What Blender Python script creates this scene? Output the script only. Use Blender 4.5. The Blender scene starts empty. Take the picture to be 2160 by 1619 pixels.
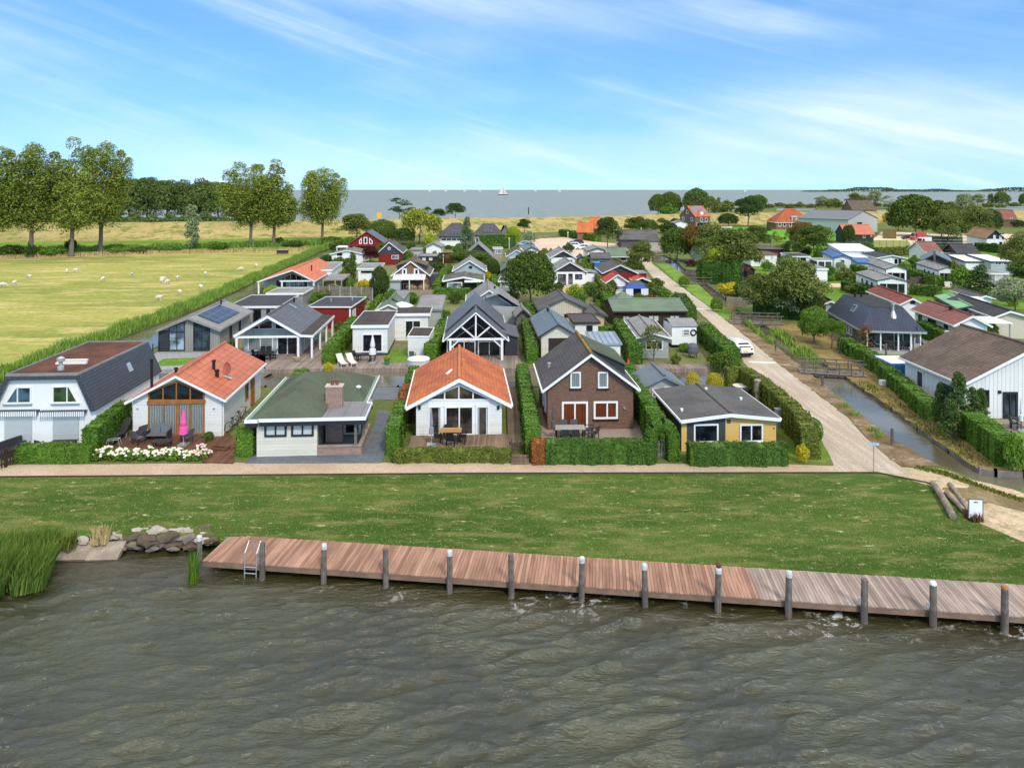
import bpy, bmesh, math, random
import numpy as np
from mathutils import Vector, Matrix
from mathutils.geometry import delaunay_2d_cdt
random.seed(7); rng = np.random.default_rng(11)
R = math.radians
sc = bpy.context.scene
COL = sc.collection
# ---------------------------------------------------------------- camera
F, CX, HY, H = 1500.0, 1080.0, 400.0, 16.5      # focal length (photo pixels), principal column, horizon row, camera height (m)
cam = bpy.data.cameras.new('camera'); co = bpy.data.objects.new('camera', cam); COL.objects.link(co)
cam.sensor_width = 36; cam.lens = 36 * F / 2160; cam.shift_y = -(809.5 - HY) / 2160
cam.clip_start = 0.5; cam.clip_end = 60000
co.location = (0, 0, H); co.rotation_euler = (R(90), 0, 0)
sc.camera = co
# ---------------------------------------------------------------- world, sun, exposure
SUN_EL, SUN_AZ = 44.0, 156.0                     # the sun stands behind the camera, to its right
w = bpy.data.worlds.new('World'); sc.world = w; w.use_nodes = True
def sky_world():
    nt = w.node_tree; N = nt.nodes; L = nt.links
    bg = N['Background']; bg.inputs['Strength'].default_value = 0.12
    def nd(t, **k):
        n = N.new(t)
        for a, b in k.items(): setattr(n, a, b)
        return n
    def mth(op, a, b=None, c=None, clamp=False):
        n = nd('ShaderNodeMath', operation=op, use_clamp=clamp)
        for i, v in enumerate((a, b, c)):
            if v is None: continue
            if isinstance(v, (int, float)): n.inputs[i].default_value = v
            else: L.new(v, n.inputs[i])
        return n.outputs[0]
    tc = nd('ShaderNodeTexCoord'); sp = nd('ShaderNodeSeparateXYZ'); L.new(tc.outputs['Generated'], sp.inputs[0])
    x, y, z = sp.outputs
    # the low sky is drawn from a little higher up, where the air is bluer
    z2 = mth('ADD', mth('MULTIPLY', mth('MAXIMUM', z, 0.0), 1.15), 0.23)
    cb = nd('ShaderNodeCombineXYZ'); L.new(x, cb.inputs[0]); L.new(y, cb.inputs[1]); L.new(z2, cb.inputs[2])
    nv = nd('ShaderNodeVectorMath', operation='NORMALIZE'); L.new(cb.outputs[0], nv.inputs[0])
    st = nd('ShaderNodeTexSky', sky_type='NISHITA', sun_disc=False)
    st.sun_elevation = R(SUN_EL); st.sun_rotation = R(SUN_AZ); st.ozone_density = 3.0; st.air_density = 1.0; st.dust_density = 0.6
    L.new(nv.outputs[0], st.inputs[0])
    hs = nd('ShaderNodeHueSaturation'); hs.inputs['Saturation'].default_value = 0.98; hs.inputs['Value'].default_value = 1.0
    tn = nd('ShaderNodeMix', data_type='RGBA', blend_type='MULTIPLY'); tn.inputs[0].default_value = 1; L.new(st.outputs[0], tn.inputs[6]); tn.inputs[7].default_value = (1.10, 1.66, 1.80, 1); L.new(tn.outputs[2], hs.inputs['Color'])
    # cirrus: noise drawn out along streaks that fall towards the right
    az = mth('ARCTAN2', x, y); el = mth('ARCSINE', z)
    along = mth('ADD', mth('MULTIPLY', az, 1.6), mth('MULTIPLY', el, -1.2))
    across = mth('ADD', mth('MULTIPLY', el, 9.0), mth('MULTIPLY', az, 2.6))
    def noise(a, b, s, det, seed, dist=0.0):
        c = nd('ShaderNodeCombineXYZ'); L.new(a, c.inputs[0]); L.new(b, c.inputs[1]); c.inputs[2].default_value = seed
        n = nd('ShaderNodeTexNoise'); n.inputs['Scale'].default_value = s; n.inputs['Detail'].default_value = det
        n.inputs['Distortion'].default_value = dist; L.new(c.outputs[0], n.inputs['Vector']); return n.outputs[0]
    def ss(v, a, b):
        n = nd('ShaderNodeMapRange', interpolation_type='SMOOTHSTEP'); L.new(v, n.inputs[0])
        n.inputs[1].default_value = a; n.inputs[2].default_value = b; return n.outputs[0]
    big = ss(noise(along, across, 1.1, 4, 3.3, .3), .40, .72)
    streak = ss(noise(along, mth('MULTIPLY', across, 1.7), 1.1, 5, 8.1, .9), .36, .84)
    wisp = ss(noise(mth('MULTIPLY', along, .8), mth('MULTIPLY', across, 4.6), 1.2, 7, 4.4, .35), .50, .74)
    veil = ss(noise(az, mth('MULTIPLY', el, 3.0), 2.2, 5, 5.0), .42, .75)
    def blob(a0, e0, sa, se):          # a soft bank of high cloud at a bearing and height in the sky
        a = mth('DIVIDE', mth('SUBTRACT', az, a0), sa); e = mth('DIVIDE', mth('SUBTRACT', mth('ADD', el, mth('MULTIPLY', az, .14)), e0), se)
        return mth('POWER', 2.718, mth('MULTIPLY', mth('ADD', mth('MULTIPLY', a, a), mth('MULTIPLY', e, e)), -1.0))
    bank = mth('ADD', mth('MULTIPLY', blob(.62, .165, .24, .05), .75), mth('MULTIPLY', blob(.0, .26, .42, .028), .40))
    bank = mth('ADD', bank, mth('MULTIPLY', blob(-.42, .25, .34, .035), .28))
    bank = mth('MULTIPLY', bank, mth('ADD', mth('MULTIPLY', streak, .9), .45))
    hz = mth('MULTIPLY', ss(z, .12, -.01), .30)
    f = mth('ADD', mth('MULTIPLY', mth('MULTIPLY', big, streak), .42), mth('MULTIPLY', veil, .30))
    f = mth('ADD', f, mth('MULTIPLY', mth('MULTIPLY', wisp, mth('ADD', big, .25)), .22))
    f = mth('ADD', mth('ADD', f, bank), hz, clamp=True)
    up = ss(z, -.02, .01); f = mth('MULTIPLY', f, up)
    f = mth('MULTIPLY', f, ss(z, .75, .35))
    mx = nd('ShaderNodeMix', data_type='RGBA'); L.new(f, mx.inputs[0]); L.new(hs.outputs[0], mx.inputs[6])
    mx.inputs[7].default_value = (6.2, 7.1, 8.1, 1)
    # broken cloud overhead, out of the picture: it softens and whitens the daylight
    ov = mth('MULTIPLY', ss(z, .34, .62), ss(noise(x, y, 2.2, 5, 2.0), .30, .52))
    mo = nd('ShaderNodeMix', data_type='RGBA'); L.new(ov, mo.inputs[0]); L.new(mx.outputs[2], mo.inputs[6]); mo.inputs[7].default_value = (9.6, 9.4, 9.1, 1)
    L.new(mo.outputs[2], bg.inputs['Color'])
sky_world()
sl = bpy.data.lights.new('sun', 'SUN'); sl.energy = 2.1; sl.angle = R(8.0); sl.color = (1.0, .93, .82)
so = bpy.data.objects.new('sun', sl); COL.objects.link(so)
sd = Vector((math.sin(R(SUN_AZ)) * math.cos(R(SUN_EL)), math.cos(R(SUN_AZ)) * math.cos(R(SUN_EL)), math.sin(R(SUN_EL))))
so.rotation_euler = sd.to_track_quat('Z', 'Y').to_euler(); so.location = (20, -40, 60)
sc.view_settings.view_transform = 'Standard'; sc.view_settings.look = 'None'; sc.view_settings.gamma = 1
sc.view_settings.exposure = 0.40
sc.render.engine = 'CYCLES'
sc.cycles.use_denoising = True; sc.cycles.max_bounces = 6; sc.cycles.transparent_max_bounces = 6
try: sc.cycles.denoising_prefilter = 'ACCURATE'
except Exception: pass
# ---------------------------------------------------------------- measuring helpers: a photo pixel on a known height or plane
def P(px, py, z=0.0):
    Y = F * (H - z) / (py - HY); return Vector(((px - CX) / F * Y, Y, z))
def zat(py, Y): return H - (py - HY) * Y / F
def gy(Y, z=0.0): return HY + F * (H - z) / Y
# ---------------------------------------------------------------- materials
MATS = {}
def lin(c, k=1.0):
    return tuple((((v / 255 + .055) / 1.055) ** 2.4 if v > 10 else v / 255 / 12.92) * k for v in c[:3]) + (1.0,)
class NG:
    def __init__(s, name):
        m = bpy.data.materials.new(name); m.use_nodes = True; s.m = m; s.N = m.node_tree.nodes; s.L = m.node_tree.links
        s.p = s.N['Principled BSDF']; s.out = s.N['Material Output']; s._tc = None
    def nd(s, t, **k):
        n = s.N.new(t)
        for a, b in k.items(): setattr(n, a, b)
        return n
    def tc(s):
        if not s._tc: s._tc = s.nd('ShaderNodeTexCoord')
        return s._tc.outputs['Object']
    def put(s, sock, v):
        if v is None: return
        if hasattr(v, 'is_output'): s.L.new(v, sock)
        else: sock.default_value = v
    def mth(s, op, a, b=None, clamp=False):
        n = s.nd('ShaderNodeMath', operation=op, use_clamp=clamp); s.put(n.inputs[0], a); s.put(n.inputs[1], b); return n.outputs[0]
    def noise(s, scale, det=5, vec=None, rough=.55, dist=0, mp=None):
        n = s.nd('ShaderNodeTexNoise'); n.inputs['Scale'].default_value = scale; n.inputs['Detail'].default_value = det
        n.inputs['Roughness'].default_value = rough; n.inputs['Distortion'].default_value = dist
        v = vec or s.tc()
        if mp:
            q = s.nd('ShaderNodeMapping'); q.inputs['Scale'].default_value = mp; s.L.new(v, q.inputs[0]); v = q.outputs[0]
        s.L.new(v, n.inputs['Vector']); return n.outputs[0]
    def mr(s, v, a, b, c=0.0, d=1.0):
        n = s.nd('ShaderNodeMapRange', interpolation_type='SMOOTHSTEP'); s.put(n.inputs[0], v)
        for i, q in enumerate((a, b, c, d)): n.inputs[1 + i].default_value = q
        return n.outputs[0]
    def mix(s, f, a, b, mode='MIX'):
        n = s.nd('ShaderNodeMix', data_type='RGBA', blend_type=mode); s.put(n.inputs[0], f); s.put(n.inputs[6], a); s.put(n.inputs[7], b); return n.outputs[2]
    def xyz(s, vec=None):
        n = s.nd('ShaderNodeSeparateXYZ'); s.L.new(vec or s.tc(), n.inputs[0]); return n.outputs
    def vec(s, a, b, c=0.0):
        n = s.nd('ShaderNodeCombineXYZ')
        for i, q in enumerate((a, b, c)): s.put(n.inputs[i], q)
        return n.outputs[0]
    def bump(s, h, dist, strength=1.0):
        n = s.nd('ShaderNodeBump'); n.inputs['Distance'].default_value = dist; n.inputs['Strength'].default_value = strength
        s.L.new(h, n.inputs['Height']); s.L.new(n.outputs[0], s.p.inputs['Normal'])
    def set(s, col, rough=.7, spec=.3, metal=0.0):
        s.put(s.p.inputs['Base Color'], col); s.put(s.p.inputs['Roughness'], rough)
        s.p.inputs['Specular IOR Level'].default_value = spec; s.p.inputs['Metallic'].default_value = metal
        return s.m
def axis(g, a):
    x, y, z = g.xyz()
    return {'x': x, 'y': y, 'z': z}[a] if len(a) == 1 else g.mth('ADD', x, y)
def nm(name, c1, c2=None, scale=1.5, rough=.75, spec=.25, pat=None, var=.12, bump=.004, metal=0.0):
    """weathered surface: two tones by noise, fine grain, and an optional pattern (boards, tiles, bricks, planks, folds with their shade in the colour)"""
    if name in MATS: return MATS[name]
    g = NG(name); a = lin(c1) if isinstance(c1[0], int) else tuple(c1) + (1,)
    b = ((lin(c2) if isinstance(c2[0], int) else tuple(c2) + (1,)) if c2 else tuple(v * (1 - var) for v in a[:3]) + (1,))
    n1 = g.noise(scale, 6); n2 = g.noise(scale * 11, 4)
    col = g.mix(g.mr(n1, .35, .65), a, b)
    gr = g.mr(n2, .25, .75, 1 - var * .7, 1 + var * .5)
    col = g.mix(1.0, col, g.vec(gr, gr, gr), 'MULTIPLY')
    h = g.mth('MULTIPLY', n2, .3); bd = bump
    if pat:
        k = pat[0]
        if k == 'boards':
            fr = g.mth('FRACT', g.mth('DIVIDE', axis(g, pat[1]), pat[2]))
            j = g.mr(fr, .0, .13, .80, 1.0); col = g.mix(1.0, col, g.vec(j, j, j), 'MULTIPLY')
            wn = g.nd('ShaderNodeTexWhiteNoise', noise_dimensions='1D'); g.L.new(g.mth('FLOOR', g.mth('DIVIDE', axis(g, pat[1]), pat[2])), wn.inputs['W'])
            v = g.mth('ADD', g.mth('MULTIPLY', wn.outputs[0], .10), .95); col = g.mix(1.0, col, g.vec(v, v, v), 'MULTIPLY')
            h = g.mth('ADD', h, fr if pat[1] == 'z' else g.mr(fr, 0, .15)); bd = .02
        elif k == 'tiles':   # courses down the slope, rolls along the ridge axis
            zf = g.mth('FRACT', g.mth('DIVIDE', g.xyz()[2], pat[3]))
            wv = g.mth('SINE', g.mth('MULTIPLY', axis(g, pat[1]), 6.2832 / pat[2]))
            j = g.mth('MULTIPLY', g.mr(zf, 0, .2, .66, 1.0), g.mr(wv, -1, -.8, .76, 1.0)); col = g.mix(1.0, col, g.vec(j, j, j), 'MULTIPLY')
            cell = g.vec(g.mth('FLOOR', g.mth('DIVIDE', axis(g, pat[1]), pat[2])), g.mth('FLOOR', g.mth('DIVIDE', g.xyz()[2], pat[3])))
            wn = g.nd('ShaderNodeTexWhiteNoise', noise_dimensions='2D'); g.L.new(cell, wn.inputs['Vector'])
            v = g.mth('ADD', g.mth('MULTIPLY', wn.outputs[0], .22), .89); col = g.mix(1.0, col, g.vec(v, v, v), 'MULTIPLY')
            h = g.mth('ADD', g.mth('MULTIPLY', wv, .5), g.mth('SUBTRACT', 1.0, zf)); bd = pat[4] if len(pat) > 4 else .03
        elif k == 'seams':
            fr = g.mth('FRACT', g.mth('DIVIDE', axis(g, pat[1]), pat[2]))
            h = g.mth('ADD', h, g.mr(fr, .12, .04)); bd = .04
            j = g.mth('ADD', g.mth('MULTIPLY', g.mr(fr, .10, .3), .5), .5); col = g.mix(1.0, col, g.vec(j, j, j), 'MULTIPLY')
        elif k == 'brick':
            x, y, z = g.xyz(); bt = g.nd('ShaderNodeTexBrick'); g.L.new(g.vec(g.mth('ADD', x, y), z), bt.inputs['Vector'])
            bt.inputs['Scale'].default_value = 1.0; bt.inputs['Brick Width'].default_value = pat[1]; bt.inputs['Row Height'].default_value = pat[2]
            bt.inputs['Mortar Size'].default_value = pat[2] * .09
            bt.inputs['Color1'].default_value = a; bt.inputs['Color2'].default_value = b; bt.inputs['Mortar'].default_value = lin(pat[3])
            col = g.mix(1.0, bt.outputs[0], g.vec(gr, gr, gr), 'MULTIPLY'); h = g.mth('MULTIPLY', bt.outputs[1], -1.0); bd = .012
        elif k == 'plank':
            q = g.mth('DIVIDE', axis(g, pat[1]), pat[2]); wn = g.nd('ShaderNodeTexWhiteNoise', noise_dimensions='1D'); g.L.new(g.mth('FLOOR', q), wn.inputs['W'])
            fr = g.mth('FRACT', q); v = g.mth('MULTIPLY', g.mth('ADD', g.mth('MULTIPLY', wn.outputs[0], .45), .72), g.mr(fr, 0, .12, .45, 1.0))
            col = g.mix(1.0, col, g.vec(v, v, v), 'MULTIPLY'); h = g.mr(fr, 0, .12); bd = .01
        elif k == 'pave':
            bt = g.nd('ShaderNodeTexBrick'); g.L.new(g.tc(), bt.inputs['Vector']); bt.inputs['Scale'].default_value = 1.0
            bt.inputs['Brick Width'].default_value = pat[1]; bt.inputs['Row Height'].default_value = pat[2]; bt.inputs['Mortar Size'].default_value = .02
            bt.inputs['Color1'].default_value = a; bt.inputs['Color2'].default_value = b; bt.inputs['Mortar'].default_value = tuple(v * .6 for v in a[:3]) + (1,)
            col = g.mix(1.0, bt.outputs[0], g.vec(gr, gr, gr), 'MULTIPLY')
        elif k == 'fold':
            wv = g.mth('SINE', g.mth('ADD', g.mth('MULTIPLY', axis(g, 'xy'), 6.2832 / pat[1]), g.mth('MULTIPLY', n1, 5.0)))
            v = g.mr(wv, -1, 1, .72, 1.0); col = g.mix(1.0, col, g.vec(v, v, v), 'MULTIPLY'); h = wv; bd = .03  # flat curtain: hollows of the folds are shaded by colour
        elif k == 'panels':   # solar cells
            x, y, z = g.xyz(); fy = g.mth('FRACT', g.mth('DIVIDE', y, pat[1])); fz = g.mth('FRACT', g.mth('DIVIDE', x, pat[2]))
            ln = g.mth('MAXIMUM', g.mr(fy, .05, .02), g.mr(fz, .05, .02)); col = g.mix(ln, col, (.16, .18, .22, 1))
    g.bump(h, bd); g.set(col, rough, spec, metal); MATS[name] = g.m; return g.m
def leafm(name, dark, light, trans=.25, hue=.0):
    """foliage: every leaf cluster its own tone, part of the light passes through"""
    if name in MATS: return MATS[name]
    g = NG(name); geo = g.nd('ShaderNodeNewGeometry'); oi = g.nd('ShaderNodeObjectInfo')
    rr = g.mth('ADD', g.mth('MULTIPLY', geo.outputs['Random Per Island'], .8), g.mth('MULTIPLY', oi.outputs['Random'], .2))
    col = g.mix(rr, lin(dark), lin(light)); g.set(col, .6, .2)
    tr = g.nd('ShaderNodeBsdfTranslucent'); g.L.new(g.mix(1.0, col, (1.0, .95, .5, 1), 'MULTIPLY'), tr.inputs[0])
    ms = g.nd('ShaderNodeMixShader'); ms.inputs[0].default_value = trans
    g.L.new(g.p.outputs[0], ms.inputs[1]); g.L.new(tr.outputs[0], ms.inputs[2]); g.L.new(ms.outputs[0], g.out.inputs['Surface'])
    MATS[name] = g.m; return g.m
def glass(name, tint=(14, 18, 22), rough=.05):
    if name in MATS: return MATS[name]
    g = NG(name); n = g.noise(.8, 3); col = g.mix(g.mr(n, .4, .62), lin(tint), lin(tuple(int(v * 2.1 + 8) for v in tint)))
    g.bump(g.noise(1.3, 2), .006); g.set(col, rough, .6); MATS[name] = g.m; return g.m
def groundm(name, cols, scale=.08, fine=6.0, stretch=(1, 1, 1), bump=.03, rough=.95, spots=None, spotr=(.58, .68)):
    """ground: two or three tones in drifts, fine grain, optional scattered patches"""
    if name in MATS: return MATS[name]
    g = NG(name); n1 = g.noise(scale, 8, mp=stretch, rough=.6); n2 = g.noise(scale * 6, 8, mp=stretch, rough=.65); n3 = g.noise(fine, 6, rough=.7)
    col = g.mix(g.mr(n1, .36, .64), lin(cols[0]), lin(cols[1]))
    if len(cols) > 2: col = g.mix(g.mr(n2, .45, .70), col, lin(cols[2]))
    if spots: col = g.mix(g.mr(g.noise(spots[1], 9, mp=(.45, 1, 1), rough=.72), *spotr), col, lin(spots[0]))
    v = g.mr(n3, .25, .75, .72, 1.25); col = g.mix(1.0, col, g.vec(v, v, v), 'MULTIPLY')
    g.bump(n3, bump); g.set(col, rough, .1); MATS[name] = g.m; return g.m
WHITE = nm('white_paint', (.80, .80, .79), None, .8, .5, .3, var=.06)
TRIM = nm('white_trim', (.80, .80, .80), None, .8, .4, .4, var=.04)
WBOARD = nm('white_boards', (.80, .79, .765), None, .7, .55, .25, ('boards', 'z', .19), var=.06)
CREAM = nm('cream_boards', (.70, .66, .57), None, .7, .6, .25, ('boards', 'z', .2), var=.06)
VCREAM = nm('beige_boards', (.55, .48, .37), None, .7, .6, .25, ('boards', 'xy', .28), var=.06)
GREYB = nm('grey_boards', (.40, .42, .42), None, .7, .6, .25, ('boards', 'z', .2), var=.08)
VGREY = nm('grey_upright_boards', (.30, .29, .27), None, .7, .6, .25, ('boards', 'xy', .25), var=.12)
PALEBLUE = nm('pale_blue_boards', (.42, .48, .50), None, .7, .6, .25, ('boards', 'z', .2), var=.06)
ANTHR = nm('anthracite_boards', (.045, .05, .058), None, .7, .55, .3, ('boards', 'z', .2), var=.15)
REDB = nm('red_boards', (.24, .022, .02), None, .7, .6, .25, ('boards', 'z', .2), var=.15)
MAROON = nm('maroon_boards', (.09, .022, .02), None, .7, .6, .25, ('boards', 'z', .2), var=.15)
BROWNB = nm('brown_boards', (.05, .033, .026), None, .7, .6, .25, ('boards', 'z', .2), var=.2)
YELLOW = nm('yellow_render', (.68, .44, .14), None, .6, .8, .15, var=.07)
DKGREY = nm('dark_grey_paint', (.055, .058, .065), None, .8, .5, .3, var=.1)
NAVY = nm('navy_paint', (.022, .026, .036), None, .8, .5, .3, var=.1)
BROWNP = nm('brown_paint', (.06, .035, .025), None, .8, .5, .3, var=.15)
OAK = nm('orange_oak', (.36, .14, .03), None, 2.5, .5, .3, var=.25)
BRICK = nm('brown_brick', (.235, .125, .084), (.165, .085, .058), 1, .85, .15, ('brick', .22, .068, (122, 110, 100)), var=.2)
BRICK2 = nm('orange_brown_brick', (.26, .13, .08), (.19, .09, .055), 1, .85, .15, ('brick', .24, .08, (150, 130, 115)), var=.2)
PBRICK = nm('pink_brick', (.36, .22, .17), (.26, .15, .12), 1, .85, .15, ('brick', .22, .07, (190, 180, 170)), var=.2)
STONE = nm('grey_stone', (.2, .18, .17), (.11, .10, .10), 1, .85, .15, ('brick', .4, .15, (90, 90, 90)), var=.3)
OTILE = nm('orange_tiles', (.52, .145, .04), (.37, .09, .03), .5, .65, .3, ('tiles', 'y', .3, .13), var=.22)
OMETAL = nm('orange_metal_tiles', (.50, .135, .05), (.45, .115, .045), .4, .45, .4, ('tiles', 'y', .95, .19, .018), var=.12)
OTILEX = nm('orange_tiles_far', (.55, .16, .05), (.45, .11, .035), .4, .65, .3, ('tiles', 'x', .4, .2), var=.2)
OBRT = nm('bright_orange_tiles', (.62, .17, .05), (.56, .14, .045), .4, .5, .35, ('tiles', 'y', .9, .22, .015), var=.1)
DTILE = nm('dark_grey_tiles', (.075, .072, .075), (.055, .053, .055), .5, .55, .35, ('tiles', 'y', .3, .14, .035), var=.2)
PTILE = nm('grey_brown_tiles', (.085, .075, .07), (.062, .055, .052), .5, .65, .25, ('tiles', 'y', .33, .15), var=.25)
NTILE = nm('navy_pantiles', (.036, .046, .078), (.027, .035, .062), .5, .35, .5, ('tiles', 'x', .34, .26, .06), var=.15)
NTILEY = nm('navy_pantiles_side', (.036, .046, .078), (.027, .035, .062), .5, .35, .5, ('tiles', 'y', .3, .2, .03), var=.15)
SLATE = nm('slate_shingles', (.062, .07, .082), (.05, .056, .066), .5, .5, .35, ('brick', .42, .2, (50, 55, 62)), var=.12)
BTILE = nm('brown_tiles', (.16, .115, .085), (.11, .082, .064), .5, .75, .2, ('tiles', 'y', .42, .13, .03), var=.3)
RTILE = nm('red_brown_tiles', (.26, .10, .075), (.20, .075, .06), .5, .65, .25, ('tiles', 'y', .9, .2, .03), var=.15)
RTILE2 = nm('rust_red_tiles', (.24, .062, .035), (.19, .05, .03), .5, .65, .25, ('tiles', 'y', .6, .2, .03), var=.2)
SEAM = nm('standing_seam_grey', (.115, .106, .108), (.098, .09, .094), .5, .4, .4, ('seams', 'y', .5), var=.1)
SEAML = nm('standing_seam_pale', (.30, .29, .29), (.26, .25, .25), .5, .4, .4, ('seams', 'y', .45), var=.1)
BLUEG = nm('blue_grey_roofing', (.13, .17, .19), (.115, .15, .17), .6, .5, .35, ('boards', 'z', .22), var=.12)
FELT = nm('grey_felt', (.12, .115, .112), (.085, .082, .08), .45, .9, .15, var=.2, bump=.01)
FELTL = nm('pale_grey_felt', (.26, .255, .25), (.2, .2, .195), .45, .85, .15, var=.2, bump=.01)
FELTD = nm('charcoal_felt', (.06, .06, .064), (.045, .045, .05), .45, .8, .2, var=.2, bump=.01)
FELTB = nm('brown_felt', (.075, .062, .058), (.055, .047, .045), .45, .9, .15, ('boards', 'x', .9), var=.2)
GFELT = nm('green_felt', (.095, .112, .078), (.078, .093, .064), .5, .9, .12, var=.18)
GFELTL = nm('faded_green_felt', (.15, .20, .14), (.12, .165, .115), .5, .85, .15, var=.2)
GREENM = nm('light_green_sheet', (.25, .50, .24), (.21, .43, .20), .5, .5, .3, ('seams', 'y', 1.0), var=.1)
BLUEM = nm('blue_sheet', (.06, .14, .38), (.05, .12, .33), .5, .4, .4, ('seams', 'y', .5), var=.1)
RUST = nm('rusty_gravel', (.15, .066, .045), (.085, .045, .036), .5, .95, .1, var=.35, bump=.02)
METAL = nm('galvanised_steel', (.55, .56, .57), None, 3, .35, .5, metal=.6, var=.1)
BLACK = nm('black_paint', (.015, .015, .016), None, 3, .5, .3, var=.2)
GLASS = glass('window_glass'); GLASSL = glass('pale_glass', (70, 82, 88), .08); GLASSB = glass('sky_glass', (24, 32, 38), .04)
BLIND = nm('frosted_blind', (.50, .54, .52), None, 1, .3, .5, var=.05)
CURT = nm('grey_curtain', (.30, .33, .32), None, 1, .5, .4, ('fold', .16), var=.1)
CURTW = nm('white_curtain', (.62, .64, .64), None, 1, .5, .4, ('fold', .16), var=.1)
CURTO = nm('rust_curtain', (.22, .055, .018), (.16, .035, .012), 1.2, .5, .4, ('fold', .13), var=.2)
SHUT = nm('roller_shutter', (.66, .69, .70), None, 1, .45, .3, ('boards', 'z', .06), var=.04)
DECKR = nm('reddish_deck', (.16, .072, .042), None, 1.2, .7, .2, ('plank', 'x', .14), var=.25)
DECKG = nm('weathered_deck', (.30, .24, .20), (.25, .20, .17), .8, .8, .15, ('plank', 'x', .14), var=.2)
DECKB = nm('brown_grey_deck', (.24, .17, .115), (.19, .135, .09), .8, .8, .15, ('plank', 'x', .14), var=.2)
TIMBER = nm('weathered_timber', (.24, .21, .185), (.17, .15, .13), 1.4, .85, .15, ('boards', 'z', .3), var=.25)
TIMBERP = nm('pale_timber', (.36, .29, .23), (.30, .24, .19), 1.4, .85, .15, ('boards', 'z', .3), var=.2)
SLATEP = nm('blue_grey_paving', (.15, .165, .185), (.12, .132, .15), .8, .7, .2, ('pave', .8, .4), var=.15)
GREYP = nm('pale_grey_paving', (.33, .33, .34), (.28, .28, .29), .8, .8, .15, ('pave', .6, .6), var=.15)
PINKP = nm('pinkish_paving', (.36, .28, .24), (.30, .24, .2), .8, .85, .12, ('pave', .3, .2), var=.15)
WICKER = nm('dark_wicker', (.05, .046, .055), None, 8, .7, .2, var=.3)
TEXT = nm('grey_mesh_fabric', (.13, .14, .15), None, 6, .7, .2, var=.15)
PINK = nm('pink_canvas', (.85, .10, .38), None, 2, .7, .1, var=.08)
CANVAS = nm('grey_canvas', (.28, .27, .31), None, 2, .8, .1, var=.12)
CANVASW = nm('white_canvas', (.70, .71, .74), None, 2, .8, .1, var=.08)
# ---------------------------------------------------------------- mesh helpers
class MB:
    def __init__(s): s.v = []; s.f = []
    def add(s, v, f):
        b = len(s.v); s.v += [tuple(q) for q in v]; s.f += [tuple(b + i for i in q) for q in f]; return s
    def box(s, x0, x1, y0, y1, z0, z1):
        return s.add([(x, y, z) for z in (z0, z1) for y in (y0, y1) for x in (x0, x1)],
                     [(0, 2, 3, 1), (4, 5, 7, 6), (0, 1, 5, 4), (2, 6, 7, 3), (0, 4, 6, 2), (1, 3, 7, 5)])
    def prism(s, pts, d, fn=None):
        """closed polygon pts (3-D) extruded by vector d"""
        n = len(pts); d = Vector(d); a = [Vector(p) for p in pts]
        return s.add(a + [p + d for p in a], [tuple(range(n))[::-1], tuple(range(n, 2 * n))] + [(i, (i + 1) % n, n + (i + 1) % n, n + i) for i in range(n)])
    def bar(s, p, q, w, h, up=(0, 0, 1)):
        p, q = Vector(p), Vector(q); d = (q - p).normalized(); u = Vector(up)
        if abs(d.dot(u)) > .95: u = Vector((0, 1, 0))
        a = d.cross(u).normalized() * w / 2; b = a.cross(d).normalized() * h / 2
        return s.add([c + i * a + j * b for c in (p, q) for i, j in ((-1, -1), (1, -1), (1, 1), (-1, 1))],
                     [(0, 1, 2, 3), (7, 6, 5, 4), (0, 4, 5, 1), (1, 5, 6, 2), (2, 6, 7, 3), (3, 7, 4, 0)])
    def tube(s, path, rad, n=8, cap=True):
        path = [Vector(p) for p in path]; rad = [rad] * len(path) if not hasattr(rad, '__len__') else rad
        V = []; ref = None
        for i, p in enumerate(path):
            d = (path[min(i + 1, len(path) - 1)] - path[max(i - 1, 0)]).normalized()
            if ref is None: ref = Vector((1, 0, 0)) if abs(d.x) < .9 else Vector((0, 1, 0))
            a = (ref - d * ref.dot(d)).normalized(); b = d.cross(a); ref = a
            V += [p + (a * math.cos(t) + b * math.sin(t)) * rad[i] for t in [2 * math.pi * k / n for k in range(n)]]
        f = [(i * n + k, i * n + (k + 1) % n, (i + 1) * n + (k + 1) % n, (i + 1) * n + k) for i in range(len(path) - 1) for k in range(n)]
        if cap: f += [tuple(range(n))[::-1], tuple(range((len(path) - 1) * n, len(path) * n))]
        return s.add(V, f)
    def ell(s, c, r, n=10, m=6):
        V = [(c[0] + r[0] * math.sin(math.pi * j / m) * math.cos(2 * math.pi * k / n), c[1] + r[1] * math.sin(math.pi * j / m) * math.sin(2 * math.pi * k / n), c[2] - r[2] * math.cos(math.pi * j / m)) for j in range(1, m) for k in range(n)]
        b = len(V); V += [(c[0], c[1], c[2] - r[2]), (c[0], c[1], c[2] + r[2])]
        f = [(j * n + k, j * n + (k + 1) % n, (j + 1) * n + (k + 1) % n, (j + 1) * n + k) for j in range(m - 2) for k in range(n)]
        f += [(b, (k + 1) % n, k) for k in range(n)] + [(b + 1, (m - 2) * n + k, (m - 2) * n + (k + 1) % n) for k in range(n)]
        return s.add(V, f)
    def lathe(s, prof, n=12, c=(0, 0, 0)):
        V = [(c[0] + r * math.cos(2 * math.pi * k / n), c[1] + r * math.sin(2 * math.pi * k / n), c[2] + z) for r, z in prof for k in range(n)]
        m = len(prof); f = [(j * n + k, j * n + (k + 1) % n, (j + 1) * n + (k + 1) % n, (j + 1) * n + k) for j in range(m - 1) for k in range(n)]
        return s.add(V, f + [tuple(range(n))[::-1], tuple(range((m - 1) * n, m * n))])
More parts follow.
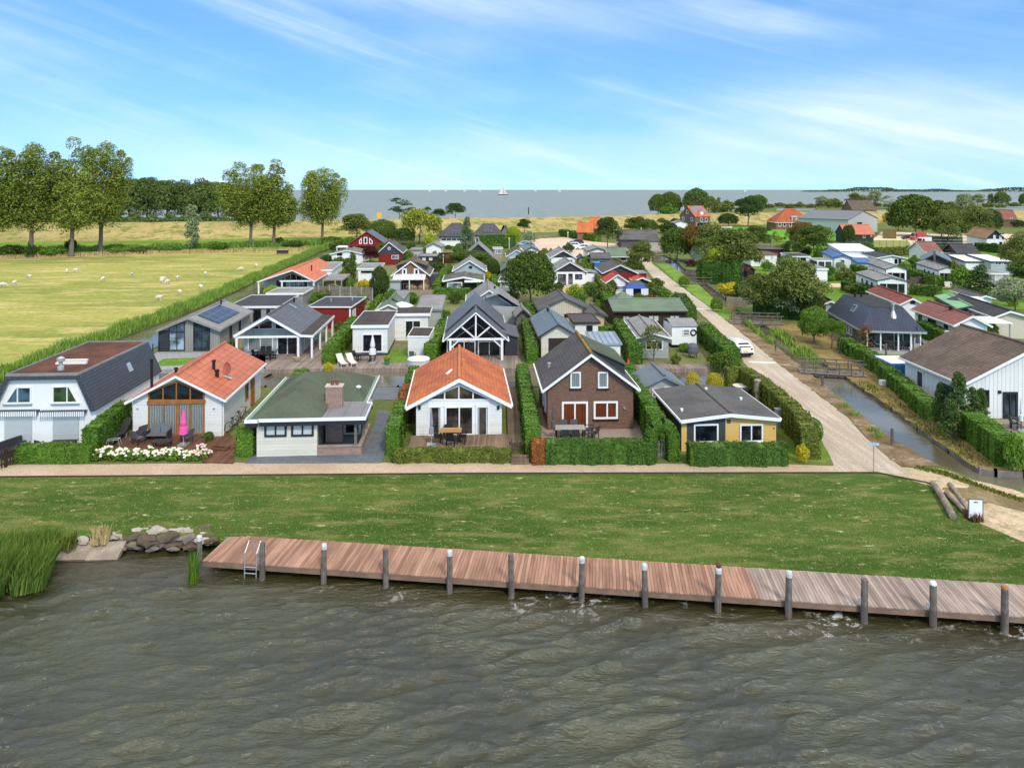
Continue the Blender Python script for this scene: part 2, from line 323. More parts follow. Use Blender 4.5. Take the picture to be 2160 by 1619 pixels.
def obj(name, mb, m, parent=None, smooth=False, fix=True):
    me = bpy.data.meshes.new(name)
    me.from_pydata(mb.v, [], mb.f)
    if fix:
        bm = bmesh.new(); bm.from_mesh(me); bmesh.ops.recalc_face_normals(bm, faces=bm.faces); bm.to_mesh(me); bm.free()
    if smooth: me.shade_smooth()
    me.materials.append(m); o = bpy.data.objects.new(name, me); COL.objects.link(o)
    if parent: o.parent = parent
    return o
def raw(name, V, Fq, m, parent=None):
    """numpy vertices and equal-sided faces -> mesh object"""
    me = bpy.data.meshes.new(name); V = np.asarray(V, np.float32); Fq = np.asarray(Fq, np.int32); k = Fq.shape[1]
    me.vertices.add(len(V)); me.vertices.foreach_set('co', V.ravel()); me.loops.add(Fq.size); me.loops.foreach_set('vertex_index', Fq.ravel())
    me.polygons.add(len(Fq)); me.polygons.foreach_set('loop_start', np.arange(0, Fq.size, k, dtype=np.int32))
    me.polygons.foreach_set('loop_total', np.full(len(Fq), k, np.int32)); me.update(calc_edges=True)
    me.materials.append(m); o = bpy.data.objects.new(name, me); COL.objects.link(o)
    if parent: o.parent = parent
    return o
def tag(o, label, cat, group=None):
    o['label'] = label; o['category'] = cat
    if group: o['group'] = group
    return o
def thing(name, label, cat, loc=(0, 0, 0), rz=0.0, group=None):
    o = bpy.data.objects.new(name, None); COL.objects.link(o); o.location = loc; o.rotation_euler = (0, 0, rz); o.empty_display_size = .3
    return tag(o, label, cat, group)
def struct(o, kind='structure'): o['kind'] = kind; return o
def kids(o): return [c for c in KIDS.get(o.name, [])]
def dup(root, loc=None, rz=None, label=None, scale=None, group=None):
    r = root.copy(); COL.objects.link(r)
    if loc is not None: r.location = loc
    if rz is not None: r.rotation_euler = (0, 0, rz)
    if scale is not None: r.scale = (scale,) * 3 if isinstance(scale, (int, float)) else scale
    if label: r['label'] = label
    if group: r['group'] = group
    for ch in list(root.children):
        c = ch.copy(); COL.objects.link(c); c.parent = r
        for g2 in list(ch.children):
            d = g2.copy(); COL.objects.link(d); d.parent = c
    return r
# ---------------------------------------------------------------- houses
HOUSES = []
class House:
    """local frame: x along the front, y into the depth, origin at the front left corner of the walls on the ground"""
    def __init__(s, name, label, xl, xr, ye, ez, dep, ang=3.8, ovs=.3, ovf=.35, cat='house', group=None, ovb=None):
        A = R(ang); s.u = Vector((math.cos(A), math.sin(A), 0)); s.n = Vector((-math.sin(A), math.cos(A), 0))
        p = P(xl, ye, ez); t = (xr - CX) / F
        tot = (t * p.y - p.x) / (s.u.x - t * s.u.y)
        s.O = Vector((p.x, p.y, 0)) + s.u * ovs + s.n * ovf; s.w = tot - 2 * ovs; s.d = dep; s.ez = ez; s.ovs = ovs; s.ovf = ovf; s.ovb = ovf if ovb is None else ovb
        HOUSES.append(s); s.Yf = p.y; s.root = thing(name, label, cat, s.O, A, group)
    def hit(s, px, py, pt, nrm):
        d = Vector(((px - CX) / F, 1, -(py - HY) / F)); c = Vector((0, 0, H)); t = (pt - c).dot(nrm) / d.dot(nrm); return c + d * t - s.O
    def fr(s, px, py, off=0.0, back=0.0):
        q = s.hit(px, py, s.O - s.n * off + s.n * back, s.n); return q.dot(s.u), q.z
    def sd(s, side, px, py):
        q = s.hit(px, py, s.O + (s.u * s.w if side == 'r' else Vector((0, 0, 0))), s.u); return q.dot(s.n), q.z
    def part(s, name, mb, m, parent=None, **k): return obj(name, mb, m, parent or s.root, **k)
    def zz(s, py): return zat(py, s.Yf)
    def gable(s, rz, wall, roof, trim=None, ridge='y', rx=.5, th=.14, board=.2, cap=None, gw=None, gut=True, gz=None):
        s.rz = rz; s.rx = rx
        if ridge == 'y': W, D, oa, b0, b1, mp = s.w, s.d, s.ovs, -s.ovf, s.d + s.ovb, (lambda a, b, z: (a, b, z))
        else: W, D, oa, b0, b1, mp = s.d, s.w, s.ovf, -s.ovs, s.w + s.ovs, (lambda a, b, z: (b, a, z))
        ez = s.ez; am = W * rx; sl = (rz - ez) / (am + oa); sr = (rz - ez) / (W - am + oa)
        zl, zr = ez - th + sl * oa, ez - th + sr * oa; s.zw = zl; s.sl = sl; s.sr = sr; s.th = th
        wl = MB(); wl.prism([mp(0, 0, 0), mp(W, 0, 0), mp(W, 0, zr), mp(am, 0, rz - th), mp(0, 0, zl)], Vector(mp(0, D, 0)))
        s.part('wall', wl, wall)
        r = MB()
        for a, e in ((-oa, -1), (W + oa, 1)):
            r.prism([mp(a, b0, ez), mp(am, b0, rz), mp(am, b0, rz - th), mp(a, b0, ez - th)], Vector(mp(0, b1 - b0, 0)))
        s.roof = s.part('roof', r, roof)
        c = MB(); c.tube([mp(am, b0 - .02, rz + .01), mp(am, b1 + .02, rz + .01)], .11, 8); s.part('ridge_cap', c, cap or roof, s.roof)
        if trim:
            for b in (b0 - .035, b1 + .005):
                g = MB()
                for a in (-oa - .02, W + oa + .02):
                    g.prism([mp(a, b, ez - .03), mp(am, b, rz - .03), mp(am, b, rz - .03 - board), mp(a, b, ez - .03 - board)], Vector(mp(0, .03, 0)))
                s.part('barge_board', g, trim)
            if gut:
                for a in (-oa - .10, W + oa):
                    q = MB(); q.prism([mp(a, b0, ez - .04), mp(a + .1, b0, ez - .04), mp(a + .1, b0, ez - .04 - .14), mp(a, b0, ez - .18)], Vector(mp(0, b1 - b0, 0))); s.part('gutter', q, trim)
        if gw:   # the gable triangle in another cladding, above the height gz
            zb = gz if gz is not None else zl
            f = lambda z: (am - am * (rz - th - z) / max(rz - th - zl, .01), am + (W - am) * (rz - th - z) / max(rz - th - zr, .01))
            a0, a1 = f(zb); q = MB(); q.prism([mp(a0, -.03, zb), mp(a1, -.03, zb), mp(am, -.03, rz - th - .01)], Vector(mp(0, .028, 0))); s.part('gable', q, gw)
        return s
    def flat(s, wall, roof, trim, fh=.22, back=None, th=.1):
        """flat or single-pitch roof: back = roof height at the rear"""
        ez = s.ez; bz = ez if back is None else back; a0, a1, b0, b1 = -s.ovs, s.w + s.ovs, -s.ovf, s.d + s.ovb; s.zw = ez - fh
        zf = lambda b: ez + (bz - ez) * (b - b0) / (b1 - b0); s.zf = zf
        m = MB(); m.prism([(0, 0, 0), (0, 0, zf(0) - fh + .04), (0, s.d, zf(s.d) - fh + .04), (0, s.d, 0)], (s.w, 0, 0)); s.part('wall', m, wall)
        m = MB(); m.prism([(a0 + .06, b0 + .06, zf(b0) - .06), (a0 + .06, b1 - .06, zf(b1) - .06), (a0 + .06, b1 - .06, zf(b1) - .16), (a0 + .06, b0 + .06, zf(b0) - .16)], (a1 - a0 - .12, 0, 0)); s.roof = s.part('roof', m, roof)
        m = MB()
        for b in (b0, b1 - .055): m.prism([(a0, b, zf(b)), (a1, b, zf(b)), (a1, b, zf(b) - fh), (a0, b, zf(b) - fh)], (0, .055, 0))
        for a in (a0, a1 - .055): m.prism([(a, b0 + .056, zf(b0)), (a, b1 - .056, zf(b1)), (a, b1 - .056, zf(b1) - fh), (a, b0 + .056, zf(b0) - fh)], (.055, 0, 0))
        s.part('fascia', m, trim); return s
    def hip(s, rz, wall, roof, trim, ia, ib=None, th=.12):
        """hip roof: the ridge runs from ia to w-ia in the middle of the depth (or a flat top when ib is given)"""
        ez = s.ez; a0, a1, b0, b1 = -s.ovs, s.w + s.ovs, -s.ovf, s.d + s.ovb; s.zw = ez - th
        m = MB(); m.box(0, s.w, 0, s.d, 0, ez - .02); s.part('wall', m, wall)
        bm0, bm1 = ((b0 + b1) / 2 - .02, (b0 + b1) / 2 + .02) if ib is None else (ib, s.d - ib)
        V = [(a0, b0, ez), (a1, b0, ez), (a1, b1, ez), (a0, b1, ez), (ia, bm0, rz), (s.w - ia, bm0, rz), (s.w - ia, bm1, rz), (ia, bm1, rz)]
        m = MB(); m.add(V, [(0, 1, 5, 4), (1, 2, 6, 5), (2, 3, 7, 6), (3, 0, 4, 7), (4, 5, 6, 7), (3, 2, 1, 0)]); s.roof = s.part('roof', m, roof)
        m = MB()
        for b in (b0 - .03, b1): m.box(a0, a1, b, b + .03, ez - .2, ez + .02)
        for a in (a0 - .03, a1): m.box(a, a + .03, b0, b1, ez - .2, ez + .02)
        s.part('fascia', m, trim); return s
    def mp(s, side):
        return {'f': lambda a, b, o: (a, -o, b), 'r': lambda a, b, o: (s.w + o, a, b), 'l': lambda a, b, o: (-o, a, b)}[side]
    def win(s, side, q, frame, pane=None, mul=0, hb=(), fw=.08, name='window', curt=None, sill=None, off=0.0, cover=1.0, muls=None):
        """window on a wall; q = two opposite corners or a polygon, in photo pixels; curt = curtain material behind part of the glass"""
        pick = (lambda x, y: s.fr(x, y, off)) if side == 'f' else (lambda x, y: s.sd(side, x, y))
        if len(q) == 4 and not hasattr(q[0], '__len__'):
            (a0, z1), (a1, z0) = pick(q[0], q[1]), pick(q[2], q[3]); a0, a1 = min(a0, a1), max(a0, a1); z0, z1 = min(z0, z1), max(z0, z1)
            pts = [(a0, z0), (a1, z0), (a1, z1), (a0, z1)]
        else: pts = [pick(*k) for k in q]
        return s.winp(side, pts, frame, pane, mul, hb, fw, name, curt, sill, off, cover, muls)
    def winp(s, side, pts, frame, pane=None, mul=0, hb=(), fw=.08, name='window', curt=None, sill=None, off=0.0, cover=1.0, muls=None):
        mp0 = s.mp(side); mp = lambda a, b, o: mp0(a, b, o + off)
        area = sum(pts[i][0] * pts[(i + 1) % len(pts)][1] - pts[(i + 1) % len(pts)][0] * pts[i][1] for i in range(len(pts)))
        if area < 0: pts = pts[::-1]
        n = len(pts); P2 = [Vector(p) for p in pts]; ins = []
        for i in range(n):
            a, b, c = P2[i - 1], P2[i], P2[(i + 1) % n]; d1 = (b - a).normalized(); d2 = (c - b).normalized()
            n1 = Vector((-d1.y, d1.x)); n2 = Vector((-d2.y, d2.x)); k = 1 + n1.dot(n2)
            ins.append(b + (n1 + n2) * fw / max(k, .35))
        m = MB(); o1 = .07
        V = [mp(p.x, p.y, o1) for p in P2] + [mp(p.x, p.y, o1) for p in ins] + [mp(p.x, p.y, 0) for p in P2] + [mp(p.x, p.y, 0) for p in ins]
        f = []
        for i in range(n):
            j = (i + 1) % n; f += [(i, j, n + j, n + i), (2 * n + i, 2 * n + j, j, i), (n + i, n + j, 3 * n + j, 3 * n + i)]
        m.add(V, f)
        xs = [p.x for p in ins]; xa, xb = min(xs), max(xs)
        def span(x):
            zz = []
            for i in range(n):
                a, b = ins[i], ins[(i + 1) % n]
                if abs(a.x - b.x) > 1e-6 and min(a.x, b.x) - 1e-6 <= x <= max(a.x, b.x) + 1e-6: zz.append(a.y + (b.y - a.y) * (x - a.x) / (b.x - a.x))
            return (min(zz), max(zz)) if len(zz) > 1 else None
        for k in (muls if muls is not None else [(i + 1) / (mul + 1) for i in range(mul)]):
            x = xa + (xb - xa) * k; q = span(x)
            if q: m.add([mp(a, b, o) for o in (.012, .06) for a, b in ((x - fw * .4, q[0]), (x + fw * .4, q[0]), (x + fw * .4, q[1]), (x - fw * .4, q[1]))], [(0, 1, 2, 3), (4, 5, 6, 7), (0, 1, 5, 4), (1, 2, 6, 5), (2, 3, 7, 6), (3, 0, 4, 7)])
        zs = [p.y for p in ins]; za, zb = min(zs), max(zs)
        for k in hb:
            z = za + (zb - za) * k; m.add([mp(a, b, o) for o in (.01, .056) for a, b in ((xa, z - fw * .4), (xb, z - fw * .4), (xb, z + fw * .4), (xa, z + fw * .4))], [(0, 1, 2, 3), (4, 5, 6, 7), (0, 1, 5, 4), (1, 2, 6, 5), (2, 3, 7, 6), (3, 0, 4, 7)])
        wo = obj(name, m, frame, s.root, fix=False)
        pm = MB(); pm.add([mp(p.x, p.y, .012) for p in ins], [tuple(range(n))]); obj('pane', pm, pane or GLASS, wo, fix=False)
        if curt:
            cw = (xb - xa) * cover
            spans = [(xa, xa + cw / 2), (xb - cw / 2, xb)] if cover < 1 else [(xa, xb)]
            for c0, c1 in spans:
                cm = MB(); t0, t1 = span(c0 + .01) or (za, zb), span(c1 - .01) or (za, zb)
                cm.add([mp(c0, t0[0], .02), mp(c1, t1[0], .02), mp(c1, t1[1], .02), mp(c0, t0[1], .02)], [(0, 1, 2, 3)]); obj('curtain', cm, curt, wo, fix=False)
        if sill:
            sm = MB(); a0, a1, z0 = min(p.x for p in P2), max(p.x for p in P2), min(p.y for p in P2)
            sm.add([mp(a, z, o) for o in (0.0, .14) for a, z in ((a0 - .06, z0 - .07), (a1 + .06, z0 - .07), (a1 + .06, z0 - .002), (a0 - .06, z0 - .002))], [(0, 1, 2, 3), (4, 5, 6, 7), (0, 1, 5, 4), (1, 2, 6, 5), (2, 3, 7, 6), (3, 0, 4, 7)]); obj('sill', sm, sill, wo)
        return wo
    def panel(s, side, q, m, name='panel', o0=.0, o1=.03, px=True):
        if px:
            pick = s.fr if side == 'f' else (lambda x, y: s.sd(side, x, y))
            (a0, z1), (a1, z0) = pick(q[0], q[1]), pick(q[2], q[3])
        else: a0, z1, a1, z0 = q
        mp = s.mp(side); b = MB(); b.prism([mp(a0, z0, o0), mp(a1, z0, o0), mp(a1, z1, o0), mp(a0, z1, o0)], Vector(mp(0, 0, o1)) - Vector(mp(0, 0, o0))); return s.part(name, b, m)
    def rz_at(s, u):
        """top of a front-gabled roof at u"""
        am = s.w * s.rx; return s.ez + s.sl * (u + s.ovs) if u < am else s.ez + s.sr * (s.w + s.ovs - u)
    def pipe(s, u, v, h, r=.1, m=None, z=None, name='vent_pipe', cowl=True):
        z0 = (s.rz_at(u) if z is None else z) - .1; b = MB(); b.tube([(u, v, z0), (u, v, z0 + h)], r, 10)
        if cowl: b.tube([(u, v, z0 + h - .12), (u, v, z0 + h - .02)], r * 1.4, 10)
        return s.part(name, b, m or BLACK, smooth=False)
    def skylight(s, u0, u1, v0, v1, m=None, fm=None):
        z = lambda u: s.rz_at(u) + .04
        b = MB(); b.prism([(u0, v0, z(u0)), (u1, v0, z(u1)), (u1, v1, z(u1)), (u0, v1, z(u0))], (0, 0, .05)); o = s.part('skylight', b, fm or METAL)
        e = .08; b = MB(); b.add([(u, v, z(u) + .056) for u, v in ((u0 + e, v0 + e), (u1 - e, v0 + e), (u1 - e, v1 - e), (u0 + e, v1 - e))], [(0, 1, 2, 3)]); obj('pane', b, m or GLASSL, o, fix=False)
    def solar(s, u0, u1, v0, v1):
        z = lambda u: s.rz_at(u) + .05
        b = MB(); b.prism([(u0, v0, z(u0)), (u1, v0, z(u1)), (u1, v1, z(u1)), (u0, v1, z(u0))], (0, 0, .04)); return s.part('solar_panel', b, SOLAR)
SOLAR = nm('solar_cells', (.018, .024, .045), None, 1, .15, .6, ('panels', 1.7, 1.0), var=.1)
# ================================================================ GROUND, WATER
WATER = -0.8; CANAL = -0.25
def gz(x, y): return -0.3 * (41.2 - y) / 8 if y < 41.2 else 0.0
def W2(pts): return [(p.x, p.y) for p in (P(a, b) for a, b in pts)]
def ragged(pts, step, amp, seed=1):
    r = random.Random(seed); out = []
    for i, a in enumerate(pts):
        b = pts[(i + 1) % len(pts)]; L = math.dist(a, b); n = max(1, min(160, int(L / step)))
        for k in range(n):
            t = k / n; j = amp if k else amp * .3; out.append((a[0] + (b[0] - a[0]) * t + r.uniform(-j, j), a[1] + (b[1] - a[1]) * t + r.uniform(-j, j)))
    return out
def tri(outer, holes=(), split=True):
    V, Fc = [], []
    ccw = lambda q: q if sum(a[0] * b[1] - b[0] * a[1] for a, b in zip(q, q[1:] + q[:1])) > 0 else q[::-1]
    for lp in [ccw(list(q)) for q in [outer] + list(holes)]: Fc.append(list(range(len(V), len(V) + len(lp)))); V += [Vector(p) for p in lp]
    E = []
    ys = [p[1] for p in outer]
    if split and min(ys) < 41.2 < max(ys):
        xs = [p[0] for p in outer]; E = [(len(V), len(V) + 1)]; V += [Vector((min(xs) - 1, 41.2)), Vector((max(xs) + 1, 41.2))]
    v, e, f, ov, oe, of = delaunay_2d_cdt(V, E, Fc, 0, 1e-4)
    return v, [t for t, o in zip(f, of) if 0 in o and len(o) == 1]
def sheet(name, pts, m, k=1, px=True, step=.6, amp=.06, kind='structure', holes=(), thick=0.0, lift=None):
    q = W2(pts) if px else pts
    if amp: q = ragged(q, step, amp, hash(name) % 1000 if False else len(name) + k)
    v, f = tri(q, holes); z = .004 * k if lift is None else lift
    V = [(p.x, p.y, gz(p.x, p.y) + z) for p in v]; mb = MB(); mb.v = V; mb.f = [tuple(t) for t in f]
    if thick:
        cnt = {}
        for t in f:
            for i in range(3):
                e = (t[i], t[(i + 1) % 3]); cnt[tuple(sorted(e))] = cnt.get(tuple(sorted(e)), []) + [e]
        n = len(V); mb.v += [(x, y, zz - thick) for x, y, zz in V]
        for es in cnt.values():
            if len(es) == 1: a, b = es[0]; mb.f.append((b, a, n + a, n + b))
    o = obj(name, mb, m, fix=False); o['kind'] = kind; return o
LCAN = W2([(-260, 935), (-100, 852), (60, 786), (170, 742), (270, 706), (409, 653), (494, 614), (537, 593), (617, 558), (668, 534), (700, 520), (708, 523), (697, 534), (664, 556), (574, 606), (550, 620), (492, 634), (346, 724), (228, 772), (60, 845), (-160, 960)])
XCAN = W2([(150, 778), (1530, 778), (1522, 800), (1510, 816), (90, 817)])
RCAN = W2([(2600, 1120), (2160, 1033), (2060, 1011), (1985, 983), (1930, 954), (1885, 928), (1800, 862), (1735, 808), (1650, 742), (1592, 692), (1560, 668), (1523, 645), (1490, 615), (1474, 600), (1440, 577), (1408, 556), (1380, 541), (1400, 537), (1428, 552), (1445, 569), (1478, 573), (1491, 600), (1531, 630), (1588, 629), (1588, 641), (1555, 652), (1568, 660), (1588, 670), (1620, 690), (1640, 702), (1704, 748), (1745, 768), (1775, 786), (1805, 803), (1822, 819), (1881, 858), (1936, 901), (2002, 947), (2067, 990), (2100, 996), (2160, 998), (2600, 1006)])
INL = [W2(q) for q in ([(1530, 446), (1582, 446), (1580, 440), (1535, 440)], [(1633, 444), (1725, 444), (1720, 437), (1640, 437)], [(1838, 448), (1908, 448), (1905, 440), (1845, 440)], [(2085, 446), (2300, 446), (2300, 433), (2090, 434)])]
SHORE = [(-400, 33.5), (-60, 33.4), (-32, 33.0), (-27, 33.6), (-23.5, 34.5), (-20, 34.7), (-14.3, 34.6), (-14, 34.1), (22, 29.9), (35, 28.6), (80, 24), (400, 24)]
BACK = W2([(2600, 428), (1990, 430), (1700, 431), (1620, 435), (1530, 438), (1440, 444), (1390, 448), (1375, 455), (1300, 472), (1000, 480), (640, 477), (560, 462), (-2500, 461)])
ground_m = groundm('ground_soil', [(92, 108, 52), (110, 112, 68), (84, 98, 46)], .05, 5)
def ground():
    outer = SHORE + [(900, 30)] + BACK + [(-1500, 33.5)]
    v, f = tri(outer, [LCAN, XCAN, RCAN] + INL); mb = MB(); mb.v = [(p.x, p.y, gz(p.x, p.y)) for p in v]; mb.f = [tuple(t) for t in f]
    cnt = {}
    for t in f:
        for i in range(3): e = (t[i], t[(i + 1) % 3]); cnt.setdefault(tuple(sorted(e)), []).append(e)
    n = len(mb.v); mb.v += [(x, y, -1.8) for x, y, z in mb.v]
    for es in cnt.values():
        if len(es) == 1: a, b = es[0]; mb.f.append((b, a, n + a, n + b))
    o = obj('ground', mb, ground_m, fix=False); o['kind'] = 'structure'
ground()
# ---- water
def waterm(name, c1, c2, rough, bumps, spec=.5, foam=False, ior=1.33):
    g = NG(name); n = g.noise(.12, 4); col = g.mix(g.mr(n, .38, .62), lin(c1), lin(c2)); rg = rough
    if foam:
        x, y, z = g.xyz(); d = g.mth('SUBTRACT', g.mth('SUBTRACT', 32.15, g.mth('MULTIPLY', g.mth('ADD', x, 14.0), .1233)), y)   # metres out from the jetty face
        f1 = g.noise(1.7, 8, rough=.75, dist=.6); band = g.mth('MULTIPLY', g.mr(d, -1.6, .2), g.mr(d, 1.9, .5)); side = g.mr(x, -11, 4)
        patch = g.mr(g.noise(.33, 3), .46, .62)
        fm = g.mth('MULTIPLY', g.mth('MULTIPLY', g.mr(f1, .53, .63), band), g.mth('MULTIPLY', side, patch))
        crest = g.mth('MULTIPLY', g.mr(z, WATER + .13, WATER + .24), g.mr(g.noise(5, 6), .5, .7))
        fm = g.mth('MAXIMUM', fm, g.mth('MULTIPLY', crest, .0))
        near = g.mr(d, 3.2, .3); col = g.mix(g.mth('MULTIPLY', near, .55), col, lin((52, 44, 12)))
        col = g.mix(fm, col, (.62, .62, .60, 1)); rg = g.mth('ADD', g.mth('MULTIPLY', fm, .6), rough)
    h = None
    for s, a, st in bumps:
        q = g.mth('MULTIPLY', g.noise(s, 5, mp=st, rough=.6, dist=.4), a); h = q if h is None else g.mth('ADD', h, q)
    g.bump(h, 1.0); g.set(col, rg, spec); g.p.inputs['IOR'].default_value = ior; return g.m
def lake():
    r = np.random.default_rng(12); xs = np.arange(-44, 44.01, .085); ys = np.arange(12, 37.4, .085); X, Y = np.meshgrid(xs, ys); Z = np.zeros_like(X); DX = np.zeros_like(X); DY = np.zeros_like(X)
    for i in range(90):     # wind waves of half a metre to four metres, spread about the wind's bearing, crests sharper than troughs
        L = .4 * (6.5 ** r.random()); th = R(102) + r.normal() * .24; k = 2 * math.pi / L; a = .0098 * L ** .62 * r.uniform(.5, 1.4); ph = r.uniform(0, 6.28)
        q = k * (X * math.cos(th) + Y * math.sin(th)) + ph + .5 * np.sin(X * .11 * r.uniform(.5, 2) + Y * .13 + ph); Z += a * np.cos(q); s_ = .75 * a * np.sin(q); DX -= s_ * math.cos(th); DY -= s_ * math.sin(th)
    g = .75 + .25 * np.sin(X * .21 + 1.3 * np.sin(Y * .3)) * np.sin(Y * .27 + .6); sh = np.clip((33.5 - Y - np.maximum(0, X + 14) * .12) / 3, .45, 1); Z = Z * g * sh
    V = np.stack([X + DX, Y + DY * (Y < 36.9), Z + WATER], -1).reshape(-1, 3); n, m = X.shape; a = (np.arange(n - 1)[:, None] * m + np.arange(m - 1)[None]).ravel()
    o = raw('lake_water', V, np.stack([a, a + 1, a + m + 1, a + m], 1), waterm('lake_water', (42, 44, 22), (58, 60, 34), .04, [(3.5, .13, (.42, 1.1, 1)), (10, .06, (.45, 1.1, 1))], 1.0, True, 1.43)); o.data.shade_smooth(); o['kind'] = 'structure'
lake()
def plane(name, x0, x1, y0, y1, z, m):
    b = MB(); b.add([(x0, y0, z), (x1, y0, z), (x1, y1, z), (x0, y1, z)], [(0, 1, 2, 3)]); o = obj(name, b, m, fix=False); o['kind'] = 'structure'; return o
plane('canal_water', -200, 300, 37.3, 200, CANAL, waterm('canal_water', (84, 78, 58), (112, 106, 90), .07, [(1.2, .02, (.7, 1.2, 1)), (6, .005, (.7, 1.2, 1))], .9, False, 1.5))
plane('sea_water', -30000, 30000, 200, 60000, WATER - .02, waterm('sea_water', (114, 126, 128), (132, 138, 132), .5, [(.03, 1.4, (.25, 1, 1)), (.25, .35, (.5, 1, 1))], .2))
lb = MB(); lb.add([(-400, -60, -3), (400, -60, -3), (400, 60, -3), (-400, 60, -3)], [(0, 1, 2, 3)]); o = obj('lake_bed', lb, ground_m, fix=False); o['kind'] = 'structure'
# ---- regions
lawn_m = groundm('lawn_grass', [(58, 85, 28), (79, 101, 41), (116, 118, 66)], .16, 14, (.4, 1.5, 1), bump=.05, spots=((198, 186, 144), 3.2), spotr=(.57, .73))
sheet('lawn', [(-900, 1016), (0, 1006), (1000, 999), (1700, 996.5), (1850, 997), (1905, 1003), (1960, 1020), (2010, 1052), (2056, 1089), (2112, 1112), (2160, 1131), (2300, 1165), (2700, 1290), (2160, 1254), (1700, 1217), (1100, 1172), (480, 1124), (425, 1124), (330, 1112), (255, 1114), (130, 1122), (-100, 1135), (-900, 1135)], lawn_m, 1, amp=.12, step=.5)
meadow_m = groundm('meadow_grass', [(156, 154, 80), (127, 134, 63), (188, 172, 114)], .03, 1.2, (.5, 1.6, 1), bump=.06)
sheet('meadow', [(-800, 1130), (-300, 905), (-120, 836), (0, 779), (150, 728), (260, 694), (400, 644), (490, 606), (535, 586), (610, 552), (660, 531), (640, 529), (580, 531), (300, 537), (0, 546), (-900, 560)], meadow_m, 1, amp=.5, step=3)
sheet('green_strip', [(-900, 560), (0, 546), (300, 537), (640, 529), (720, 514), (740, 490), (400, 495), (0, 501), (-900, 508)], groundm('bright_grass', [(96, 128, 40), (126, 150, 58), (84, 112, 36)], .06, 1.2, bump=.06), 2, amp=.4, step=4)
sheet('dry_grass_verge', [(-900, 561), (0, 547), (300, 538), (640, 530), (640, 526), (300, 533), (0, 541), (-900, 553)], groundm('dry_grass', [(190, 160, 98), (170, 146, 82)], .1, 1.5), 3, amp=.5, step=2)
road_m = groundm('shell_road', [(184, 170, 152), (168, 153, 136), (194, 181, 164)], .3, 9, (1.5, .1, 1), bump=.012)
ROAD = [(1340, 549), (1352, 556), (1382, 590), (1466, 650), (1510, 690), (1575, 770), (1704, 880), (1738, 940), (1757, 978), (1762, 998), (1850, 997.5), (1925, 1000), (1900, 984), (1842, 938), (1787, 880), (1640, 766), (1550, 690), (1495, 648), (1418, 590), (1376, 556), (1372, 546)]
sheet('road', ROAD, road_m, 4, amp=.1, step=1)
sheet('footpath', [(-900, 1014), (0, 1005), (1000, 998), (1700, 995.5), (1850, 996.5), (1850, 985), (1690, 980), (1000, 976), (520, 976), (0, 981), (-900, 985)], groundm('footpath_gravel', [(188, 166, 142), (176, 152, 128), (168, 150, 132)], .3, 9, bump=.012), 3, amp=.06)
eb = MB()
for a, b in (((-900, 1015.5), (0, 1006)), ((0, 1006), (1000, 999)), ((1000, 999), (1850, 997.6)), ((1850, 997.6), (1960, 1018)), ((1960, 1018), (2030, 1066))):
    p, q = P(*a), P(*b); p.z = gz(p.x, p.y) + .02; q.z = gz(q.x, q.y) + .02; eb.bar(p, q, .05, .12)
struct(obj('path_edging', eb, nm('edging_board', (.06, .05, .045))))
sand_m = groundm('sandy_track', [(198, 176, 146), (178, 158, 128), (150, 138, 108)], .3, 7, bump=.03)
sheet('sandy_track', [(1850, 980), (1900, 984), (1985, 988), (2060, 1013), (2160, 1037), (2600, 1130), (2700, 1240), (2160, 1130), (2112, 1112), (2060, 1092), (2012, 1054), (1962, 1022), (1906, 1005), (1850, 998)], sand_m, 2, amp=.15, step=.5)
sheet('rough_ground', [(1985, 1024), (2060, 1020), (2160, 1046), (2500, 1120), (2500, 1150), (2160, 1074), (2090, 1056), (2035, 1052)], groundm('rough_soil', [(120, 104, 74), (148, 130, 100), (104, 106, 60)], .5, 6, bump=.06), 3, amp=.3, step=.5)
sheet('canal_bank', [(1560, 668), (1592, 692), (1650, 742), (1735, 808), (1800, 862), (1885, 928), (1930, 954), (1985, 984), (1900, 984), (1842, 938), (1787, 880), (1640, 766), (1550, 690), (1538, 668)], groundm('bank_soil', [(112, 92, 70), (150, 128, 104), (96, 88, 56)], .5, 6, bump=.08, spots=((196, 180, 156), 1.6)), 5, amp=.18, step=.5)
sheet('right_bank', [(1620, 690), (1704, 748), (1775, 786), (1822, 819), (1881, 858), (1936, 901), (2002, 947), (2067, 990), (2160, 996), (2140, 940), (2050, 905), (1960, 870), (1880, 800), (1868, 780), (1780, 720), (1745, 695), (1660, 676)], groundm('dry_bank', [(120, 104, 62), (150, 130, 84), (104, 90, 66)], .3, 5, bump=.06, spots=((112, 118, 50), .9)), 2, amp=.2, step=.7)
sheet('verge', [(1418, 586), (1495, 646), (1552, 690), (1592, 692), (1560, 668), (1523, 645), (1490, 615), (1474, 601), (1440, 577), (1408, 556), (1385, 556)], groundm('verge_grass', [(98, 128, 48), (118, 146, 62)], .3, 5), 2, amp=.15)
sheet('corner_lawn', [(1655, 975), (1660, 930), (1600, 860), (1560, 815), (1575, 790), (1575, 770), (1600, 800), (1704, 882), (1738, 940), (1762, 965), (1740, 976)], groundm('corner_grass', [(88, 118, 40), (112, 134, 54)], .4, 8), 2, amp=.12)
sheet('parking_area', [(1080, 545), (1095, 520), (1105, 510), (1140, 503), (1190, 500.5), (1265, 511), (1350, 517), (1380, 532), (1375, 548), (1340, 549), (1290, 540), (1200, 545)], groundm('parking_shells', [(206, 184, 164), (196, 172, 152)], .08, 3), 2, amp=.4, step=2)
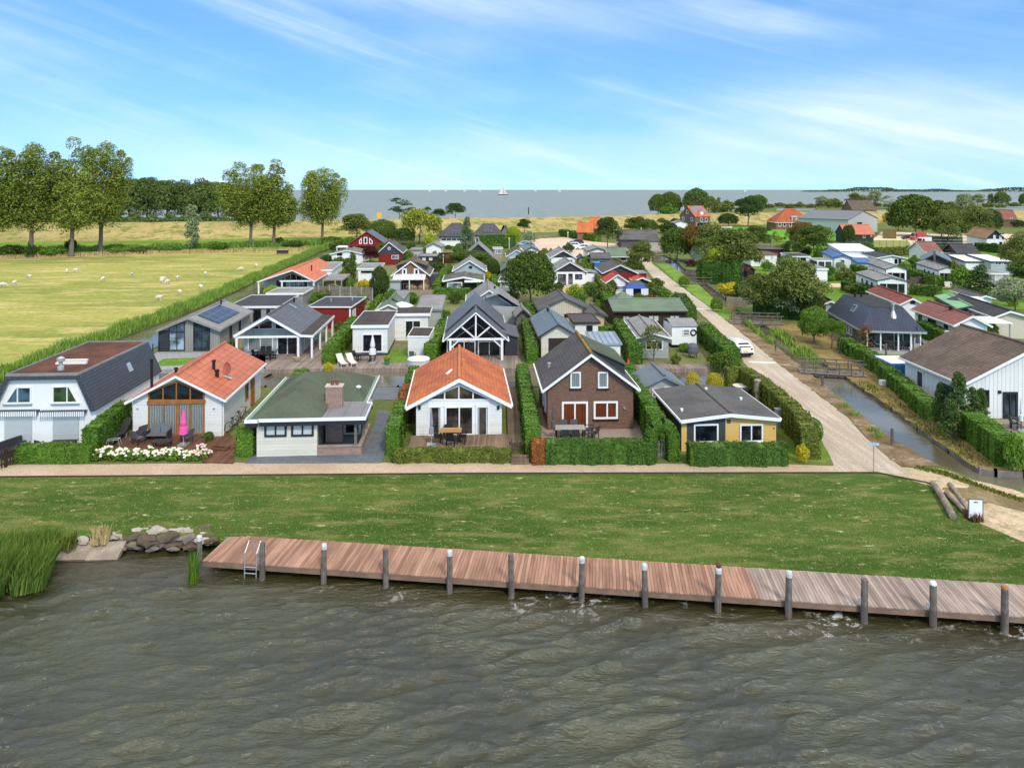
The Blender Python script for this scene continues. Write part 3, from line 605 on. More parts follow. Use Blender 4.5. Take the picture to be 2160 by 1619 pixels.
sheet('house_plots', [(300, 775), (354, 724), (496, 637), (580, 608), (700, 540), (760, 528), (1000, 526), (1270, 548), (1345, 560), (1375, 592), (1460, 652), (1505, 692), (1565, 770), (1560, 777), (1000, 777)], groundm('plot_soil', [(130, 122, 94), (104, 112, 66), (92, 108, 54)], .12, 4), 1, amp=.3, step=2)
park_m = groundm('park_grass', [(92, 124, 44), (110, 138, 54), (84, 110, 40)], .1, 4)
sheet('park_lawn', [(1600, 665), (1590, 600), (1560, 545), (1640, 520), (1800, 512), (2300, 512), (2500, 640), (2500, 900), (2160, 800), (2000, 760), (1860, 770), (1760, 712)], park_m, 1, amp=.4, step=3)
sheet('field_lawn', [(1490, 508), (1700, 508), (1790, 508), (1790, 482), (1700, 480), (1510, 477)], groundm('field_grass', [(92, 146, 46), (104, 156, 54)], .1, 2), 2, amp=.3, step=4)
sheet('gravel_lane', [(1715, 606), (1800, 605), (1880, 606.5), (2300, 609), (2300, 601), (1880, 599), (1715, 597.5)], groundm('lane_sand', [(214, 184, 158), (202, 172, 146)], .2, 4), 3, amp=.1, step=2)
sheet('dark_terrace', [(1880, 600), (2060, 602), (2060, 590), (1880, 588)], groundm('terrace_bark', [(92, 72, 66), (80, 62, 58)], .3, 5), 4, amp=.1)
sheet('boat_yard', [(1830, 515), (1900, 520), (2160, 512), (2160, 494), (1990, 492), (1860, 489)], groundm('yard_sand', [(214, 196, 166), (202, 182, 152)], .1, 2), 3, amp=.4, step=3)
sheet('ball_court', [(1785, 524), (1925, 523), (1915, 507), (1800, 506)], groundm('court_grass', [(150, 150, 78), (138, 142, 72)], .2, 3), 4, amp=0)
# ---- garden decks and terraces (thick sheets: real steps)
def pad(name, pts, m, h, kind='structure', px_h=None):
    q = []
    for a, b in pts: p = P(a, b, h); q.append((p.x, p.y))
    o = sheet(name, q, m, 0, px=False, amp=0, thick=h + .35, lift=h); return o
pad('red_deck', [(228, 950), (428, 951), (436, 918), (268, 914)], DECKR, .28)
pad('lower_deck', [(426, 973), (492, 975), (497, 930), (478, 905), (440, 930)], DECKR, .1)
pad('slate_terrace', [(517, 976), (805, 975), (828, 905), (832, 868), (800, 864), (783, 912), (540, 940)], SLATEP, .05)
pad('canal_slate_terrace', [(700, 845), (838, 842), (842, 816.5), (700, 816.5)], SLATEP, .06)
pad('timber_deck', [(859, 952), (1077, 951), (1070, 915), (867, 918)], DECKB, .28)
pad('side_deck', [(1071, 930), (1118, 945), (1092, 815), (1068, 815)], DECKB, .2)
pad('brick_house_terrace', [(1135, 930), (1400, 930), (1385, 900), (1335, 860), (1120, 860)], PINKP, .03)
pad('brick_house_lawn', [(1275, 927), (1350, 927), (1348, 922), (1277, 922)], park_m, .05)
for nme, q, m in (('left_canal_deck', [(285, 779), (560, 778), (560, 742), (330, 742)], GREYP), ('veranda_deck', [(560, 779), (690, 777), (706, 710), (512, 745)], DECKG), ('sun_deck', [(690, 777), (865, 776), (905, 752), (820, 749), (735, 752)], DECKG),
                  ('porch_deck', [(930, 776), (1100, 776), (1092, 718), (1080, 745), (940, 748)], DECKG), ('canal_boardwalk', [(1330, 778), (1492, 777), (1490, 767), (1333, 767)], DECKG)):
    pad(nme, q, m, .12)
pad('pool_lawn', [(320, 772), (412, 769), (432, 753), (345, 756)], park_m, .14)
pad('chalet_lawn', [(812, 765), (885, 763), (870, 737), (825, 738)], park_m, .135)
pad('sand_terrace', [(1165, 620), (1270, 618), (1262, 600), (1170, 602)], groundm('pale_sand', [(196, 170, 136), (184, 158, 126)], .4, 5), .05)
pad('grey_terrace', [(1835, 745), (1960, 747), (1990, 725), (1930, 712), (1830, 730)], GREYP, .06)
pad('pink_terrace', [(2085, 905), (2300, 925), (2300, 885), (2088, 884)], PINKP, .06)
pad('grass_plot', [(2145, 940), (2350, 945), (2300, 915), (2120, 905)], park_m, .03)
# boards that hold the canal banks
def quay(pts, h=.25, m=TIMBER, name='canal_quay'):
    b = MB()
    for a, c in zip(pts, pts[1:]):
        p, q = P(*a), P(*c); p.z = q.z = -.45; b.bar(p, q, .08, 1.0 + h)
        n = max(1, int((q - p).length / 2))
        for i in range(n + 1): r = p.lerp(q, i / n); b.box(r.x - .07, r.x + .07, r.y - .07, r.y + .07, -1.6, h + .12)
    return struct(obj(name, b, m))
quay([(285, 780), (690, 779), (870, 778), (1100, 778), (1492, 778.6)], .1)
quay([(130, 816), (560, 816), (840, 815.5), (1105, 815.5), (1510, 815)], .0)
quay([(1428, 552), (1445, 569), (1478, 573)]); quay([(1491, 600), (1531, 630), (1588, 629)])
quay([(1588, 670), (1620, 690)], .1); quay([(2067, 990), (2100, 996), (2160, 998), (2300, 1001)], .1)
quay([(1745, 768), (1775, 786), (1822, 819), (1881, 858), (1936, 901), (2002, 947), (2066, 989.6)], -.2, TIMBER)
# ---- dike
def dike():
    cr = [P(a, b, 5.0) for a, b in ((-1500, 476), (-500, 473), (0, 471), (300, 469.5), (650, 465), (900, 461.5), (1150, 458), (1300, 455), (1440, 451), (1560, 448.5), (1700, 447), (2000, 445.5), (2400, 444))]
    pts = []
    for i in range(len(cr) - 1):
        for k in range(12): pts.append(cr[i].lerp(cr[i + 1], k / 12))
    pts.append(cr[-1]); r = random.Random(3); V = []; prof = [(-20, -.1), (-14, .9), (-8, 2.6), (-2.5, 4.7), (0, 5.0), (2, 5.0), (5, 4.4), (12, 1.5), (18, -.3)]
    for i, p in enumerate(pts):
        t = (pts[min(i + 1, len(pts) - 1)] - pts[max(i - 1, 0)]).normalized(); n = Vector((-t.y, t.x, 0))
        V += [(p.x + n.x * d, p.y + n.y * d, z + (r.uniform(-.18, .18) if 0 < j < 8 else 0)) for j, (d, z) in enumerate(prof)]
    m = len(prof); f = [(i * m + j, (i + 1) * m + j, (i + 1) * m + j + 1, i * m + j + 1) for i in range(len(pts) - 1) for j in range(m - 1)]
    g = NG('dike_grass'); n1 = g.noise(.03, 8, mp=(.5, 1, 3)); n2 = g.noise(.25, 8, rough=.7); z = g.xyz()[2]
    col = g.mix(g.mr(n1, .4, .62), lin((172, 154, 102)), lin((144, 132, 82))); col = g.mix(g.mr(n2, .46, .64), col, lin((118, 122, 58)))
    n3 = g.noise(1.2, 6, rough=.7); v = g.mr(n3, .25, .75, .75, 1.2); col = g.mix(1.0, col, g.vec(v, v, v), 'MULTIPLY'); g.bump(n3, .25); g.set(col, .95, .1)
    MATS['dike_grass'] = g.m; mb = MB(); mb.v = V; mb.f = f; o = obj('dike', mb, g.m, smooth=True, fix=False); o['kind'] = 'structure'
dike()
# white speed bands painted across the road
for a, b in (((1580, 763.5), (1636, 765.5)), ((1466, 651.5), (1497, 652.5)), ((1382, 583.5), (1411, 584.5))):
    p, q = P(*a), P(*b); t = (q - p).normalized(); n = Vector((-t.y, t.x, 0)) * .32; mb = MB(); mb.add([p - n + Vector((0, 0, .024)), q - n + Vector((0, 0, .024)), q + n + Vector((0, 0, .024)), p + n + Vector((0, 0, .024))], [(0, 1, 2, 3)])
    struct(obj('road_marking', mb, nm('white_road_paint', (.68, .67, .64), None, 2, .8, .1, var=.15), fix=False))
# ================================================================ VEGETATION
LEAF = {
 'poplar': leafm('poplar_leaves', (58, 78, 22), (176, 188, 84), .25), 'oak': leafm('oak_leaves', (44, 66, 20), (114, 134, 54), .22), 'dark': leafm('dark_leaves', (32, 52, 20), (84, 108, 46), .18),
 'wood': leafm('woodland_leaves', (56, 76, 32), (122, 140, 72), .2), 'willow': leafm('willow_leaves', (92, 106, 30), (172, 176, 74), .25), 'olive': leafm('olive_leaves', (62, 78, 30), (136, 146, 70), .2),
 'silver': leafm('silver_leaves', (104, 118, 82), (178, 188, 144), .2), 'lime': leafm('lime_leaves', (104, 130, 24), (182, 196, 60), .25), 'bright': leafm('bright_green_leaves', (56, 92, 22), (124, 158, 56), .22),
 'conifer': leafm('conifer_needles', (38, 62, 24), (92, 120, 52), .1), 'blueconifer': leafm('blue_conifer_needles', (62, 82, 58), (120, 138, 100), .08), 'rust': leafm('reddish_leaves', (82, 62, 26), (140, 116, 56), .2),
 'maroon': leafm('maroon_leaves', (44, 18, 22), (98, 46, 44), .15), 'yellow': leafm('golden_leaves', (148, 140, 20), (216, 200, 62), .25), 'brown': leafm('brown_leaves', (84, 58, 34), (146, 104, 66), .15),
 'hedge': leafm('hedge_leaves', (46, 80, 22), (110, 148, 50), .15), 'hedgey': leafm('yellowish_hedge_leaves', (62, 76, 24), (128, 136, 56), .15), 'hedgeb': leafm('browned_hedge_leaves', (104, 62, 30), (166, 104, 56), .1), 'hedged': leafm('dark_hedge_leaves', (38, 66, 22), (92, 126, 46), .12),
 'reed': leafm('reed_blades', (78, 114, 38), (150, 180, 84), .25), 'reedd': leafm('shore_reed_blades', (62, 92, 30), (140, 164, 78), .25), 'tan': leafm('pampas_plumes', (168, 146, 98), (216, 196, 150), .2), 'white': leafm('white_petals', (214, 208, 178), (246, 244, 232), .2), 'pinkp': leafm('pink_petals', (206, 140, 140), (240, 206, 196), .2),
 'farwood': leafm('far_wood_leaves', (54, 72, 54), (88, 106, 80), .1),
}
BARK = nm('bark', (.20, .16, .12), (.13, .105, .08), 2, .9, .1, var=.3, bump=.03)
BARKL = nm('pale_bark', (.34, .31, .27), (.22, .2, .17), 2, .9, .1, var=.3, bump=.02)
def leaves(C, Nrm, size, asp=.6, jit=.35, r=rng, flat=.6, droop=None):
    """leaf-cluster quads at centres C, facing roughly along Nrm"""
    n = len(C); N = Nrm * flat + r.normal(size=(n, 3)) * jit; N /= np.linalg.norm(N, axis=1)[:, None] + 1e-9
    T = r.normal(size=(n, 3))
    if droop is not None: T = T * .5 + np.array(droop)
    T -= N * (T * N).sum(1)[:, None]; T /= np.linalg.norm(T, axis=1)[:, None] + 1e-9; B = np.cross(N, T)
    s = (size * r.uniform(.6, 1.3, n))[:, None] if not hasattr(size, 'shape') else (size * r.uniform(.6, 1.3, n))[:, None]
    V = np.stack([C - T * s, C + B * s * asp, C + T * s, C - B * s * asp], 1).reshape(-1, 3)
    return V, np.arange(4 * n).reshape(n, 4)
def crown_mesh(kind, seed, m):
    r = np.random.default_rng(seed); C, N, S = [], [], []
    def lobe(c, rad, n, s, inner=.35):
        d = r.normal(size=(n, 3)); d /= np.linalg.norm(d, axis=1)[:, None]; d[:, 2] = np.where(d[:, 2] < -.55, -d[:, 2], d[:, 2])
        q = 1 - inner * r.random(n) ** 1.6; C.append(np.array(c) + d * np.array(rad) * q[:, None]); N.append(d + np.array([0, 0, .25])); S.append(np.full(n, s))
    droop = None; asp = .6
    if kind == 'poplar':
        for b in range(12):      # upswept main branches, each carrying its own plume of leaves
            a = b * 2.4 + r.uniform(-.5, .5); tip = np.array([math.cos(a) * r.uniform(.2, .78), math.sin(a) * r.uniform(.2, .78), r.uniform(1.5, 3.0)]); out = np.array([math.cos(a), math.sin(a), 0]) * r.uniform(.1, .35)
            if b == 0: tip = np.array([.08, 0, 3.0])
            for t in np.linspace(r.uniform(.1, .3), 1, 12):
                c = np.array([0, 0, .3]) * (1 - t) + tip * t + out * math.sin(math.pi * t) + r.normal(size=3) * .07; k = (.30 - .10 * t) * r.uniform(.65, 1.25); lobe(c, (k, k, k * 1.4), 250, .031)
        droop = (.8, 0, .1); asp = .5
    elif kind == 'broad':
        lobe((0, 0, .85), (.62, .62, .6), 1400, .055, .8)
        for i in range(26):
            a, t = r.uniform(0, 6.28), r.random(); z = .3 + 1.15 * t; rad = math.sin(math.pi * (.2 + .72 * t)) * r.uniform(.5, .82)
            lobe((math.cos(a) * rad, math.sin(a) * rad, z), np.array([.36, .36, .26]) * r.uniform(.65, 1.2), 380, .034)
    elif kind == 'sparse':
        for i in range(22):
            a, t = r.uniform(0, 6.28), r.random(); z = .25 + 1.5 * t; rad = math.sin(math.pi * (.18 + .72 * t)) * r.uniform(.3, .95)
            lobe((math.cos(a) * rad, math.sin(a) * rad, z), np.array([.3, .3, .2]) * r.uniform(.6, 1.2), 75, .055, .6)
    elif kind == 'dense':
        lobe((0, 0, .75), (.78, .78, .72), 3600, .045, .25)
        for i in range(34):
            d = r.normal(size=3); d /= np.linalg.norm(d); d[2] = abs(d[2]) * 1.0 - .15
            lobe((d[0] * .68, d[1] * .68, .72 + d[2] * .66), np.array([.3, .3, .25]) * r.uniform(.7, 1.15), 320, .032)
    elif kind == 'willow':
        for i in range(24):
            a, t = r.uniform(0, 6.28), r.random(); rad = math.sqrt(t) * .8; z = 1.35 - .65 * rad ** 2 + r.uniform(-.15, .1)
            lobe((math.cos(a) * rad, math.sin(a) * rad, z), (.3, .3, .2), 90, .07); 
            lobe((math.cos(a) * rad * 1.08, math.sin(a) * rad * 1.08, z - .42), (.22, .22, .42), 90, .07)
        droop = (.2, 0, -1.6); asp = .35
    elif kind == 'cone':
        for i in range(60):
            t = (i + r.random()) / 60; a = r.uniform(0, 6.28); z = .1 + 2.5 * t; rad = (1 - t) ** .85 * .82 + .03
            lobe((math.cos(a) * rad, math.sin(a) * rad, z), (.26, .26, .17), 60, .06)
        lobe((0, 0, .9), (.55, .55, .9), 600, .07, .5); droop = (0, 0, -.4)
    elif kind == 'column':
        for i in range(50):
            t = (i + r.random()) / 50; a = r.uniform(0, 6.28); z = .15 + 4.6 * t; rad = .62 * math.sin(math.pi * (.08 + .86 * t)) ** .6
            lobe((math.cos(a) * rad, math.sin(a) * rad, z), (.34, .34, .34), 60, .1)
        lobe((0, 0, 2.3), (.6, .6, 2.2), 700, .1, .4); droop = (0, 0, .8)
    elif kind == 'ball':
        lobe((0, 0, .95), (.96, .96, .95), 2600, .05, .10); lobe((0, 0, .8), (.8, .8, .78), 700, .1, .1)
    elif kind == 'bush':
        lobe((0, 0, .35), (.75, .75, .55), 900, .07, .5)
        for i in range(20):
            a, q = r.uniform(0, 6.28), math.sqrt(r.random()) * .78
            lobe((math.cos(a) * q, math.sin(a) * q, .25 + .6 * (1 - q * .7) * r.uniform(.5, 1.1)), np.array([.32, .32, .26]) * r.uniform(.6, 1.1), 100, .065)
    C, N, S = np.concatenate(C), np.concatenate(N), np.concatenate(S)
    V, Fq = leaves(C, N, S, asp, .45, r, .6, droop)
    o = raw('crown', V, Fq, m); me = o.data; bpy.data.objects.remove(o); return me
ASP = {'poplar': 3.2, 'broad': 1.65, 'sparse': 1.9, 'dense': 1.5, 'willow': 1.6, 'cone': 2.75, 'column': 5.0, 'ball': 1.9, 'bush': 1.05}
CR = {}
def crown_for(kind, leaf, var):
    k = (kind, leaf, var)
    if k not in CR: CR[k] = crown_mesh(kind, hash_s(kind) + var * 17, LEAF[leaf])
    return CR[k]
def hash_s(s): return sum((i + 3) * ord(c) for i, c in enumerate(s)) % 991
def trunk_mesh(kind, seed):
    r = random.Random(seed); mb = MB()
    lean = r.uniform(-.03, .03); top = {'poplar': .86, 'cone': .95, 'column': .8}.get(kind, .72)
    path = [(lean * t * 2 + r.uniform(-.006, .006), r.uniform(-.006, .006), t * top) for t in (0, .03, .15, .3, .45, .6, .8, 1)]
    rad = [.030, .022, .018, .016, .014, .011, .008, .003]; mb.tube(path, rad, 9)
    nb = {'poplar': 12, 'cone': 0, 'column': 0, 'sparse': 10}.get(kind, 8)
    for i in range(nb):
        t = r.uniform(.24, .7) * top; a = i * 2.4 + r.uniform(-.4, .4); L = r.uniform(.14, .24); x0 = lean * t / top * 2
        mb.tube([(x0, 0, t), (x0 + math.cos(a) * L * .45, math.sin(a) * L * .45, t + L * .4), (x0 + math.cos(a) * L, math.sin(a) * L, t + L * r.uniform(.7, 1.0))], [.009, .006, .002], 6)
    return mb
TR = {}
def tree(label, px, py, top, wpx, kind='broad', leaf='oak', cb=None, cat='tree', name=None, group=None, bark=None, z=0.0, trunk=True, dx=0.0, Y=None):
    """tree whose foot is seen at (px, py) and whose top is at row `top`; wpx = crown width in photo pixels"""
    p = P(px, py, z) if Y is None else Vector(((px - CX) / F * Y, Y, z))
    hgt = zat(top, p.y) - z; rad = wpx * p.y / F / 2 * (1.12 if kind in ('poplar', 'broad', 'sparse', 'dense') else 1); var = random.randint(0, 2)
    cb = {'poplar': .14, 'broad': .2, 'sparse': .22, 'dense': -.05, 'willow': .12, 'cone': .03, 'column': .03, 'ball': 0, 'bush': 0}[kind] if cb is None else cb
    nm_ = name or {'bush': 'bush', 'ball': 'clipped_bush', 'cone': 'conifer', 'column': 'columnar_tree'}.get(kind, 'tree')
    if cat == 'tree' and nm_ in ('bush', 'clipped_bush'): cat = 'bush'
    t = thing(nm_, label, cat, p, 0, group)
    c = bpy.data.objects.new('crown', crown_for(kind, leaf, var)); COL.objects.link(c); c.parent = t
    ch = hgt * (1 - cb); c.location = (dx * rad, 0, hgt * cb); c.scale = (rad, rad, ch / ASP[kind]); c.rotation_euler = (0, 0, random.uniform(0, 6.28) if kind != 'poplar' else random.uniform(-.5, .5))
    if trunk and kind not in ('ball', 'bush'):
        kk = (kind, random.randint(0, 2))
        if kk not in TR:
            o = obj('trunk', trunk_mesh(*kk), bark or BARK, smooth=True); TR[kk] = o.data; bpy.data.objects.remove(o)
        k = bpy.data.objects.new('trunk', TR[kk]); COL.objects.link(k); k.parent = t; k.location = (0, 0, -.15); s = max(hgt, 1); k.scale = (s, s, s)
    return t
def hedge(label, pts, wid, h, leaf='hedge', name='hedge', cat='hedge', h2=None, group=None, px=True, cov=1.25, z=0.0, wob=.10):
    """clipped hedge along a path of ground pixels: an opaque core and leaf clusters over top and sides"""
    Q = [P(a, b, z) if px else Vector((a, b, z)) for a, b in pts]; r = np.random.default_rng(len(label) * 7 + int(abs(Q[0].x) * 10))
    seg = [(Q[i + 1] - Q[i]).length for i in range(len(Q) - 1)]; L = sum(seg); Ym = sum(q.y for q in Q) / len(Q); ls = max(.042, .0012 * Ym)
    cum = np.concatenate([[0], np.cumsum(seg)]); qa = np.array([tuple(q) for q in Q])
    h2 = h if h2 is None else h2
    def at(s):
        X = np.interp(s, cum, qa[:, 0]); Yv = np.interp(s, cum, qa[:, 1]); i = np.clip(np.searchsorted(cum, s) - 1, 0, len(seg) - 1)
        d = (qa[1:] - qa[:-1])[i]; d = d / np.linalg.norm(d, axis=1)[:, None]; return np.stack([X, Yv, np.full_like(X, z)], 1), d, np.stack([-d[:, 1], d[:, 0], np.zeros_like(X)], 1)
    ph = r.uniform(0, 6.28, 6)
    bumpf = lambda s, k: wob * (np.sin(s * 2.1 + ph[0] + k) + .7 * np.sin(s * 5.3 + ph[1] + 2 * k) + .5 * np.sin(s * 11 + ph[2] + k * 3))
    Cs, Ns = [], []
    def face(n, kind):
        s = r.random(n) * L; c, d, nn = at(s); u = r.random(n); hh = (h + (h2 - h) * s / L); up = np.array([0, 0, 1.0])
        if kind == 'top': off = (u - .5) * wid; C = c + nn * off[:, None] + up * (hh - .10 * (np.abs(u - .5) * 2) ** 4 + bumpf(s, 0) * .6)[:, None]; Nn = np.tile(up, (n, 1))
        else:
            e = 1 if kind == 'a' else -1; C = c + nn * (e * (wid / 2 + bumpf(s, 1.7 * e) * .7 - .06 * u ** 6))[:, None] + up * (u * hh)[:, None]; Nn = nn * e
        Cs.append(C + r.normal(size=(n, 3)) * ls * .35); Ns.append(Nn)
    k = cov / (ls * ls * .9)
    face(max(60, int(L * wid * k)), 'top'); face(max(60, int(L * h * k)), 'a'); face(max(60, int(L * h * k)), 'b')
    for e in (0, 1):
        n = max(30, int(wid * h * k)); s = np.full(n, L * e * .9999 + 1e-4); c, d, nn = at(s); hh = h if e == 0 else h2
        Cs.append(c + nn * ((r.random(n) - .5) * wid)[:, None] + np.array([0, 0, 1]) * (r.random(n) * hh)[:, None] + d * (r.normal(size=n) * ls * .5)[:, None]); Ns.append(d * (1 if e else -1))
    Cs, Ns = np.concatenate(Cs), np.concatenate(Ns); st_ = r.random(len(Cs)) < .05; Cs[st_] += Ns[st_] * (r.exponential(.07, st_.sum())[:, None])
    V, Fq = leaves(Cs, Ns, ls, .7, .27, r, .9)
    # opaque core, in small loose tiles so that its tone varies too
    cv = []; st = max(.13, ls * 2); n = max(2, int(L / st)); s = np.linspace(0.02, L - .02, n + 1); c, d, nn = at(s); hw = wid / 2 - ls * .8
    hv = (h + (h2 - h) * s / L) - ls * .8; m = max(2, int(h / st))
    for i in range(n):
        for e in (1, -1):
            for j in range(m):
                a, b = c[i] + nn[i] * e * hw, c[i + 1] + nn[i + 1] * e * hw
                cv.append([a + [0, 0, hv[i] * j / m], b + [0, 0, hv[i + 1] * j / m], b + [0, 0, hv[i + 1] * (j + 1) / m], a + [0, 0, hv[i] * (j + 1) / m]])
        cv.append([c[i] - nn[i] * hw + [0, 0, hv[i]], c[i + 1] - nn[i + 1] * hw + [0, 0, hv[i + 1]], c[i + 1] + nn[i + 1] * hw + [0, 0, hv[i + 1]], c[i] + nn[i] * hw + [0, 0, hv[i]]])
    for i in (0, n): cv.append([c[i] - nn[i] * hw, c[i] + nn[i] * hw, c[i] + nn[i] * hw + [0, 0, hv[i]], c[i] - nn[i] * hw + [0, 0, hv[i]]])
    cv = np.array(cv).reshape(-1, 3); V = np.concatenate([V, cv]); Fq = np.concatenate([Fq, np.arange(len(cv)).reshape(-1, 4) + len(V) - len(cv)])
    o = raw(name, V, Fq, LEAF[leaf]); return tag(o, label, cat, group)
def blades(name, pts, width, hgt, n, leaf='reed', lean=(.25, 0), bw=.05, z=None, label=None, cat=None, kind='stuff', px=True, seed=1, cl=0):
    """reeds or tall grass in a band along a path"""
    r = np.random.default_rng(seed); Q = np.array([tuple(P(a, b)) if px else (a, b, 0) for a, b in pts]); sg = np.linalg.norm(Q[1:] - Q[:-1], axis=1); cum = np.concatenate([[0], np.cumsum(sg)])
    s = r.random(n) * cum[-1]; X = np.interp(s, cum, Q[:, 0]); Y = np.interp(s, cum, Q[:, 1]); i = np.clip(np.searchsorted(cum, s) - 1, 0, len(sg) - 1); d = (Q[1:] - Q[:-1])[i] / sg[i][:, None]
    o = (r.random(n) - .5) * width; X = X - d[:, 1] * o; Y = Y + d[:, 0] * o
    Z = np.array([gz(x, y) for x, y in zip(X, Y)]) if z is None else np.full(n, z)
    hh = hgt * r.uniform(.45, 1.15, n) * (1 - .45 * (np.abs(o) / (width / 2)) ** 3) * (1 + .28 * np.sin(s * .9) * np.sin(s * .37 + 1)); a = r.uniform(0, 6.28, n)
    tx = (r.normal(size=n) * .16 + lean[0]) * hh; ty = (r.normal(size=n) * .16 + lean[1]) * hh; b = np.stack([np.cos(a), np.sin(a), np.zeros(n)], 1) * (bw * r.uniform(.7, 1.4, n))[:, None]
    c0 = np.stack([X, Y, Z - .05], 1); c1 = c0 + np.stack([tx * .35, ty * .35, hh * .6], 1); c2 = c0 + np.stack([tx, ty, hh], 1)
    V = np.stack([c0 - b, c0 + b, c1 + b * .9, c1 - b * .9, c2 + b * .12, c2 - b * .12], 1).reshape(-1, 3); k = np.arange(n)[:, None] * 6
    Fq = np.concatenate([k + np.array([[0, 1, 2, 3]]), k + np.array([[3, 2, 4, 5]])])
    ob = raw(name, V, Fq, LEAF[leaf])
    if kind: ob['kind'] = kind
    if label: ob['label'] = label; ob['category'] = cat
    return ob
# ---- tall trees on the left, in order from the picture's edge
POP = 'tall trees along the meadow'
tree('tall ragged poplar cut off by the left picture edge', -30, 545, 352, 150, 'poplar', 'poplar', group=POP)
tree('thick trunked tall poplar with ivy at its foot, beyond the sheep meadow', 63, 543, 307, 145, 'poplar', 'poplar', group=POP)
tree('straight tall poplar between the thick trunked poplar and the slim bent one', 150, 541, 303, 135, 'poplar', 'poplar', group=POP)
tree('tall poplar with a slim bent trunk and overhanging crown, left of the silver tree', 211, 534, 304, 115, 'poplar', 'poplar', group=POP, dx=.12)
tree('tall full-crowned tree first to the right of the silver tree', 528, 520, 343, 130, 'poplar', 'poplar', group=POP)
tree('tall tree with crown merging into the full-crowned tree on its left', 577, 519, 346, 118, 'poplar', 'poplar', group=POP)
tree('tall spreading tree standing alone nearest the open sea', 679, 512, 357, 112, 'poplar', 'poplar', group=POP)
for a, b in ((63, 533), (150, 524)): tree('dark ivy bush around the foot of the %s poplar' % ('thick trunked' if a < 100 else 'straight'), a, b + 10, b - 24, 26, 'bush', 'dark')
tree('silvery grey columnar tree at the meadow edge', 405, 526, 432, 36, 'column', 'silver', trunk=False)
# ---- wood beyond the dike
xs = [-70, -20, 30, 85, 140, 190, 235, 275, 312, 350, 388, 425, 462, 498, 535, 575]
tops = [372, 378, 385, 380, 376, 380, 378, 374, 371, 377, 381, 378, 381, 386, 392, 420]
for i, (x, t) in enumerate(zip(xs, tops)):
    tree('dark green woodland tree in the row beyond the dike', x, 0, t, 78, 'broad', 'wood', Y=296 + (i * 37 % 17), cb=.16, group='woodland trees beyond the dike')
for i, x in enumerate(range(-60, 600, 38)):
    tree('low dark shrub under the woodland trees beyond the dike', x, 0, 446 + (i * 7 % 9), 56, 'bush', 'wood', Y=288 + (i * 13 % 7), group='shrubs under the woodland')
# ---- ditch undergrowth between meadow and green strip
blades('undergrowth', [(-300, 535), (0, 531), (250, 527), (420, 522), (640, 517), (720, 511)], 9, 1.5, 9000, 'reedd', (.1, .1), .16, seed=5)
blades('dry_grass_fringe', [(-300, 549), (0, 544), (300, 535), (600, 529), (660, 526)], 4, .9, 5000, 'tan', (.2, 0), .09, seed=6)
for i, (x, y, t, wd) in enumerate(((20, 540, 514, 70), (110, 540, 518, 60), (250, 535, 520, 60), (300, 533, 518, 70), (360, 531, 516, 60), (460, 526, 508, 60), (620, 520, 505, 50), (590, 517, 498, 22), (700, 513, 497, 46), (715, 530, 505, 50), (742, 518, 498, 44))):
    tree('low green bush in the ditch between the meadow and the dike', x, y, t, wd, 'bush', 'bright' if i % 3 else 'oak', group='bushes in the meadow ditch')
# ---- reeds along the canal
blades('canal_reeds', [(-350, 940), (-125, 846), (35, 784), (148, 740), (252, 704), (394, 651), (482, 613), (527, 592), (606, 558), (660, 533), (697, 520)], 2.4, 1.25, 26000, 'reed', (.05, 0), .05, seed=2)
blades('bank_reeds', [(1632, 696), (1668, 720), (1708, 752), (1736, 766)], 1.5, 1.0, 700, 'reed', (0, 0), .07, seed=3, z=-.4)
blades('bank_grass', [(1815, 806), (1850, 826), (1920, 876), (2015, 940), (2080, 985)], 1.5, .25, 1300, 'hedgey', (0, 0), .03, seed=4)
blades('verge_grass', [(1570, 682), (1600, 704), (1632, 728)], .7, .8, 260, 'reed', (0, 0), .06, seed=8)
for i, (x, y) in enumerate(((1780, 855), (1798, 872), (1838, 906), (1850, 918))): blades('reed_clump', [(x - 6, y), (x + 8, y + 6)], .7, .9, 130, 'reed', (.1, 0), .03, z=-.5, kind=None, label='green reed clump growing at the water edge below the road', cat='reeds', seed=20 + i)['group'] = 'reed clumps below the road'
blades('green_bank_grass', [(1930, 985), (2000, 1001), (2080, 1028), (2160, 1052)], .7, .2, 1200, 'hedgey', (0, 0), .03, seed=9)
# ---- lake shore on the left
blades('shore_reeds', [(-160, 1190), (-40, 1200), (30, 1196), (70, 1188), (104, 1182)], 2.2, 1.75, 6000, 'reedd', (.26, -.12), .02, seed=11, z=-.75)
blades('shore_grass', [(-200, 1146), (-40, 1150), (60, 1142), (118, 1134)], 1.6, .9, 3000, 'reedd', (.15, -.05), .02, seed=15)
blades('shore_weeds', [(70, 1140), (130, 1140), (160, 1136)], .8, .5, 300, 'hedgey', (.1, 0), .03, seed=12)
blades('dry_weed_tuft', [(195, 1130), (228, 1128)], .6, .75, 200, 'tan', (0, 0), .025, seed=13, kind=None, label='dry weed tuft on the shore above the concrete slabs', cat='weeds')
blades('jetty_reed_tuft', [(405, 1196), (412, 1180)], .35, 1.3, 160, 'bright', (0, 0), .02, seed=14, z=-.8, kind=None, label='bright green reed tuft at the left end of the jetty', cat='reeds')
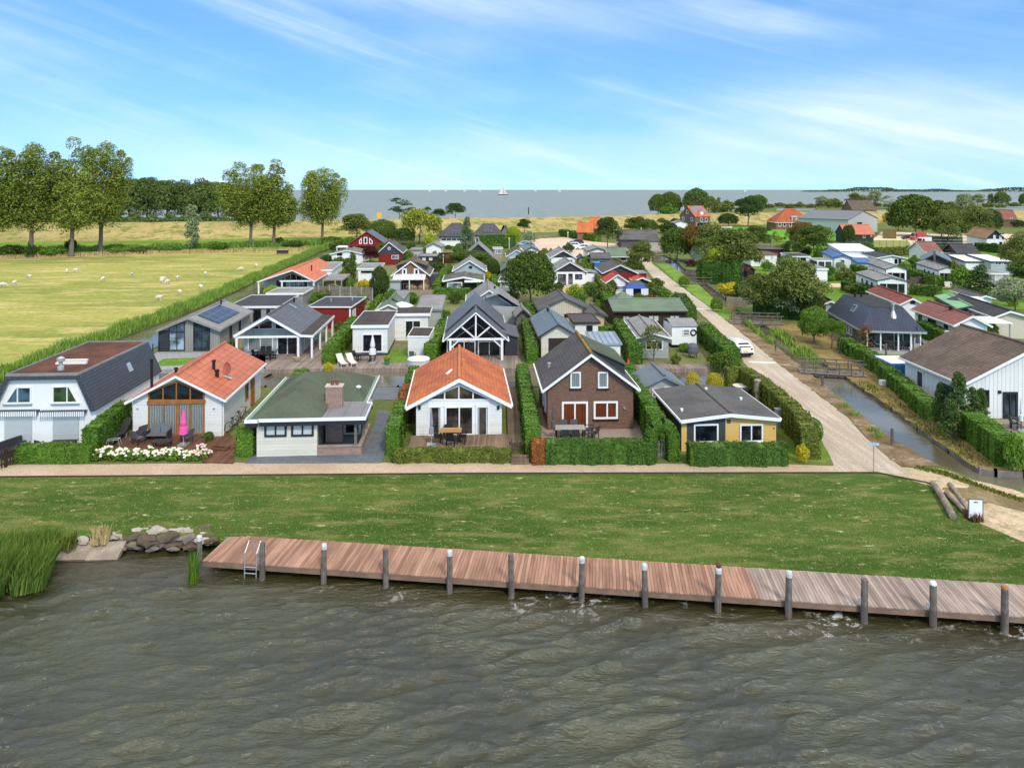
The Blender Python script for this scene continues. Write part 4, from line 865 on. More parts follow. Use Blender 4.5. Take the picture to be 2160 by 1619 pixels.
def grass_tufts():
    r = np.random.default_rng(21); n = 60000; X = r.uniform(-36, 36, n); Y = r.uniform(28.5, 41.2, n)
    sh = np.interp(X, [-60, -32, -27, -23.5, -14, 22, 35], [33.8, 33.4, 34, 35, 34.5, 30.2, 29]); ok = (Y > sh) & (Y < 41.0) & (X < 17.5 + (41.2 - Y) * .95)
    X, Y = X[ok], Y[ok]; n = len(X); Z = -.3 * (41.2 - Y) / 8; a = r.uniform(0, 6.28, n); b = np.stack([np.cos(a), np.sin(a), np.zeros(n)], 1) * .02
    c = np.stack([X, Y, Z], 1); tp = c + np.stack([r.normal(size=n) * .05, r.normal(size=n) * .05, r.uniform(.03, .10, n)], 1)
    V = np.stack([c - b, c + b, tp], 1).reshape(-1, 3); o = raw('lawn_tufts', V, np.arange(3 * n).reshape(n, 3), leafm('lawn_blades', (60, 84, 28), (172, 166, 106), .2)); o['kind'] = 'stuff'
grass_tufts()
# ---- front hedges
hedge('low clipped hedge in front of the white mansard house', [(40, 972), (196, 972)], .8, 1.0)
hedge('taller clipped hedge stepping back between the mansard house and the red deck', [(188, 971), (262, 905)], .9, 1.95)
hedge('tall narrow hedge between the white orange-roofed house and the green-roofed bungalow', [(516, 965), (640, 822)], 1.0, 1.75)
hedge('narrow green hedge right of the blue grey drive', [(828, 960), (846, 898)], .8, 1.75)
hedge('browned dead stretch of hedge beside the centre orange-roofed house', [(850, 893), (862, 852)], .8, 1.6, 'hedgeb')
hedge('short green hedge by the canal behind the browned hedge', [(866, 846), (874, 815)], .8, 1.75)
hedge('low scruffy hedge in front of the timber deck', [(830, 972), (1078, 972)], .75, .72, 'hedgey', wob=.12)
hedge('tall stepped hedge between the centre orange-roofed house and the brick house', [(1124, 965), (1112, 880), (1100, 812)], .9, 1.65, h2=1.8)
hedge('browned end of the hedge in front of the brick house', [(1122, 974), (1150, 974)], .95, 1.32, 'hedgeb')
hedge('long clipped hedge in front of the brick house', [(1150, 974), (1378, 974)], .95, 1.3, 'hedged')
hedge('tall hedge between the brick house and the yellow bungalow', [(1390, 950), (1322, 816)], 1.0, 2.0)
hedge('clipped hedge in front of the yellow bungalow', [(1452, 978), (1656, 978)], .9, 1.2, 'hedged')
hedge('long wavy hedge between the yellow bungalow and the road', [(1708, 968), (1690, 930), (1645, 882), (1608, 848), (1572, 824)], 1.0, 1.9, 'hedgey', h2=1.85)
hedge('short return of hedge behind the yellow bungalow terrace', [(1572, 822), (1532, 822)], .9, 1.8, 'hedgey')
tree('round clipped bush at the outer side of the road hedge', 1713, 935, 880, 46, 'ball', 'hedge')
tree('small golden bush at the front end of the road hedge', 1692, 976, 930, 30, 'bush', 'yellow')
# hedge arch
def arch():
    p0, p1 = P(1364, 976), P(1434, 974); u = (p1 - p0).normalized(); n = Vector((-u.y, u.x, 0)); W = (p1 - p0).length; r = np.random.default_rng(5); ls = .06
    path = [(.32, 0), (.32, .7), (.34, 1.5), (.55, 2.0), (W / 2, 2.22), (W - .55, 2.0), (W - .34, 1.5), (W - .32, .7), (W - .32, 0)]; C, N = [], []
    q = np.array(path); sg = np.linalg.norm(q[1:] - q[:-1], axis=1); cum = np.concatenate([[0], np.cumsum(sg)]); k = 11000; s = r.random(k) * cum[-1]
    X, Z = np.interp(s, cum, q[:, 0]), np.interp(s, cum, q[:, 1]); i = np.clip(np.searchsorted(cum, s) - 1, 0, len(sg) - 1); t = (q[1:] - q[:-1])[i] / sg[i][:, None]
    a = r.uniform(0, 6.28, k); rr = np.maximum(np.abs(np.cos(a)), np.abs(np.sin(a))) ** -.7; ca, sa = np.cos(a) * .36 * rr, np.sin(a) * .42 * rr
    LX, LZ = X - t[:, 1] * ca, np.maximum(Z + t[:, 0] * ca, .02); uu, nn = np.array(u), np.array(n)
    C = np.array(p0)[None] + uu * LX[:, None] + nn * (sa + .4)[:, None] + np.array([0, 0, 1]) * LZ[:, None]; N = uu * (-t[:, 1] * np.cos(a))[:, None] + nn * np.sin(a)[:, None] + np.array([0, 0, 1]) * (t[:, 0] * np.cos(a))[:, None]
    V, Fq = leaves(C, N, ls, .7, .35, r, .8); o = raw('hedge_arch', V, Fq, LEAF['hedge']); tag(o, 'clipped hedge arch over the small garden gate', 'hedge arch')
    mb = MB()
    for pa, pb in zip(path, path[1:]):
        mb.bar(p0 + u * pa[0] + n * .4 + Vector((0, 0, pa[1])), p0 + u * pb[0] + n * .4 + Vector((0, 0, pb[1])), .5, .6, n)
    obj('stem', mb, nm('hedge_shade', (.02, .035, .012)), o)  # dark core behind the leaves, coloured as the shade inside the arch
arch()
# ---- second row
hedge('hedge between the veranda house and the white flat-roofed chalet', [(694, 771), (748, 699)], 1.1, 1.75)
hedge('hedge between the white flat-roofed chalet and the dark truss-gabled house', [(908, 766), (938, 704)], 1.2, 1.7)
hedge('hedge between the truss-gabled house and the blue grey roofed house', [(1122, 767), (1112, 705)], 1.1, 1.8)
hedge('hedge continuing behind the small dark garden shed', [(1122, 700), (1118, 664)], 1.2, 1.6)
hedge('thick hedge left of the long grey chalet', [(1340, 771), (1306, 712)], 1.3, 2.0)
hedge('hedge between the white wagon and the road', [(1544, 776), (1482, 715)], 1.5, 1.8)
tree('loose bush at the canal end of the wagon garden', 1520, 778, 738, 60, 'bush', 'oak')
tree('small bush behind the parked white car hedge', 1500, 735, 688, 44, 'bush', 'bright')
hedge('hedge behind the white flat-roofed chalet', [(872, 684), (948, 683)], 1.0, 1.6)
hedge('low hedge beside the beige house annex', [(1250, 706), (1300, 706)], .8, .9)
hedge('hedge between the beige house and the green-roofed lodge', [(1292, 672), (1272, 632)], 1.3, 1.7)
hedge('clipped hedge at the road end of the green-roofed lodge', [(1458, 678), (1436, 645)], 1.3, 1.8, 'hedged')
hedge('hedge in front of the maroon chalet', [(918, 630), (990, 633)], 1.2, 1.7)
hedge('short hedge under the maroon chalet window', [(938, 617), (986, 618)], .9, 1.2, 'hedged')
hedge('hedge beside the brick house with dormers', [(922, 620), (935, 592), (947, 576)], 1.2, 1.7, 'bright')
hedge('hedge right of the maroon chalet', [(1046, 626), (1042, 598)], 1.0, 1.6, 'bright')
hedge('hedge between the white house and the red house', [(1284, 634), (1262, 598)], 1.4, 1.8, 'hedgey')
hedge('hedge behind the white and dark grey gable house', [(1212, 572), (1252, 572)], 1.5, 1.6, 'hedgey')
hedge('hedge along the parking area', [(1184, 497), (1262, 510)], 2.0, 2.2, 'hedge')
hedge('hedge behind the silver cars', [(1306, 512), (1348, 518)], 2.0, 2.0, 'bright')
hedge('dark hedge of the solar-roofed bungalow', [(1012, 523), (1086, 523)], 2.5, 3.6, 'hedged')
hedge('tall dark clipped hedge by the upper canal', [(1478, 594), (1556, 600)], 4, 3.9, 'hedged', wob=.4)
hedge('tall dark clipped hedge under the big canal trees', [(1590, 664), (1660, 668), (1694, 671)], 3.2, 3.2, 'hedged', wob=.4)
tree('round clipped bush by the road near the upper footbridge', 1443, 605, 582, 26, 'ball', 'bright')
tree('round clipped bush by the road before the wide footbridge', 1512, 657, 627, 28, 'ball', 'bright')
tree('left of two round golden-topped clipped bushes', 1462, 832, 786, 35, 'ball', 'yellow', group='golden balls')
tree('right of two round golden-topped clipped bushes', 1507, 832, 786, 38, 'ball', 'yellow', group='golden balls')
# ---- right side
hedge('hedge between the canal bank and the brown-roofed house', [(1866, 796), (1965, 886)], 1.1, 1.2, 'hedge')
hedge('hedge in front of the brown-roofed house terrace', [(2050, 922), (2130, 985)], 1.4, 1.7, 'hedge')
tree('bright leafy laurel bush at the end of the canal hedge', 2140, 995, 918, 46, 'bush', 'bright')
for a, b, c, d, e in ((1985, 900, 805, 46, 'leftmost'), (2022, 912, 783, 66, 'tallest'), (2005, 925, 840, 54, 'front'), (2052, 908, 816, 52, 'broad'), (2070, 900, 818, 42, 'rightmost')):
    tree('%s of the five dark cone conifers beside the brown-roofed house' % e, a, b, c, d, 'cone', 'conifer', group='conifers by the brown-roofed house')
hedge('hedge between canal bank and the navy-roofed house', [(1780, 738), (1868, 792)], 1.3, 1.3, 'hedge')
hedge('hedge between the navy-roofed house and the red-brown roofed house', [(1945, 706), (2040, 752)], 1.3, 1.6)
hedge('hedge behind the brown-roofed house', [(2076, 752), (2180, 760)], 1.3, 1.5)
hedge('hedge between the beige chalet and the green sheet roof', [(2040, 690), (2092, 722)], 1.3, 1.7, 'hedgey')
hedge('clipped hedge between the upper two static caravans', [(1918, 585), (1982, 605)], 1.6, 1.7)
hedge('clipped hedge behind the front static caravan', [(1802, 575), (1868, 595)], 1.6, 1.6)
hedge('loose hedge beside the front static caravan', [(1785, 612), (1845, 628)], 1.8, 1.5, 'hedged', wob=.25)
hedge('loose hedge on the lawn beyond the gravel lane', [(1922, 620), (1982, 626)], 2, 1.5, 'hedged', wob=.25)
hedge('hedge by the wooden-roofed black gable house', [(2064, 528), (2140, 537)], 2.5, 2.0, 'hedged')
hedge('hedge below the ball court', [(1846, 540), (1918, 538)], 2, 2, 'hedgey')
hedge('low hedge on the lawn behind the caravans', [(2040, 570), (2125, 574)], 2.4, 1.8, 'hedged')
for a, b, c, d in ((1754, 735, 672, 26), (1770, 744, 676, 30)):
    tree('lollipop tree on a bare white stem, %s of the pair' % ('further' if a < 1760 else 'nearer'), a, b, c, d, 'broad', 'bright', cb=.5, bark=BARKL, group='lollipop trees')
tree('sparse brown-leaved bush at the navy-roofed veranda', 1826, 752, 686, 34, 'sparse', 'brown', cb=.1)
tree('yellow-green willow bush left of the navy-roofed house', 1718, 722, 645, 66, 'dense', 'bright')
BIGT = 'big trees between canal and park'
tree('big olive tree rising highest over the canal hedge', 1680, 672, 546, 131, 'broad', 'olive', group=BIGT, cb=.1)
tree('big yellow-green tree on the left over the canal hedge', 1625, 668, 568, 110, 'broad', 'olive', group=BIGT, cb=.1)
tree('big silvery-leaved tree in front of the white garage', 1664, 672, 588, 84, 'broad', 'silver', group=BIGT, cb=.1)
tree('dark green tree at the right foot of the canal trees', 1706, 676, 610, 60, 'dense', 'dark', group=BIGT)
tree('dark wide tree just behind the tall canal hedge', 1640, 668, 582, 112, 'broad', 'oak', group=BIGT, cb=.1)
for lb, a, b, c, d, k, lf in (
    ('dark green tree at the bend of the upper canal', 1428, 550, 478, 74, 'dense', 'oak'), ('reddish tree between the dark bend tree and the olive trees', 1462, 552, 474, 58, 'broad', 'rust'), ('olive tree behind the white-flowered shrub', 1497, 556, 470, 78, 'broad', 'olive'),
    ('broad olive-brown tree above the tall clipped hedge', 1545, 592, 480, 116, 'broad', 'olive'), ('yellowish tree growing out of the tall clipped hedge', 1518, 594, 522, 72, 'broad', 'lime'), ('slim tree on the field edge beyond the maroon cabin', 1592, 532, 474, 58, 'broad', 'oak'),
    ('slender pale-stemmed tree at the edge of the bright field', 1625, 520, 476, 34, 'sparse', 'oak'), ('orange-tinged tree in front of the orange-roofed farmhouse', 1692, 534, 466, 62, 'broad', 'rust'), ('dark olive tree right of the orange-tinged tree', 1718, 542, 472, 74, 'broad', 'oak'),
    ('narrow dark cypress beside the maroon cabin', 1661, 552, 508, 18, 'column', 'dark'), ('pale green bush beside the blue-roofed chalet', 1726, 545, 514, 28, 'bush', 'bright'), ('green bush behind the blue-roofed chalet', 1762, 536, 514, 34, 'bush', 'bright'),
    ('dark ivy-clad tree beside the sport field', 1790, 520, 474, 30, 'dense', 'dark'), ('small grey-green tree in front of the blue-roofed chalet', 1772, 576, 552, 24, 'broad', 'silver'),
    ('spreading chestnut tree beside the grey barn', 1930, 498, 408, 108, 'dense', 'oak'), ('dark tree in the gap behind the spreading chestnut', 1895, 486, 440, 50, 'dense', 'dark'), ('green tree right of the spreading chestnut', 1986, 500, 420, 80, 'broad', 'oak'), ('pale willow behind the boat yard trees', 2034, 478, 407, 44, 'broad', 'silver'),
    ('tall boat yard tree with a bare straight trunk', 1998, 525, 440, 62, 'broad', 'olive'), ('boat yard tree with a leaning trunk beside the wooden-roofed house', 2060, 512, 430, 66, 'broad', 'olive'), ('bright young tree under the spreading chestnut', 1946, 496, 465, 34, 'broad', 'bright'), ('dark round tree at the boat yard back', 2088, 494, 440, 50, 'dense', 'dark'), ('dark wall of bushes behind the boat yard', 2010, 494, 462, 80, 'bush', 'dark'), ('golden bush behind the grey barn', 1872, 470, 446, 24, 'bush', 'yellow'),
    ('large dark conifer bush on the lawn beyond the lane', 2065, 640, 560, 86, 'cone', 'conifer'), ('bright shrub left of the large dark conifer', 2030, 612, 556, 60, 'bush', 'bright'), ('silver willow cut off by the right picture edge', 2142, 660, 586, 98, 'broad', 'silver'), ('tall olive tree at the right picture edge above the silver willow', 2148, 600, 490, 66, 'broad', 'olive'), ('dark tree at the right edge behind the flat white chalets', 2160, 620, 548, 70, 'broad', 'oak'),
    ('dark bush beside the far right farmhouse', 2148, 480, 462, 30, 'bush', 'dark')):
    tree(lb, a, b, c, d, k, lf)
# shore trees
for i, (lb, a, b, c, d, k, lf) in enumerate((
    ('leftmost round dark tree on the far spit', 1388, 455, 408, 44, 'dense', 'oak'), ('round dark tree second from the left on the far spit', 1414, 455, 404, 52, 'dense', 'oak'), ('low bright shrub in front of the round spit trees', 1412, 456, 430, 50, 'bush', 'bright'),
    ('tallest tree of the far spit, behind the brick tower house', 1468, 456, 396, 58, 'dense', 'wood'), ('olive tree right of the tallest spit tree', 1494, 452, 412, 40, 'broad', 'olive'), ('narrow dark poplar on the spit', 1516, 447, 416, 12, 'column', 'wood'), ('olive shrub right of the narrow spit poplar', 1532, 450, 420, 40, 'bush', 'olive'), ('grey-green shrub along the inlet', 1515, 450, 428, 40, 'bush', 'olive'),
    ('dark full tree standing before the dike right of the brick tower house', 1578, 478, 410, 58, 'broad', 'dark'), ('low dark tree before the dike', 1536, 478, 449, 46, 'dense', 'dark'), ('small tree behind the dark full tree', 1600, 440, 410, 38, 'dense', 'oak'),
    ('pale willow group on the far spit left of the barn', 1733, 437, 412, 30, 'broad', 'silver'), ('olive shrubs beside the pale willows', 1758, 439, 416, 44, 'bush', 'olive'), ('dark willow of the far spit over the barn roof', 1805, 439, 407, 40, 'broad', 'olive'), ('tall pale willow of the far spit over the barn roof', 1845, 439, 400, 34, 'broad', 'silver'), ('greyish thin willow right of the tall pale willow', 1874, 440, 412, 34, 'sparse', 'silver'),
    ('pale willow at the far right water', 2062, 436, 409, 36, 'broad', 'silver'), ('narrow willow between the far right willows', 2090, 436, 408, 16, 'column', 'wood'), ('dark willow at the far right water', 2113, 436, 404, 32, 'dense', 'wood'), ('tree on the far right shore at the picture edge', 2162, 436, 406, 24, 'dense', 'wood'))):
    tree(lb, a, b, c, d, k, lf)
for i, x in enumerate(list(range(1556, 1740, 22)) + list(range(1770, 1900, 26)) + [2085, 2110, 2140]):
    tree('low olive shrub on the far spit shore', x, 436 + (i * 5 % 4), 426 + (i * 3 % 6), 28, 'bush', 'olive', group='shrubs along the far spit')
# trees in and behind the village
for lb, a, b, c, d, k, lf in (
    ('round olive tree behind the red gable house', 752, 512, 449, 76, 'broad', 'olive'), ('green tree between the olive tree and the willow', 805, 514, 462, 70, 'dense', 'oak'), ('dark bush under the golden willow', 850, 516, 480, 60, 'dense', 'dark'), ('golden weeping willow left of the solar-roofed bungalow', 884, 514, 440, 104, 'willow', 'willow'),
    ('dark bare-limbed tree on the dike top', 843, 462, 417, 66, 'sparse', 'dark'), ('small dark tree on the dike right of the bare-limbed one', 900, 462, 436, 28, 'sparse', 'dark'), ('low dark tree left of the twin dark trees on the dike', 925, 462, 440, 34, 'broad', 'dark'), ('dark rounded tree on the dike top nearest the fir', 960, 462, 427, 44, 'broad', 'dark'),
    ('bluish fir in front of the solar-roofed bungalow', 985, 530, 456, 36, 'cone', 'blueconifer'), ('pale flowering bush left of the solar-roofed bungalow', 906, 520, 491, 30, 'bush', 'lime'), ('yellow-green leylandii by the parking area', 1082, 520, 476, 34, 'dense', 'lime'), ('dark bush tree behind the yellow-green leylandii', 1106, 492, 460, 30, 'broad', 'dark'), ('silvery bush beside the parking fence', 1118, 510, 485, 34, 'bush', 'silver'),
    ('big dense round tree in the middle of the village', 1120, 642, 527, 112, 'dense', 'oak'), ('dark tree standing in the parking area', 1282, 523, 456, 54, 'broad', 'dark'), ('feathery tree beside the upper road', 1352, 572, 508, 62, 'broad', 'olive'), ('green tree behind the orange-roofed pair', 1342, 500, 455, 50, 'broad', 'oak'), ('green tree right of the orange-roofed pair', 1370, 490, 462, 38, 'dense', 'oak'), ('dark hedge tree before the brick tower house', 1410, 492, 466, 50, 'bush', 'dark'), ('green bush tree before the dike', 1396, 478, 458, 36, 'bush', 'oak'), ('grey willow over the long grey shed', 1372, 510, 484, 40, 'bush', 'silver'), ('dark bush row left of the brick tower house', 1425, 478, 458, 30, 'bush', 'dark'),
    ('white-flowered shrub on the upper canal bank', 1468, 552, 514, 30, 'bush', 'white'), ('dark tree beside the slatted fence', 800, 632, 560, 42, 'dense', 'dark'), ('ivy-clad post beside the pale flat roof', 744, 592, 531, 20, 'column', 'oak'), ('dark red-leaved small tree in front of the red gable house', 781, 560, 517, 32, 'broad', 'maroon'), ('palm-like tree right of the red-leaved tree', 805, 556, 512, 32, 'willow', 'oak'),
    ('golden conifer shrub behind the slatted fence', 768, 607, 588, 36, 'bush', 'yellow'), ('green round shrub behind the slatted fence', 737, 607, 586, 28, 'bush', 'bright'), ('light green bush left of the open carport', 678, 607, 588, 34, 'bush', 'bright'), ('wide green tree before the dark roofed chalet', 990, 572, 526, 88, 'broad', 'oak'), ('dark conifers right of the wide green tree', 1040, 590, 545, 32, 'dense', 'dark'), ('bright shrub left of the green felt cottage', 802, 655, 622, 46, 'bush', 'bright'), ('low bright shrub below the slatted fence', 790, 668, 640, 40, 'bush', 'bright'),
    ('round clipped bush behind the beige house', 1222, 640, 613, 40, 'bush', 'hedge'), ('narrow cypress on the wooden steps behind the beige house', 1254, 648, 610, 8, 'column', 'dark'), ('airy birch in front of the long grey chalet', 1378, 762, 684, 58, 'sparse', 'olive'), ('brownish bush behind the green-roofed lodge', 1370, 640, 620, 50, 'bush', 'rust'), ('dark bushes beside the blue gazebo', 1375, 622, 596, 50, 'bush', 'oak'), ('bush beside the little red-roofed shed', 1290, 622, 588, 26, 'dense', 'oak'), ('bush in front of the little red-roofed shed', 1310, 620, 602, 30, 'bush', 'dark'),
    ('green bush beside the upper road tree', 1328, 572, 548, 44, 'bush', 'oak'), ('bush between chalet and parking', 1150, 546, 524, 40, 'bush', 'olive'), ('dark bush below the parked white cars', 1198, 532, 512, 30, 'bush', 'dark'), ('ornamental tree hedge beside the thatched dormer brick house', 948, 606, 582, 20, 'bush', 'bright'), ('golden shrub behind the maroon chalet', 1026, 592, 571, 28, 'bush', 'yellow'), ('cone conifer under the maroon chalet awning', 1009, 622, 594, 14, 'cone', 'bright'),
    ('grassy clump beside the canal decking', 1425, 770, 745, 24, 'bush', 'hedgey'), ('fern bush in front of the wagon', 1448, 742, 722, 40, 'bush', 'bright'), ('golden bush on the canal edge between two decks', 692, 785, 762, 26, 'bush', 'yellow'), ('bush beside the grey modern house', 488, 752, 715, 30, 'bush', 'oak'), ('spiky grass bush on the red deck corner', 440, 930, 908, 28, 'bush', 'oak'), ('white rose bush on the small island by the upper bridge', 1540, 622, 592, 60, 'bush', 'yellow'), ('green shrub on the small island by the upper bridge', 1570, 626, 592, 50, 'bush', 'oak'), ('red-leaved low bush on the upper canal bank', 1458, 562, 548, 30, 'bush', 'maroon')):
    tree(lb, a, b, c, d, k, lf)
for i, (a, b, wd) in enumerate(((600, 625, 26), (640, 600, 22), (705, 605, 24), (726, 588, 22), (690, 560, 24), (716, 562, 26), (812, 606, 24), (830, 632, 26), (868, 640, 22), (960, 640, 26), (900, 590, 22), (860, 548, 24), (918, 556, 26), (952, 580, 22), (1060, 612, 30), (1076, 640, 28), (1092, 655, 24), (1150, 600, 30), (1158, 640, 26), (1172, 648, 24), (1250, 625, 28), (1262, 655, 24), (1240, 560, 26), (1300, 566, 24), (1336, 556, 30), (1385, 610, 30), (1400, 632, 30), (1426, 640, 26), (1280, 700, 24), (1400, 690, 28), (1412, 724, 30), (1484, 700, 24), (840, 700, 24), (924, 720, 22), (956, 690, 24), (716, 700, 24), (730, 655, 30), (660, 640, 20), (1110, 560, 26), (1134, 560, 24), (1030, 540, 26), (1046, 532, 24), (966, 536, 24), (850, 570, 22), (1690, 590, 34), (1850, 560, 26), (1930, 560, 24), (1750, 580, 26), (2010, 575, 28), (2070, 590, 34), (1875, 690, 26), (1985, 640, 30), (2110, 680, 34), (1640, 545, 30), (1560, 540, 34), (1600, 560, 34), (1540, 520, 34), (1660, 570, 40), (1745, 690, 36), (1730, 655, 36), (1590, 540, 30), (1480, 520, 36), (1520, 520, 36), (1560, 505, 30))):
    tree('loose green garden shrub among the chalets', a, b, b - wd * .9, wd * 1.15, 'bush', ('oak', 'bright', 'hedge', 'olive', 'dark')[i % 5], group='garden shrubs among the chalets')
def pampas():
    for x in (868, 892): tree('%s of two tan pampas grass clumps before the brick dormer house' % ('left' if x < 880 else 'right'), x, 618, 594, 26, 'bush', 'tan', name='pampas_grass', cat='grass clump', group='pampas clumps')
pampas()
# ---- hydrangeas
def hydrangea(label, px, py, leafc, s=1.0, group=None):
    p = P(px, py); t = thing('hydrangea', label, 'flowering bush', p, 0, group); r = np.random.default_rng(int(px)); n = 260
    d = r.normal(size=(n, 3)); d /= np.linalg.norm(d, axis=1)[:, None]; d[:, 2] = abs(d[:, 2]); C = d * np.array([.42, .35, .55]) * s * (1 - .4 * r.random(n)[:, None]) + [0, 0, .1]
    V, Fq = leaves(C, d, .07, .7, .4, r); raw('foliage', V, Fq, LEAF['bright'], t)
    mb = MB()
    for i in range(15):
        a, q = r.uniform(0, 6.28), math.sqrt(r.random()); z = .62 * s * math.sqrt(max(.1, 1 - .7 * q * q)) + r.uniform(-.05, .08); mb.ell((math.cos(a) * q * .42 * s, math.sin(a) * q * .36 * s, z), (.085, .085, .07), 7, 5)
    obj('flower', mb, leafc, t)
PETW = nm('cream_petals', (.78, .74, .60), (.62, .62, .44), 14, .8, .1, var=.2); PETP = nm('pale_pink_petals', (.74, .46, .44), (.70, .58, .50), 12, .8, .1, var=.2)
for i in range(13): hydrangea('white hydrangea bush in the row in front of the red deck', 210 + i * 15.4, 971 - (i % 2) * 4, PETW, 1.0 + .12 * math.sin(i * 2), 'white hydrangeas along the red deck')
for i, (a, b) in enumerate(((412, 970), (424, 958), (434, 966))): hydrangea('pale pink hydrangea bush at the end of the white row', a, b, PETP, .9, 'pink hydrangeas by the deck steps')
# ================================================================ HOUSES
def Q(name, label, xl, xr, ye, ez, ya, dep, wall, roof, trim=None, wins=(), ang=3.8, ovs=.3, ovf=.35, ridge='y', rx=.5, gw=None, gz_=None, cat='house', board=.2, cap=None, group=None, gut=True, ovb=None, th=.14, fw=.09, frame=None):
    h = House(name, label, xl, xr, ye, ez, dep, ang, ovs, ovf, cat, group, ovb)
    rz = h.zz(ya) if ridge == 'y' else ya
    h.gable(max(rz, ez + .12), wall, roof, trim, ridge, rx, th, board, cap, gw, gut, gz_)
    for w in wins: h.win(w[0], w[1:5], (w[5] if len(w) > 5 else frame) or TRIM, w[6] if len(w) > 6 else None, mul=w[7] if len(w) > 7 else 0, fw=fw)
    return h
def QF(name, label, xl, xr, ye, ez, dep, wall, roof, trim, wins=(), back=None, ang=3.8, ovs=.15, ovf=.2, fh=.25, cat='house', group=None, fw=.09):
    h = House(name, label, xl, xr, ye, ez, dep, ang, ovs, ovf, cat, group); h.flat(wall, roof, trim, fh, back)
    for w in wins: h.win(w[0], w[1:5], w[5] if len(w) > 5 else TRIM, w[6] if len(w) > 6 else None, mul=w[7] if len(w) > 7 else 0, fw=fw)
    return h
def post(h, u, v, z1, r=.07, m=None, z0=0, name='post'):
    b = MB(); b.box(u - r, u + r, v - r, v + r, z0, z1); return h.part(name, b, m or TRIM)
def beam(h, p, q, w=.12, d=.16, m=None, name='beam'):
    b = MB(); b.bar(p, q, w, d); return h.part(name, b, m or TRIM)
# ---- H1 white mansard house
h = House('mansard_house', 'white mansard house with a flat rust-brown roof at the left edge', -26, 201, 868, 2.4, 9.2, 3.2, .1, .3)
a1 = h.fr(165, 791, .3)[0]; a0 = h.fr(13, 791, .3)[0]; tz = 4.72; W_ = h.w
m = MB(); m.prism([(0, 0, 0), (W_, 0, 0), (W_, 0, 2.3), (a1 - .05, 0, tz - .1), (a0 + .05, 0, tz - .1), (0, 0, 2.3)], (0, h.d, 0)); h.part('wall', m, WHITE)
for x0, x1 in ((-.12, a0), (W_ + .12, a1)):
    s = 1 if x1 > x0 else -1
    m = MB(); m.prism([(x0, -.3, 2.36), (x1, -.3, tz), (x1 + s * .12, -.3, tz - .05), (x0 + s * .14, -.3, 2.30)], (0, h.d + .6, 0)); h.part('roof_slope', m, SLATE)
m = MB(); m.box(a0 + .1, a1 - .1, -.2, h.d + .2, tz - .12, tz - .02); h.part('flat_roof', m, RUST)
m = MB(); m.box(a0 - .02, a1 + .02, -.34, -.22, tz - .1, tz + .06); m.box(a0 - .02, a1 + .02, h.d + .22, h.d + .32, tz - .1, tz + .06)
for a in (a0 - .04, a1 - .06): m.box(a, a + .1, -.215, h.d + .215, tz - .1, tz + .05)
h.part('roof_rim', m, FELTL)
m = MB()
for q in ([(-.14, 2.36), (a0, tz - .02), (a0 + .12, tz - .34), (.18, 2.28)], [(W_ + .14, 2.36), (a1, tz - .02), (a1 - .12, tz - .34), (W_ - .18, 2.28)], [(a0 + .06, tz - .02), (a1 - .06, tz - .02), (a1 - .12, tz - .34), (a0 + .12, tz - .34)]):
    m.prism([(x, -.33, z) for x, z in q], (0, .06, 0))
h.part('barge_board', m, SLATE)
for dx in (0, .75): m = MB(); m.box(a0 + 1.5 - dx * .5, a0 + 3.5 - dx * .5, 2.4 + dx * 1.1, 2.62 + dx * 1.1, tz - .03, tz + .1); h.part('roof_light', m, nm('white_roof_light', (.72, .70, .66), var=.05))
m = MB(); m.lathe([(.22, 0), (.2, .25), (.12, .3), (.12, .55), (.24, .6), (.24, .8), (.05, .9)], 12, (a1 - 1.75, .9, tz - .04)); h.part('vent_chimney', m, METAL)
h.win('f', [(10, 851), (67, 850), (67, 815), (34, 815)], TRIM, glass('lake_glass', (30, 44, 52)), muls=(.46,), sill=METAL)
h.win('f', [(111, 850), (167, 849), (147, 813), (111, 814)], TRIM, glass('green_glass', (26, 36, 20)), muls=(.58,), sill=METAL)
for a, b in ((10, 68), (112, 167)): h.panel('f', (a, 876, b, 945), SHUT, 'roller_shutter', .0, .05)
for a, b in ((-40, 85), (89, 185)):
    (u0, z1), (u1, z0) = h.fr(a, 865), h.fr(b, 874); m = MB(); m.box(u0, u1, -.34, -.04, z1 - .1, z1 + .02); aw = h.part('awning', m, DKGREY)
    m = MB(); n = int((u1 - u0) / .13)
    for i in range(n): x = u0 + (u1 - u0) * i / n; m.box(x, x + (u1 - u0) / n * .62, -.37, -.345, z1 - .32, z1 - .02)
    obj('valance', m, TRIM, aw)
zs = lambda u: tz - (u - a1) / (W_ + .12 - a1) * (tz - 2.36) + .03
m = MB(); u0, u1 = a1 + .35, a1 + .62; m.prism([(u0, 5.2, zs(u0)), (u1, 5.2, zs(u1)), (u1, 5.7, zs(u1)), (u0, 5.7, zs(u0))], (.06, 0, .05)); sk = h.part('skylight', m, METAL)
m = MB(); m.add([(u0 + .05, 5.25, zs(u0) + .055), (u1 + .04, 5.25, zs(u1) + .055), (u1 + .04, 5.65, zs(u1) + .055), (u0 + .05, 5.65, zs(u0) + .055)], [(0, 1, 2, 3)]); obj('pane', m, GLASSL, sk, fix=False)
for v in (6.2, 4.0): m = MB(); m.box(W_, W_ + .12, v, v + .12, 1.5, 1.75); h.part('wall_lamp', m, BLACK)
